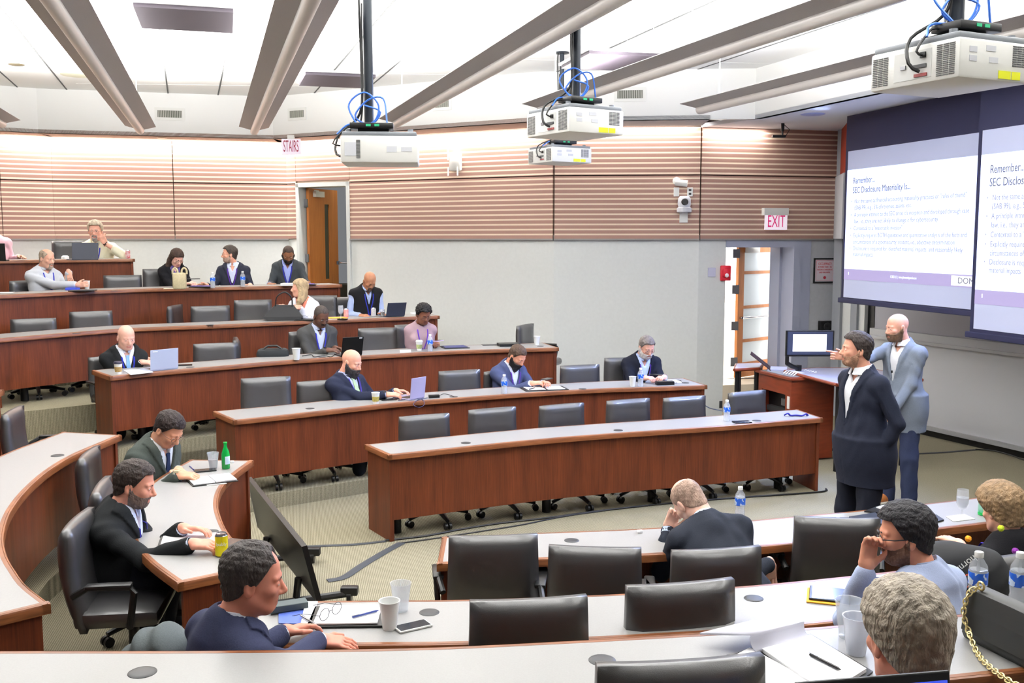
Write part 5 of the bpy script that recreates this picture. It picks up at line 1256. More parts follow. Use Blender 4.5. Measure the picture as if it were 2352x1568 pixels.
def can(px,py,t,label,rgb,txt=None,rgb2=None,noise=.0):
    p=base(px,py,t); r=empty('drink_can',p,0,label,'can'); m=mat('can_%d_%d_%d'%rgb,rgb,.3,metal=.3,noise=.3 if rgb2 else 0,nscale=28,rgb2=rgb2)
    mb=MB(); mb.lathe([(0,.004),(.024,0),(.0325,.008),(.0325,.108)],24); mb.build('can_body',m,r,smooth=True)
    mb=MB(); mb.lathe([(.0325,.108),(.027,.118),(.0275,.121),(.025,.121),(.024,.117),(0,.117)],24); mb.box((.006,0,.1185),(.02,.012,.0015)); mb.build('can_top',M_CHROME,r,smooth=True)
    if txt:
        for t_,s_,z_ in txt:
            d=(Vector((0,0,HC))-p); a=math.atan2(d.y,d.x)
            text_obj('can_lettering',t_,s_,Matrix.Translation((p.x,p.y,p.z+z_))@Matrix.Rotation(a+math.pi/2,4,'Z')@Matrix.Translation((0,-.0336,0))@Matrix.Rotation(math.pi/2,4,'X'),M_WHITE,r,extr=.0004,align='CENTER')
    return r
def flat(name,pts,t,label,cat,m,th=.004,group=None,lift=0):
    z=dz(t)+lift; P=[at(x,y,z) for x,y in pts]; mb=MB(); mb.prism([(p.x,p.y) for p in P],z,z+th); return tag(mb.build(name,m),label,cat,group)
def rectp(px,py,t,w,d,ang,lift=0):
    z=dz(t)+lift; c=at(px,py,z); a=math.radians(ang); u=Vector((math.cos(a),math.sin(a),0)); v=Vector((-u.y,u.x,0)); return c,u,v,[c+u*(w/2)*i+v*(d/2)*j for i,j in((-1,-1),(1,-1),(1,1),(-1,1))]
def slabt(name,px,py,t,w,d,ang,th,label,cat,m,lift=0,group=None,parts=()):
    c,u,v,q=rectp(px,py,t,w,d,ang,lift); 
    if not parts:
        mb=MB(); mb.box((c.x,c.y,c.z+th/2),(w,d,th),rotz(math.radians(ang)),bev=min(.003,th*.3)); return tag(mb.build(name,m),label,cat,group)
    r=empty(name,c,math.radians(ang),label,cat,group)
    for (nm,pm,x,y,z,pw,pd,pt) in parts:
        mb=MB(); mb.box((x,y,z+pt/2),(pw,pd,pt),bev=min(.003,pt*.3)); mb.build(nm,pm,r)
    return r
SCR=mat('dark_glass',(18,20,28),.12)
def phone(px,py,t,ang,label,m=None,s=1.0,lift=0):
    return slabt('phone',px,py,t,.15*s,.074*s,ang,.009,label,'phone',None,lift,None,[('phone_case',m or M_BLACK,0,0,0,.15*s,.075*s,.009),('phone_screen',SCR,0,0,.0092,.138*s,.066*s,.0006)])
def portfolio(px,py,t,ang,label,w=.26,d=.33,open_=True,pm=None,name='portfolio',lift=0):
    pa=[('cover',M_BLACK,-w/2-.01,0,0,w+.02,d,.008),('writing_pad',pm or M_PAPER,-w/2,-.0,.009,w-.03,d-.03,.005)]
    if open_: pa+=[('cover',M_BLACK,w/2+.01,0,0,w+.02,d,.008),('inner_sheet',M_PAPER,w/2,0,.009,w-.03,d-.03,.002)]
    else: pa=[('cover',M_BLACK,0,0,0,w+.02,d,.01),('writing_pad',pm or M_PAPER,-.005,0,.011,w-.02,d-.03,.006)]
    return slabt(name,px,py,t,w,d,ang,.01,label,'portfolio',None,lift,None,pa)
def pen(px,py,t,ang,label,m=None,lift=.0):
    c=at(px,py,dz(t)+lift); a=math.radians(ang); r=empty('pen',(c.x,c.y,c.z+.005),a,label,'pen')
    mb=MB(); mb.tube([(-.06,0,0),(.055,0,0),(.068,0,0)],[.0048,.0048,.0012],8); mb.build('barrel',m or mat('pen_dark',(40,50,90),.3),r,smooth=True)
    mb=MB(); mb.box((-.045,0,.006),(.035,.003,.002)); mb.build('clip',M_METAL,r); return r
def laptop(bl,br,tl,t,hgt,label,m,depth=.22,lean=.25,screen=None,name='laptop',logo=None):
    z=dz(t); A=at(*bl,z+.012); B=at(*br,z+.012); u=(B-A).normalized(); n=Vector((-u.y,u.x,0)) # away from camera side
    W_=(B-A).length; r=empty(name,(A+B)/2-Vector((0,0,.012)),math.atan2(u.y,u.x),label,'laptop')
    mb=MB(); mb.box((0,depth/2,.007),(W_,depth,.013),bev=.004); mb.build('laptop_base',m,r)
    mb=MB(); mb.box((0,depth*.45,.0145),(W_*.88,depth*.5,.001)); mb.build('keyboard',M_BLACK,r)
    R=Matrix.Rotation(lean,3,'X'); mb=MB(); c=Vector((0,-.004,.012))+R@Vector((0,0,hgt/2)); mb.box(c,(W_,.007,hgt),R,bev=.0025); ld=mb.build('laptop_lid',m,r)
    mb=MB(); mb.box(c+R@Vector((0,.0042,0)),(W_*.94,.001,hgt*.9),R); mb.build('laptop_screen',screen or SCR,ld)
    ld.children[0].matrix_parent_inverse=Matrix.Identity(4)
    if logo:
        mb=MB()
        for (x,zz,w,h_,lm) in logo: mb.box(c+R@Vector((x,-.0042,zz)),(w,.001,h_),R)
        o=mb.build('lid_sticker',logo[0][4],ld)
    return r
def cable(name,pts,z,label,r=.004,m=None,cat='cable',flat_=None,P3=None):
    P=P3 or [at(x,y,z) for x,y in pts]; P=resample(P,max(12,len(P)*7)); mb=MB(); mb.tube([(p.x,p.y,p.z+r*(flat_ or 1)) for p in P],r,6,flat=flat_); return tag(mb.build(name,m or M_BLACK,smooth=True),label,cat)
NAVYC=mat('navy_cover',(34,40,92),.6); PURP=mat('purple_cover',(84,66,150),.6)
# topmost row
laptop((-40,597.5),(14,597.2),None,'F6',.21,'black laptop cut off by the left edge in the topmost row',M_BLACK,lean=.12)
laptop((165,595.6),(226,594.8),None,'F6',.215,'dark grey laptop in front of the man leaning his cheek on his hand',mat('laptop_grey',(70,72,80),.5),lean=.10)
slabt('paper_sheet',252,592.3,'F6',.26,.2,4,.003,'white paper at the right of the dark grey laptop, topmost row','paper',M_PAPER)
cup(279,593,'F6','plastic cup of dark cola in the topmost row','plastic',1.0,fill=(mat('cola',(46,20,14),.2),.92))
can(294,593.5,'F6','red and white soda can at the right end of the topmost desk',(206,36,44),rgb2=(232,222,222))
mb=MB(); p=base(150,594.5,'F6'); mb.lathe([(0,.05),(.03,.048),(.05,.03),(.05,0)],12,p); tag(mb.build('paper_napkin',M_WHITE,smooth=True),'crumpled white napkin left of the dark grey laptop','napkin')
# fifth row
cup(200,664,'F5','white cup in the hand of the balding man in grey','paper',.95)
slabt('notebook',190,668,'F5',.30,.2,12,.012,'dark notebook under the cup of the balding man in grey','notebook',M_DARK)
slabt('folded_leaflet',167,666,'F5',.15,.1,8,.03,'small blue leaflet beside the elbow of the balding man','leaflet',mat('leaflet_blue',(60,76,190),.6))
slabt('paper_sheet',3,672,'F5',.25,.2,12,.003,'white paper at the far left of the fifth row','paper',M_PAPER)
p=base(413,664,'F5'); r=empty('paper_bag',p,.3,'tan cloth bag standing in front of the long haired woman','bag'); tan=mat('tan_bag',(176,164,132),.9,noise=.1,nscale=60)
mb=MB(); mb.box((0,0,.105),(.17,.10,.21),bev=.03); mb.build('bag_body',tan,r,smooth=True)
for sx in(-.05,.06): mb=MB(); mb.tube(resample([(sx-.03,0,.19),(sx-.028,0,.24),(sx,0,.27),(sx+.028,0,.24),(sx+.03,0,.19)],16),.012,8); mb.build('bag_handle',tan,r,smooth=True)
slabt('napkin',392,663,'F5',.16,.12,10,.006,'pale napkin left of the tan cloth bag','napkin',mat('napkin_cream',(214,206,184),.8))
bottle(489,661,'F5','clear water bottle at the left of the man in the navy blazer')
bottle(558,658,'F5','clear water bottle in front of the left arm of the navy blazer man')
portfolio(463,659,'F5',8,'purple notebook between the tan bag and a water bottle',w=.28,d=.2,open_=False,pm=PURP,name='notebook')
phone(445,641,TZ['F5']+DH,30,'phone in the hands of the long haired woman',lift=.11)
slabt('paper_sheet',664,656,'F5',.2,.14,-5,.035,'white papers in front of the man in dark grey reading','paper',M_PAPER)
pen(644,656,'F5',5,'pen beside the white papers in the fifth row',M_WHITE)
portfolio(703,654,'F5',6,'purple folder at the right hand of the reading man',w=.26,d=.2,open_=False,pm=PURP,name='folder')
# fourth row
p=base(652,735,'F4'); r=empty('handbag',p,.2,'black leather handbag with tall handles on the fourth desk','handbag'); bl=mat('bag_leather',(20,20,23),.5,spec=.4)
mb=MB(); X_=.19; vs=[(-.20,-.10,0),(.20,-.10,0),(.20,.10,0),(-.20,.10,0),(-.26,-.09,.05),(.24,-.09,.05),(.24,.09,.05),(-.26,.09,.05),(-.10,-.04,.20),(.13,-.04,.19),(.13,.05,.19),(-.10,.05,.20)]
mb.add(vs,[(0,3,2,1),(0,1,5,4),(1,2,6,5),(2,3,7,6),(3,0,4,7),(4,5,9,8),(5,6,10,9),(6,7,11,10),(7,4,8,11),(8,9,10,11)]); mb.build('bag_body',bl,r,smooth=False)
for y in(-.04,.05): mb=MB(); mb.tube(resample([Vector(q) for q in((-.10,y,.18),(-.08,y-.01,.30),(.02,y-.02,.36),(.10,y-.01,.29),(.11,y,.17))],20),.008,6); mb.build('bag_handle',bl,r,smooth=True)
portfolio(706,735,'F4',8,'black portfolio under the folded eyeglasses right of the handbag',w=.3,d=.2,open_=False,pm=M_BLACK)
def specs(px,py,t,ang,label,m,s=1,lift=.0):
    c=at(px,py,dz(t)+lift); r=empty('eyeglasses',(c.x,c.y,c.z+.004),math.radians(ang),label,'eyeglasses'); mb=MB()
    for sx in(1,-1):
        mb.tube([(sx*.033*s+.025*s*math.cos(k*math.pi/8),0,.022*s+.02*s*math.sin(k*math.pi/8)) for k in range(16)],.0015,6,closed=True)
    mb.tube([(-.008*s,0,.025*s),(.008*s,0,.025*s)],.0015,6); mb.build('lens_rims',m,r,smooth=True)
    for sx in(1,-1): mb=MB(); mb.tube([(sx*.058*s,0,.025*s),(sx*.058*s,.07*s,.02*s),(sx*.055*s,.12*s,.004)],.0014,6); mb.build('temple_arm',m,r,smooth=True)
    return r
specs(705,732,'F4',8,'eyeglasses standing on the black portfolio in the fourth row',mat('specs_grey',(90,90,96),.3),lift=.018)
def goblet(px,py,t,label,s=1.0):
    p=base(px,py,t); r=empty('stemmed_glass',p,0,label,'glass'); mb=MB(); mb.lathe([(0,.003),(.033*s,.001),(.033*s,.003),(.006*s,.008),(.005*s,.055*s),(.022*s,.065*s),(.034*s,.095*s),(.035*s,.13*s),(.031*s,.175*s),(.030*s,.175*s),(.033*s,.13*s),(.032*s,.096*s),(.02*s,.069*s),(0,.067*s)],24); mb.build('glass_body',M_GLASS2,r,smooth=True)
    mb=MB(); mb.lathe([(0,.069*s),(.019*s,.071*s),(.0315*s,.096*s),(.033*s,.128*s),(0,.128*s)],24); mb.build('water_fill',M_WATER,r,smooth=True); return r
goblet(783,732,'F4','stemmed water glass beside the pink can in the fourth row')
can(795,729,'F4','pink soda can next to the stemmed glass in the fourth row',(226,130,140),rgb2=(240,200,200))
slabt('envelope',772,730,'F4',.30,.2,10,.006,'yellow envelope behind the stemmed glass','envelope',mat('yellow_envelope',(224,160,38),.7))
phone(787,733,'F4',15,'phone lying beside the foot of the stemmed glass',s=.9)
can(858,727,'F4','white soda can in front of the man in the black vest',(214,212,214),txt=[('C',.05,.07)])
cup(879,727,'F4','short clear cup of cola beside the standing tablet','plastic',.85,fill=(MATS['cola'],.7))
laptop((886,726),(929,724),None,'F4',.19,'dark blue tablet in a folding stand before the man in the black vest',mat('folio_blue',(46,52,72),.6),depth=.12,lean=.35,name='tablet')
slabt('tissue_pack',951,721,'F4',.10,.05,15,.02,'small white pack at the right end of the fourth desk','pack',M_WHITE)
# third row
cup(272,859,'F3','white coffee cup with dark lid and brown sleeve at the left end','paper',1.0,lid=mat('lid_dark',(44,42,62),.4),sleeve=(166,138,86))
flat('paper_sheet',[(283,850),(340,848),(352,855),(300,861)],'F3','white papers beside the coffee cup with the dark lid','paper',M_PAPER)
laptop((345,850.5),(408.6,843.5),None,'F3',.205,'silver laptop of the bald man in the black suit',mat('laptop_silver',(176,184,206),.4,metal=.2),lean=.06,logo=[(-.105,.085,.055,.010,M_WHITE)])
phone(425,839,'F3',15,'phone lying right of the silver laptop')
p=base(612,824,'F3')+Vector((.0,.3,0)); r=empty('duffel_bag',p,.2,'black duffel bag behind the third desk, left of a white cup','bag'); r.location.z-=.06
mb=MB(); mb.box((0,0,.07),(.36,.2,.15),bev=.05); mb.build('bag_body',mat('bag_cloth',(30,34,36),.8),r,smooth=True)
mb=MB(); mb.tube([(-.12,-.05,.13),(-.05,-.05,.18),(.05,-.05,.18),(.12,-.05,.13)],.012,8); mb.build('bag_handle',M_BLACK,r,smooth=True)
cup(681,826,'F3','tall plain white paper cup left of the black laptop','paper',1.15)
laptop((783,817),(831,814),None,'F3',.225,'black laptop with a white sticker on its lid corner',M_BLACK,lean=.30,logo=[(.09,.098,.035,.014,M_WHITE)])
cable('charging_cable',[(694,818),(715,815),(722,820),(745,817),(760,820),(770,814)],dz('F3'),'black charging cable lying by the black laptop')
flat('napkin',[(918,804),(944,803),(944,809),(919,810)],'F3','white napkin on the third desk left of the lidded cup','napkin',M_WHITE)
cup(963,805,'F3','white lidded coffee cup with a green sleeve before the woman in mauve','paper',1.0,lid=M_WHITE,sleeve=(150,160,110))
bottle(988,806.5,'F3','clear water bottle beside the cup with the green sleeve')
portfolio(1045,798,'F3',16,'open blue-black folder right of the woman in mauve',w=.3,d=.26,open_=False,pm=NAVYC)
phone(1006,783,TZ['F3']+DH,60,'lilac phone held by the woman in mauve',m=mat('phone_lilac',(206,180,226),.4),lift=.10)
slabt('black_case',1168,794,'F3',.26,.18,15,.035,'flat black box in front of the swivelled chair','case',M_BLACK)
slabt('dark_sheet',1125,792,'F3',.2,.12,15,.004,'thin dark sheet left of the flat black box','paper',M_DARK)
cup(1233,792,'F3','white paper cup at the right end of the third desk','paper',1.0)
# second row
cup(863,927,'F2','white coffee cup with olive sleeve in front of the bald bearded man','paper',1.0,sleeve=(172,158,84))
phone(893,918,'F2',20,'black phone beside the cup with the olive sleeve')
laptop((941,917),(974,911),None,'F2',.215,'lilac grey laptop of the bald man with the long beard',mat('laptop_lilac',(170,164,196),.4,metal=.2),depth=.24,lean=.12)
slabt('charger_brick',997,913,'F2',.11,.05,15,.03,'black charger brick right of the lilac laptop','charger',M_BLACK)
cable('charger_cable',[(1006,911),(1018,905),(1032,907),(1042,911)],dz('F2'),'thin cable from the charger brick to the desk grommet',.003)
cable('charger_cable',[(982,914),(966,917),(955,922),(950,930),(962,936),(974,930),(970,918),(945,917),(915,920)],dz('F2'),'coiled dark cable in front of the lilac laptop',.003,mat('cable_blue',(40,40,80),.4))
bottle(1158,904,'F2','clear water bottle left of the man in the blue blazer')
portfolio(1250,893,'F2',14,'open black portfolio with white pads before the man in the blue blazer',w=.22,d=.26)
pen(1222,893,'F2',60,'black pen lying on the open portfolio',M_BLACK,lift=.016)
phone(1256,871,TZ['F2']+DH,60,'black phone held by the man in the blue blazer',lift=.12)
cup(1453,887,'F2','white paper cup left of a water bottle near the white-bearded man','paper',.98)
bottle(1471,887,'F2','clear water bottle in front of the white-bearded man')
slabt('notepad',1530,877,'F2',.30,.2,10,.012,'white notepad in front of the white-bearded man','notepad',M_PAPER)
slabt('black_case',1527,883,'F2',.20,.08,10,.04,'small black case in front of the white notepad','case',M_BLACK)
cable('desk_cable',[(1543,880),(1556,873),(1565,876),(1552,880)],dz('F2'),'short looped cable beside the small black case',.003)
phone(1506,861,TZ['F2']+DH,160,'black phone held by the white-bearded man',lift=.12)
# front far row
bottle(1669,966,'F1','clear water bottle standing on the front far desk')
slabt('tablet',1704,970,'F1',.17,.09,12,.012,'dark blue phone-like tablet right of the bottle on the front desk','tablet',SCR)
p=base(1828,956,'F1'); mb=MB(); mb.tube(resample([p+Vector(q) for q in((-.11,.02,.01),(-.08,0,.03),(-.05,.01,.008),(0,0,.012),(.06,-.01,.01),(.10,0,.025),(.12,.01,.006))],30),.013,6,flat=.6); tag(mb.build('lanyard_strap',mat('royal_blue',(40,40,140),.8),smooth=True),'crumpled blue lanyard at the right end of the front far desk','lanyard')
# centre block
cup(490,1075,'C1','clear plastic cup with a purple stripe beside the green bottle','plastic',1.0,sleeve=None,fill=(mat('iced_water',(206,200,206),.2,alpha=.5),.6))
p=base(519,1075.5,'C1'); r=empty('green_bottle',p,0,'small green glass bottle on the curved desk','bottle')
mb=MB(); mb.lathe([(0,.002),(.026,0),(.029,.006),(.029,.10),(.024,.125),(.012,.155),(.011,.178),(.014,.18),(.014,.19),(0,.19)],22); mb.build('bottle_body',mat('green_glass',(6,150,62),.08,alpha=.85),r,smooth=True)
mb=MB(); d=-p.normalized(); a=math.atan2(-p.y,-p.x); mb.lathe([(.0296,.035),(.0298,.036),(.0298,.09),(.0296,.091)],22); o=mb.build('bottle_label',mat('pale_label',(200,220,240),.5),r,smooth=True)
bm=bmesh.new(); bm.from_mesh(o.data); bmesh.ops.delete(bm,geom=[f for f in bm.faces if not(-.2<((math.atan2(f.calc_center_median().y,f.calc_center_median().x)-a+math.pi)%(2*math.pi)-math.pi)<1.3)],context='FACES'); bm.to_mesh(o.data); bm.free()
mb=MB(); mb.lathe([(.014,0),(.015,.012),(0,.013)],14,base(533,1062,'C1')); tag(mb.build('bottle_cap',M_WHITE,smooth=True),'white bottle cap right of the green bottle','bottle cap')
r=slabt('open_notebook',487,1104,'C1',.3,.2,30,.01,'open white notebook in front of the man with glasses writing','notebook',None,0,None,[('notebook_cover',M_BLACK,0,0,0,.30,.21,.006),('page',M_PAPER,-.072,0,.0065,.138,.195,.010),('page',M_PAPER,.072,0,.0065,.138,.195,.012)])
pen(497,1114,'C1',25,'white pen lying on the near edge of the open notebook',M_WHITE,lift=.02)
phone(471,1081,'C1',22,'blue-screened phone beside the plastic cup on the curved desk'); 
pen(440,1076,TZ['C1']+DH,120,'blue pen in the hand of the man with glasses',mat('pen_blue',(30,40,110),.3),lift=.07)
can(509.5,1276,'C1','yellow soda can on the curved desk near the dark suited man',(222,206,22),txt=[('bubly',.024,.07)])
portfolio(437,1243,'C1',14,'white pad on a black folio under the hands of the dark suited man',w=.30,d=.2,open_=False,name='writing_folio')
phone(524,1250,'C1',70,'black phone behind the yellow can',s=1.1)
cable('charging_cable',[(372,1268),(388,1259),(402,1256)],dz('C1')+.01,'short white cable at the left edge of the writing folio',.003,M_WHITE)
# near second row
BLUEF=mat('blue_folder',(70,92,170),.6)
flat('blue_folder',[(640,1395),(705,1379),(690,1434),(640,1432)],'N2','blue folder between the curly haired man and the writing pad','folder',BLUEF,.004)
flat('paper_sheet',[(702,1382),(730,1382),(714,1434),(690,1436)],'N2','narrow white papers right of the blue folder','paper',M_PAPER,.004,lift=.006)
slabt('glasses_case',662,1398,'N2',.165,.065,24,.03,'dark grey eyeglasses case on the blue folder','glasses case',mat('case_grey',(62,72,74),.6),lift=.006)
r=slabt('writing_pad',800,1418,'N2',.3,.24,2,.02,'black portfolio holding a white pad with eyeglasses on top','portfolio',None,0,None,[('cover',M_BLACK,-.0,0,0,.325,.235,.010),('pad_sheet',M_PAPER,.0,.0,.0105,.27,.21,.008)])
specs(760,1420,'N2',62,'thin wire eyeglasses lying on the white pad',mat('wire_dark',(50,50,55),.3),s=1.25,lift=.020)
pen(838,1412,'N2',38,'blue pen lying on the white pad in the second near row',mat('pen_navy',(40,56,120),.3),lift=.020)
pen(707,1425,'N2',-50,'silver pen beside the narrow white papers',M_CHROME,lift=.012)
cup(895,1443,'N2','white paper cup on the near desk beside a white phone','paper',1.08)
cup(921,1402,'N2','empty clear plastic cup behind the white paper cup','plastic',1.12)
phone(948,1440,'N2',32,'white cased phone lying right of the white paper cup',m=M_WHITE)
slabt('envelope',1922,1374,'N2',.26,.19,-18,.006,'yellow envelope under the dark tablet','envelope',MATS['yellow_envelope'])
slabt('tablet',1925,1369,'N2',.25,.175,-18,.010,'dark tablet lying on a yellow envelope','tablet',None,.007,None,[('tablet_body',M_BLACK,0,0,0,.25,.175,.009),('tablet_screen',mat('tablet_screen',(70,78,100),.15),0,0,.0093,.225,.155,.0006)])
phone(2004,1334,'N2',-15,'phone lying by the elbow of the man in the light blue shirt')
# near front row
bottle(1699,1190,'N1','water bottle whose white cap shows above the leaning man')
flat('paper_scrap',[(1463,1221),(1474,1220),(1476,1224),(1465,1225)],'N1','tiny white scrap on the near front desk','paper scrap',M_PAPER,.012)
flat('paper_sheet',[(1890,1197),(1925,1187),(1965,1203),(1930,1210)],'N1','white papers left of the blue-black folder on the near front desk','paper',M_PAPER)
flat('dark_folder',[(1950,1190),(2010,1180),(2040,1205),(1990,1210)],'N1','blue-black folder behind the tall chair in the near front row','folder',mat('folder_slate',(44,50,66),.4),.012)
flat('black_folder',[(1985,1176),(2030,1160),(2060,1166),(2020,1180)],'N1','black folder with white sheets on the far edge of the near front desk','folder',M_BLACK,.01)
flat('paper_sheet',[(2012,1166),(2045,1157),(2070,1163),(2035,1173)],'N1','white sheets lying on the black folder of the near front desk','paper',M_PAPER,.006,lift=.012)
flat('clipboard',[(2110,1190),(2150,1184),(2168,1196),(2125,1208)],'N1','black clipboard right of the man with black framed glasses','clipboard',M_BLACK,.01)
flat('napkin',[(2172,1186),(2215,1181),(2240,1192),(2190,1198)],'N1','white napkin under the stemmed water glass','napkin',M_WHITE,.003)
goblet(2209,1191,'N1','stemmed water glass on a white napkin in the near front row',1.08)
p=base(2258,1182,'N1'); r=empty('green_bottle',p,0,'pale green bottle behind the woman with wavy hair','bottle')
mb=MB(); mb.lathe([(0,.002),(.030,0),(.032,.006),(.032,.10),(.027,.13),(.013,.165),(.012,.185)],22); mb.build('bottle_body',mat('pale_green_glass',(120,200,165),.08,alpha=.5),r,smooth=True)
mb=MB(); mb.lathe([(.0125,.182),(.0145,.184),(.0145,.2),(0,.2)],14); mb.build('bottle_cap',M_WHITE,r,smooth=True)
mb=MB(); mb.lathe([(.0,.003),(.0325,.003),(.0325,.02),(.0,.02)],18); mb.build('green_base',mat('green_liquid',(30,170,80),.3),r,smooth=True)
# nearest desk
zt=dz('N3')
def NP(px,py,z=0): return at(px,py,zt+z)
r=empty('open_portfolio',NP(1800,1510),0,'open black portfolio with white pads and a page folded back on the nearest desk','portfolio')
def quadp(nm,pts,th,m,lift=0):
    mb=MB(); P=[NP(x,y,lift) for x,y in pts]; mb.prism([(p.x,p.y) for p in P],zt+lift,zt+lift+th); return mb.build(nm,m,r,world=True)
quadp('cover',[(1600,1538),(1745,1484),(1862,1459),(2005,1545),(1880,1640),(1600,1640)],.006,M_BLACK)
quadp('inner_sheet',[(1617,1545),(1722,1490),(1860,1566),(1800,1640),(1560,1600)],.006,M_PAPER,.007)
quadp('writing_pad',[(1740,1490),(1862,1464),(1990,1543),(1900,1600)],.012,M_PAPER,.007)
A_=NP(1738,1494,.018);B_=NP(1860,1462,.018); u=(B_-A_); n_=Vector((-u.y,u.x,0)).normalized()
mb=MB(); K=14; vs=[];fs=[]
for k in range(K+1):
    t=k/K; dd=.0+.02*math.sin(t*math.pi*.5)-.0+(-.26)*max(0,t-.25)/.75*-1*0
    ang=math.pi*.62*min(1,t/.45); 
    if t<.45: o=n_*(.055*math.sin(ang)*.5)+Vector((0,0,.055*(1-math.cos(ang))*.62))
    else: o=n_*(.055*math.sin(math.pi*.62)*.5)+Vector((0,0,.055*(1-math.cos(math.pi*.62))*.62))+(n_*.30-u.normalized()*.26+Vector((0,0,-.045)))*((t-.45)/.55)*.42
    vs+=[A_+o,B_+o]
for k in range(K): fs.append((2*k,2*k+1,2*k+3,2*k+2))
mb.add(vs,fs); o=mb.build('folded_page',mat('page_lilac',(226,226,240),.8),r,smooth='all',world=True); sm=o.modifiers.new('s','SOLIDIFY'); sm.thickness=.006
c1_=NP(1893,1522,.02); pen(1893,1522,'N3',-62,'black pen lying on the white pad of the open portfolio',M_BLACK,lift=.02)
pen(1645,1520,'N3',38,'black pen clipped at the left edge of the open portfolio',M_BLACK,lift=.012)
cup(1948,1462,'N3','tall clear plastic cup nearest the grey haired man','plastic',1.15)
cup(1966,1500,'N3','frosted plastic cup standing in front of the tall clear one','frost',1.12)
bottle(2243,1395,'N3','clear water bottle behind the black chain handbag',hgt=.21)
bottle(2338,1400,'N3','clear water bottle with blue label at the right edge',hgt=.215)
# handbag with chain
hb=NP(2213,1462); d_=Vector((.30,-.95,0)).normalized(); n_=Vector((.95,.30,0)); r=empty('chain_handbag',hb,0,'black quilted-flap handbag with gold chain strap at the right edge of the nearest desk','handbag')
mb=MB(); X=frame(d_,n_,Vector((0,0,1)),hb); mb.X=X
pr=[(-.0,0),(-.01,.02),(-.004,.10),(.012,.165),(.045,.185),(.08,.165),(.095,.10),(.10,.02),(.09,0)]
vs=[];K=len(pr)
for s_ in(0,.02,.30,.32):
    k=.0 if s_ in(.02,.30) else .012
    vs+=[(s_,y*(1-k*4)+.045*k*4,z*(1-k)) for y,z in pr]
fs=[]
for i in range(3):
    for k in range(K-1): fs.append((i*K+k,i*K+k+1,i*K+K+k+1,i*K+K+k))
fs+=[tuple(range(K)),tuple(range(3*K,4*K))]; mb.add(vs,fs); mb.build('bag_body',mat('bag_black',(30,32,32),.42,spec=.6),r,smooth='all',world=True)
mb=MB(); mb.X=X; mb.add([(.01,-.016,.035),(.31,-.016,.035),(.31,-.008,.105),(.01,-.008,.105),(.01,.008,.17),(.31,.008,.17)],[(0,1,2,3),(3,2,5,4)]); o=mb.build('front_flap',MATS['bag_black'],r,world=True); sm=o.modifiers.new('s','SOLIDIFY'); sm.thickness=.005
gold=mat('gold_chain',(212,196,140),.3,metal=.7)
pth=resample([X@Vector(q) for q in((.04,.02,.185),(.03,-.012,.165),(.028,-.03,.10),(.06,-.035,.045),(.12,-.06,.012),(.20,-.10,.010),(.32,-.13,.010),(.45,-.13,.010))],38)
mb=MB()
for i in range(len(pth)-1):
    a_,b_=pth[i],pth[i+1]; c=(a_+b_)/2; t_=(b_-a_).normalized(); x_=t_.orthogonal().normalized() if i%2 else t_.cross(t_.orthogonal()).normalized(); L_=(b_-a_).length*.78
    mb.tube([c+t_*L_*math.cos(w)+x_*.008*math.sin(w) for w in [k*math.pi/5 for k in range(10)]],.0027,5,closed=True)
mb.build('chain_strap',gold,r,smooth=True,world=True)
mb=MB(); mb.tube([X@Vector((.045+.014*math.cos(w),.02,.19+.014*math.sin(w))) for w in [k*math.pi/6 for k in range(12)]],.004,6,closed=True); mb.build('chain_ring',gold,r,smooth=True,world=True)
# laptop behind the grey haired man, nearest to the camera
zl=TZ['F4']+DH
A_=at(1826,1566,1.60);B_=at(2178,1538,1.60); 
A_=atY(1826,1566,1.62); B_=atY(2178,1538,1.74); u=(B_-A_).normalized(); 
r=empty('laptop',(A_+B_)/2-Vector((0,0,.22)),0,'laptop with a blue screen facing the camera at the bottom right corner','laptop')
up=Vector((0,.25,.97)); up=(up-u*up.dot(u)).normalized(); nn_=u.cross(up); w_=(B_-A_).length; c=(A_+B_)/2-up*.115
X=frame(u,up,nn_,c); mb=MB(); mb.X=X; mb.box((0,0,0),(w_,.23,.008),bev=.003); mb.build('laptop_lid',M_BLACK,r,world=True)
mb=MB(); mb.X=X; mb.box((0,-.004,.0045),(w_*.95,.205,.001)); mb.build('laptop_screen',mat('blue_screen',(40,60,200),.3,emit=(50,70,220),es=.9,noise=.5,nscale=9,rgb2=(120,150,235)),r,world=True)
c2_=(A_+B_)/2-up*.232-Vector((0,.11,0)); mb=MB(); mb.box(c2_,(w_,.22,.016),rotz(math.atan2(u.y,u.x)),bev=.004); mb.build('laptop_base',M_DARK,r,world=True)
d4=empty('lecture_desk',(c2_.x,c2_.y,TZ['F4']),0,'cherry desk under the camera carrying the blue-screened laptop','desk','curved rows of lecture desks')
z4=c2_.z-.009
mb=MB(); mb.box((c2_.x,c2_.y-.06,z4-.015),(3.2,.42,.03)); mb.build('worktop',M_LAM,d4,world=True)
mb=MB(); mb.box((c2_.x,c2_.y+.165,z4-.02),(3.2,.03,.044)); mb.build('edge_trim',M_TRIM,d4,world=True)
mb=MB(); mb.box((c2_.x,c2_.y+.13,(z4+TZ['F4'])/2+.06),(3.1,.02,z4-TZ['F4']-.17)); mb.build('modesty_panel',M_WOOD,d4,world=True)
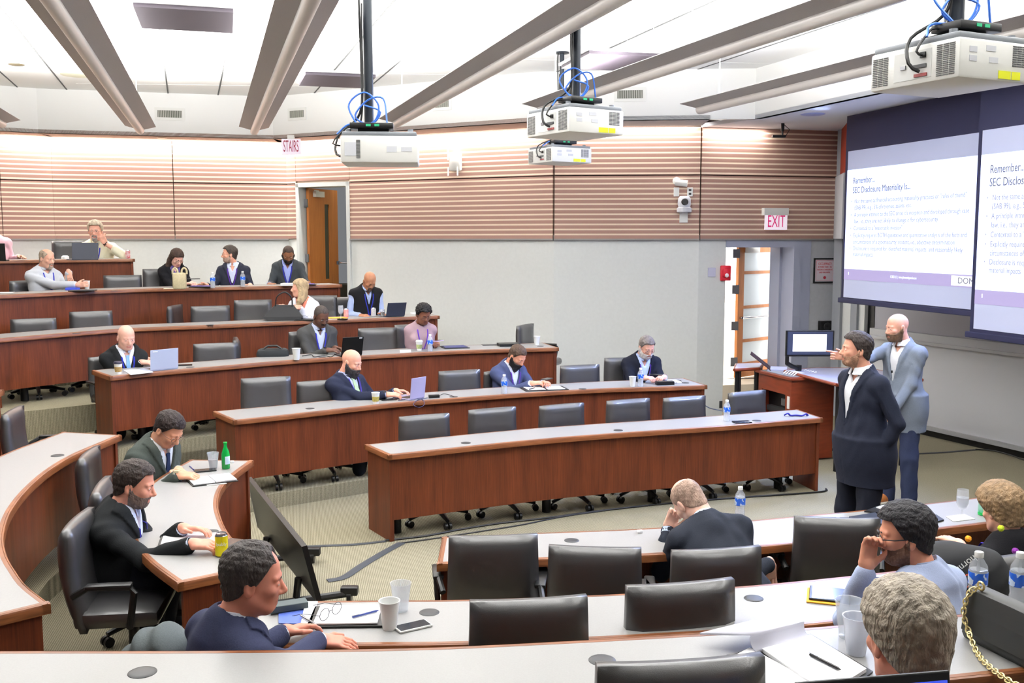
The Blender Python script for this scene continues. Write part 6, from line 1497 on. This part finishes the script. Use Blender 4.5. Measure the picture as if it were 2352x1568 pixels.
# ---------------------------------------------------------------- projectors
GRIL=mat('grille_dark',(70,70,72),.6); YEL=mat('warning_yellow',(212,216,24),.5); PBODY=mat('projector_white',(228,228,224),.45); PGREY=mat('projector_grey',(112,116,122),.5); BLUEC=mat('blue_cable',(52,104,196),.4); LBL=mat('label_grey',(196,198,204),.6)
def projector(N_,R_,L_,zb,label,pole,vents,yellow,hgt=.168,pr=.03):
    A=at(*N_,zb);B=at(*R_,zb);Cc=at(*L_,zb)
    u=(B-A).normalized(); w=max((B-A).length,.44); v=Vector((-u.y,u.x,0)); v=v if v.dot(Cc-A)>0 else -v; dp=min(.52,max(.4,(Cc-A).length))
    r=empty('projector',A+u*w/2+v*dp/2,0,label,'projector','white ceiling projectors'); X=frame(u,v,Vector((0,0,1)),A)
    def B_(nm,m,c,s,bev=0,par=r): mb=MB(); mb.X=X; mb.box(c,s,bev=bev); return mb.build(nm,m,par,smooth=bool(bev),world=True)
    B_('housing',PBODY,(w/2,dp/2,hgt/2),(w,dp,hgt),.012); B_('top_cover',PGREY,(w/2,dp/2,hgt+.012),(w*.96,dp*.96,.028),.008)
    for (x0,x1,z0,z1,nx,nz,side) in vents:
        mb=MB(); mb.X=X
        for i in range(nx):
            for k in range(nz):
                a=x0+(x1-x0)*(i+.5)/nx; z=z0+(z1-z0)*(k+.5)/nz; sx=(x1-x0)/nx*.86; sz=(z1-z0)/nz*.5
                if side=='f': mb.box((a*w,-.001,z*hgt),(sx*w,.003,sz*hgt))
                else: mb.box((-.001,a*dp,z*hgt),(.003,sx*dp,sz*hgt))
        mb.build('vent_grille',GRIL,r,world=True)
    if yellow:
        B_('warning_label',YEL,(w*.62,-.001,hgt*.16),(w*.17,.002,hgt*.2)); q=B_('warning_label',YEL,(w*.78,-.001,hgt*.16),(w*.12,.002,hgt*.2))
        for (x,z,s_) in((.18,.72,.1),(.18,.5,.1),(.42,.78,.13),(.46,.5,.12)): B_('info_label',LBL,(w*x,-.001,hgt*z),(w*s_,.002,hgt*.14))
        # connector panel on the left side
        B_('connector_panel',mat('panel_pale',(205,206,204),.5),(-.001,dp*.5,hgt*.5),(.002,dp*.42,hgt*.72))
        for (y,z,sy,sz,m) in((.38,.72,.06,.14,M_BLACK),(.42,.45,.16,.09,GRIL),(.40,.22,.14,.08,mat('connector_red',(140,60,60),.5)),(.60,.48,.06,.1,M_METAL)): B_('connector_port',m,(-.004,dp*y,hgt*z),(.008,dp*sy,hgt*sz))
    else:
        B_('info_label',LBL,(w*.13,-.001,hgt*.5),(w*.15,.002,hgt*.5)); B_('info_label',LBL,(w*.66,-.001,hgt*.5),(w*.13,.002,hgt*.22)); B_('info_label',LBL,(w*.85,-.001,hgt*.5),(w*.14,.002,hgt*.16))
    B_('receiver_box',M_BLACK,(w*.40,dp*.25,hgt+.065),(w*.56,.16,.035),.004); B_('mount_plate',M_BLACK,(w*.42,dp*.4,hgt+.035),(w*.4,.2,.03))
    for x in(.36,.47): B_('receiver_port',mat('port_green',(30,160,110),.5),(w*x,dp*.25-.081,hgt+.066),(.03,.004,.014))
    for x in(.1,.9): mb=MB(); mb.X=X; mb.tube([(w*x,dp*.15,hgt+.02),(w*x,dp*.15,hgt+.045)],.018,10); mb.build('foot',PGREY,r,smooth=True,world=True)
    Pp=atY(pole,300,A.y+dp*.45); pz=zb+hgt+.03
    mb=MB(); mb.tube([(Pp.x,Pp.y,pz),(Pp.x,Pp.y,ZCEIL)],pr,14); mb.lathe([(0,-.02),(.08,-.015),(.08,0)],16,(Pp.x,Pp.y,ZCEIL)); mb.build('mounting_pole',mat('pole_slate',(34,40,48),.4,metal=.3),r,smooth=True,world=True)
    mb=MB(); mb.tube(resample([Vector((Pp.x-.045,Pp.y-.02,ZCEIL)),Vector((Pp.x-.05,Pp.y-.03,pz+.9)),Vector((Pp.x-.04,Pp.y-.03,pz+.4)),Vector((Pp.x-.05,Pp.y-.05,pz+.12)),X@Vector((-.02,dp*.5,hgt+.03)),X@Vector((-.05,dp*.45,hgt*.5)),X@Vector((-.012,dp*.4,hgt*.3))],50),.008,6); mb.build('black_cable',M_BLACK,r,smooth=True,world=True); mb=MB()
    mb.tube(resample([Vector((Pp.x-.03,Pp.y-.05,pz+.8)),Vector((Pp.x-.04,Pp.y-.05,pz+.1)),X@Vector((w*.05,dp*.35,hgt+.06)),X@Vector((-.06,dp*.35,hgt*.8)),X@Vector((-.012,dp*.38,hgt*.7))],40),.006,6); mb.build('black_cable',M_BLACK,r,smooth=True,world=True)
    mb=MB(); q0=Vector((Pp.x,Pp.y-.06,pz+.05))
    mb.tube(resample([X@Vector((w*.22,dp*.2,hgt+.06)),q0+Vector((-.12,0,.12)),q0+Vector((-.02,0,.20)),q0+Vector((.07,0,.12)),q0+Vector((.03,0,.01)),q0+Vector((-.12,0,-.0)),X@Vector((-.03,dp*.3,hgt+.02))],44),.0055,6); mb.build('blue_cable',BLUEC,r,smooth=True,world=True); mb=MB()
    mb.tube(resample([X@Vector((w*.6,dp*.15,hgt+.08)),q0+Vector((.10,0,.16)),q0+Vector((.0,0,.15)),q0+Vector((-.08,0,.05)),q0+Vector((.02,0,.0)),q0+Vector((.08,0,.08)),q0+Vector((-.02,0,.12))],40),.0055,6); mb.build('blue_cable',BLUEC,r,smooth=True,world=True)
    return r
S1=[(.20,.26,.15,.85,1,15,'f'),(.1,.45,.12,.85,3,16,'s'),(.6,.9,.2,.8,2,16,'s')]
S2=[(.72,.92,.38,.92,3,10,'f'),(.04,.24,.1,.9,3,17,'s'),(.78,.97,.1,.86,3,16,'s')]
projector((782,373),(960.7,374),(756,383),2.975,'white ceiling projector at the left, hanging on its own dark pole',848,S1,False)
projector((1307,302),(1432.5,311),(1242,319.5),3.22,'upper white projector of the stacked pair, with yellow warning labels',1323,S2,True)
projector((1268.4,370.7),(1359,375),(1229,380),3.37,'smaller-looking lower projector of the stacked pair',1290,S2,True,pr=.026)
projector((2201.5,177),(2352,191.5),(2013,214),3.17,'large white projector at the upper right corner with tangled cables',2180,S2,True,pr=.042)
# ---------------------------------------------------------------- lectern group
r=empty('lectern',(3.1,11.2,0),0,'cherry lectern cabinet with open equipment rack beside the blue-lit chair','lectern')
lu=Vector((-.29,.957,0)); lv=Vector((.957,.29,0)); O_=Vector((3.12,11.0,0)); X=frame(lv,lu,Vector((0,0,1)),O_)
def LB(nm,m,x0,x1,y0,y1,z0,z1,par=None,bev=0): mb=MB(); mb.X=X; mb.box(((x0+x1)/2,(y0+y1)/2,(z0+z1)/2),(x1-x0,y1-y0,z1-z0),bev=bev); return mb.build(nm,m,par or r,world=True)
LW=mat('lectern_wood',(118,50,28),.35,noise=.15,nscale=6,stretch=(1,1,6))
LB('side_frame',LW,0,.03,0,.70,.75,.95); LB('side_frame',LW,0,.03,0,.70,.02,.48); LB('side_frame',LW,0,.03,0,.12,.48,.75); LB('side_frame',LW,0,.03,.62,.70,.48,.75)
LB('cabinet_body',LW,.03,.55,0,.03,.02,.93); LB('cabinet_body',LW,.03,.55,.67,.70,.02,.93); LB('cabinet_body',LW,.52,.55,.03,.67,.02,.93); LB('rack_interior',M_BLACK,.12,.5,.05,.66,.05,.85)
LB('rack_device',M_DARK,.06,.2,.15,.6,.50,.56); LB('rack_device',M_METAL,.06,.1,.22,.30,.60,.68); LB('indicator_light',mat('led_green',(40,200,90),.4,emit=(40,220,100),es=.8),.055,.06,.20,.22,.54,.55); LB('notice_tag',M_WHITE,-.006,0,.03,.075,.60,.74)
LB('lectern_rim',LW,-.03,.58,-.03,.73,.93,.955); LB('control_tray',mat('tray_grey',(120,122,128),.4),.02,.5,.06,.66,.956,.962)
for k in range(5): y=.1+.05*k; mb=MB(); mb.tube(resample([X@Vector(q) for q in((.08,y,.965),(.18,y+.05,.99),(.3,y+.02,.97),(.42,y+.06,.985))],14),.008,6); mb.build('white_cable',M_WHITE,r,smooth=True,world=True)
def ztable(nm,pts,z,label):
    P=[Vector(p) for p in pts]; c=sum(P,Vector((0,0)))/len(P); rt=empty('side_table',(c.x,c.y,0),0,label,'table')
    mb=MB(); mb.prism([(p.x,p.y) for p in P],z-.03,z); mb.build('table_top',mat('table_laminate',(166,166,186),.25),rt,world=True)
    mb=MB(); n=len(P); q=[c+(p-c)*1.025 for p in P]
    for i in range(n): a,b=q[i],q[(i+1)%n]; mb.tube([(a.x,a.y,z-.016),(b.x,b.y,z-.016)],.019,8)
    mb.build('edge_trim',LW,rt,smooth=True,world=True)
    for p in P: mb=MB(); s_=c+(p-c)*.8; mb.tube([(s_.x,s_.y,0.002),(s_.x,s_.y,z-.03)],.03,8); mb.build('leg',M_BLACK,rt,smooth=True,world=True)
    return rt
ztable('t',[(3.18,11.45),(3.43,10.40),(4.45,10.75),(4.2,11.62),(3.6,11.66)],.985,'grey topped table joined to the right of the lectern')
ztable('t',[(2.62,11.62),(2.93,11.72),(3.1,12.2),(2.75,12.1)],.98,'small wooden leaf sticking out left of the lectern')
mo=empty('touch_monitor',atY(1859,790,11.25),0,'black framed touch monitor on an arm showing a white slide','monitor')
TL,TR,BL_,BR_=[atY(x,y,11.25) for x,y in((1804,757),(1914.5,757),(1806,817),(1913,822))]
mb=MB(); c=(TL+TR+BL_+BR_)/4; w_=(TR-TL).length; h_=TL.z-BL_.z; mb.box(c,(w_,.04,h_),bev=.006); mb.build('monitor_case',M_BLACK,mo,world=True)
mb=MB(); mb.box(c+Vector((0,-.0215,.004)),(w_*.94,.002,h_*.88)); mb.build('monitor_glass',mat('monitor_glass',(56,62,84),.1,emit=(70,80,120),es=.2),mo,world=True)
mb=MB(); mb.box(c+Vector((-.005,-.0235,.008)),(w_*.70,.002,h_*.66)); mb.build('slide_area',mat('monitor_white',(230,232,240),.5,emit=(240,243,255),es=.9),mo,world=True)
mb=MB(); p0=atY(1808,818,11.27); p1=atY(1812,828,11.3); p2=atY(1834,846,11.4); mb.tube([p0,p0+Vector((0,0,-.09))],.022,8); mb.tube([p0+Vector((0,0,-.08)),p1+Vector((.03,0,-.06)),p2],.026,8); mb.tube([p2+Vector((0,0,.04)),p2+Vector((0,0,-.05))],.035,10); mb.build('monitor_arm',M_BLACK,mo,smooth=True,world=True)
lp=empty('laptop',atY(1775,851,11.55),0,'open dark laptop seen edge-on at the lectern','laptop')
a_,b_=atY(1724,813,11.62),atY(1771,850,11.55); mb=MB(); dd=Vector((.25,.9,0)).normalized()*.30; mb.slab(a_,b_,b_+dd,a_+dd,.008); mb.build('laptop_lid',mat('laptop_maroon',(50,30,40),.4),lp,world=True)
c=b_+Vector((.11,.14,0)); mb=MB(); mb.box(c,(.22,.30,.016),rotz(-.27)); mb.build('laptop_base',mat('laptop_pale',(190,195,225),.3),lp,world=True)
# small chair by the lectern table
chair(0,0,'F1',150,'dark chair under the table to the right of the lectern',pos=(3.9,11.15,0))
# ---------------------------------------------------------------- display panel on low stand
tv=empty('floor_display',(-1.7,7.0,0),0,'large tilted flat display on a low wheeled stand facing the presenters','display')
A_=Vector((-2.117,7.8,.60));D_=Vector((-2.03,7.77,.20));B_=Vector((-1.345,6.2,.54));C_=Vector((-1.255,6.2,.17))
mb=MB(); mb.slab(D_,C_,B_,A_,.035); o=mb.build('display_panel',M_BLACKM,tv,world=True)
n_=(C_-D_).cross(A_-D_).normalized(); n_=n_ if n_.x>0 else -n_
def ins(P_): c=(A_+B_+C_+D_)/4; return P_+(c-P_)*.02+n_*.003
mb=MB(); mb.quad(ins(D_),ins(C_),ins(B_),ins(A_)); mb.build('display_glass',mat('display_glass',(10,11,13),.07,spec=1.0,coat=.6),tv,world=True)
mb=MB(); mb.tube([A_+n_*.004,D_+n_*.004],.009,6); mb.build('silver_edge',M_METAL,tv,world=True)
for t in(.25,.8):
    mb=MB(); q=D_.lerp(C_,t); mb.tube([q+Vector((-.03,0,.05)),Vector((q.x-.05,q.y,.07))],.025,8); mb.tube([Vector((q.x-.25,q.y-.1,.07)),Vector((q.x+.30,q.y+.14,.07))],.026,8)
    for sx in(-.24,.29): mb.box((q.x+sx,q.y+sx*.46,.09),(.12,.07,.06),bev=.01); mb.lathe([(0,-.015),(.045,-.015),(.045,.015),(0,.015)],16,(q.x+sx,q.y+sx*.46,.048),axis=Matrix.Rotation(math.pi/2,3,'Y'))
    mb.build('wheeled_foot',M_BLACK,tv,smooth=True,world=True)
# ---------------------------------------------------------------- floor cables and tape
TAPE=mat('grey_tape',(52,55,60),.7)
cable('tape_strip',[(690,1256),(760,1253),(820,1250),(885,1243)],.001,'grey tape strip on the carpet left of the front desk end',.026,TAPE,'tape',.12)
cable('tape_strip',[(752,1334),(790,1326),(830,1300),(880,1270),(922,1247)],.001,'grey tape strip running diagonally over the carpet to the display',.036,TAPE,'tape',.10)
cable('floor_cable',[(885,1243),(980,1232),(1060,1217),(1150,1203),(1240,1193),(1400,1172),(1560,1155),(1700,1144),(1820,1136),(1893,1130),(1897,1124)],.001,'black cable snaking on the carpet along the front far desk',.009)
cable('floor_cable',[(922,1248),(1010,1236),(1100,1222),(1200,1206),(1290,1188),(1400,1172)],.001,'thinner second cable beside the black one on the carpet',.006)
cable('tape_strip',[(2075,1043),(2150,1040),(2240,1033)],.001,'dark tape strip on the carpet right of the presenters',.03,mat('dark_tape',(48,50,54),.7),'tape',.12)
cable('floor_cable',[(2240,1033),(2280,1036),(2320,1046),(2352,1057),(2400,1066)],.001,'black cable by the whiteboard foot at the right edge',.008)
mb=MB(); 
p=at(1640,950,.16); cable('floor_cable',None,0,'blue-grey cables spilling by the wall right of the second far row',.006,mat('cable_slate',(70,84,120),.5),P3=[p+Vector(q) for q in((-.12,.2,.10),(-.05,.1,.06),(.05,.12,.03),(.14,.05,.02),(.2,-.05,.02))])
# pompoms on the cardigan, cloth lump behind the man with glasses
w=P['t'][0]
for (px,py,Y_,rgb) in((2299,1213,4.98,(180,200,40)),(2224,1237,5.0,(232,150,30)),(2203,1258,4.98,(226,80,150)),(2221,1260,4.97,(60,80,190)),(2264,1272,4.94,(220,50,30)),(2332,1265,4.92,(130,50,150))):
    c=atY(px,py,Y_); 
    def pf(P_,c=c): d=P_-A3(c); n=np.sqrt((d*d).sum(1)); return n-.016-.004*np.sin(d[:,0]*500)*np.sin(d[:,1]*480)*np.sin(d[:,2]*520)
    v_,F_=snet(pf,[c[i]-.03 for i in range(3)],[c[i]+.03 for i in range(3)],.003); obj_np('pompom',[(v_,F_,0)],[mat('pom_%d_%d_%d'%rgb,rgb,.9)],w)
bk=empty('backpack',atY(2225,1330,4.25),0,'black backpack with orange square logo behind the man in light blue','backpack'); c0=atY(2218,1330,4.32)
def bf(P_):
    d=ell(P_,c0,(.20,.14,.16)); d=smin(d,ell(P_,c0+Vector((-.12,.02,.06)),(.12,.10,.10)),.06); d=smin(d,ell(P_,c0+Vector((.06,0,-.12)),(.22,.15,.12)),.05)
    return d-.006*np.sin(P_[:,0]*28+3*np.sin(P_[:,2]*15))*np.sin(P_[:,2]*24)
v_,F_=snet(bf,[c0[i]-.34 for i in range(3)],[c0[i]+.34 for i in range(3)],.012); o=obj_np('bag_body',[(v_,F_,0)],[mat('backpack_cloth',(28,29,32),.8)],bk); o.matrix_parent_inverse=Matrix.Translation(bk.location).inverted()
cc=atY(2212,1300,4.16); X=Matrix.Translation(cc)@Matrix.Rotation(math.radians(-38),4,'Y')@Matrix.Rotation(math.radians(60),4,'X')
text_obj('logo_lettering','Thornburg',.042,X@Matrix.Rotation(math.pi,4,'Z'),mat('logo_pale',(200,200,195),.6),bk,align='CENTER')
mb=MB(); mb.X=X
for (x,y,a,b) in((-.035,-.035,.05,.004),(-.035,-.075,.05,.004),(-.06,-.055,.004,.044),(-.01,-.055,.004,.044)): mb.box((x,y,.002),(a,b,.002))
mb.build('orange_logo',mat('logo_orange',(210,80,40),.6),bk,world=True)
# grey jacket draped over the low chair back at the lower left
jc=atY(372,1478,3.75)
def jf(P_):
    d=ell(P_,jc,(.11,.12,.07)); d=smin(d,ell(P_,jc+Vector((-.06,0,-.07)),(.10,.12,.09)),.04); return d-.008*np.sin(P_[:,0]*60+2*np.sin(P_[:,2]*20))
v_,F_=snet(jf,[jc[i]-.28 for i in range(3)],[jc[i]+.2 for i in range(3)],.010); tag(obj_np('draped_jacket',[(v_,F_,0)],[cloth((78,84,86))]),'grey jacket draped by the chair at the lower left','jacket')
# ---------------------------------------------------------------- lights
def area(name,loc,sx,sy,e,rgb,direction,parent=None,spread=180):
    l=bpy.data.lights.new(name,'AREA'); l.shape='RECTANGLE'; l.size=sx; l.size_y=sy; l.energy=e; l.color=rgb; l.spread=math.radians(spread)
    o=bpy.data.objects.new(name,l); C.objects.link(o); o.location=loc
    o.rotation_euler=Vector(direction).to_track_quat('-Z','Y').to_euler() if not isinstance(direction,Matrix) else direction.to_euler()
    return o
def frame3(x,y,z):
    M=Matrix.Identity(3)
    for i,a in enumerate((x,y,z)):
        for j in range(3): M[j][i]=a[j]
    return M
for (a,b) in BEAMS:   # up-lights in the trough of each suspended fixture
    d=(b-a).normalized(); n=Vector((-d.y,d.x,0)); m=(a+b)/2
    # emits towards +Z : local -Z = world +Z
    R=frame3(d,-n,Vector((0,0,-1))); 
    area('uplight',(m.x,m.y,m.z+.13),(b-a).length*.96,.16,(b-a).length*UP_E,(1,.985,.96),R)
# cove washers above the grooved band
for i in range(6):
    a,b=WP[i],(WP[i+1] if i<5 else WP[i]+(WP[6]-WP[5])*.45); d=(b-a).normalized(); n=Vector((-d.y,d.x,0)); m=(a+b)/2-n*.13
    L=(b-a).length*.95; z=Vector((n.x*.10,n.y*.10,-1)).normalized()
    x=d; y=(-z).cross(x).normalized()
    R=frame3(x,y,-z)
    area('cove_wash',(m.x,m.y,4.06 if i<5 else 3.985),L,.06,L*(COVE_E if i<3 else COVE_E*.8 if i==3 else COVE_E*.45),(1,.95,.88),R,120)
for (x,y,z,e) in(( -3.0,17.2,3.7,25),(4.3,16.6,3.8,600)):
    area('corridor_light',(x,y,z),1.2,1.2,e,(1,.98,.95),(0,0,-1))
for (x,y) in((-4.6,5.4),(.6,4.2),(4.2,6.2),(-1.6,7.4)):   # added unseen fill lights above the frame, to brighten the seats
    area('overhead_fill',(x,y,ZCEIL-.02),2.2,2.2,FILL_E,(1,.99,.97),(0,0,-1))
for (x,y) in((3.7,11.9),(4.2,10.3),(4.6,8.7)):   # added bluish spots standing in for light bounced off the screens
    l=bpy.data.lights.new('screen_bounce_fill','SPOT'); l.energy=BOUNCE_E; l.color=(.42,.55,1); l.spot_size=math.radians(100); l.spot_blend=.8; l.shadow_soft_size=.12
    o=bpy.data.objects.new('screen_bounce_fill',l); C.objects.link(o); o.location=(x,y,3.97); o.rotation_euler=(Vector((.4,9.0,.6))-Vector((x,y,3.97))).to_track_quat('-Z','Y').to_euler()
w=bpy.data.worlds.new('World'); bpy.context.scene.world=w; w.use_nodes=True
bg=w.node_tree.nodes['Background']; bg.inputs[0].default_value=(.92,.95,1,1); bg.inputs[1].default_value=WORLD_E
sc=bpy.context.scene; sc.view_settings.view_transform='Standard'; sc.view_settings.look='None'; sc.view_settings.gamma=1; sc.view_settings.use_curve_mapping=False
sc.view_settings.exposure=EXPO
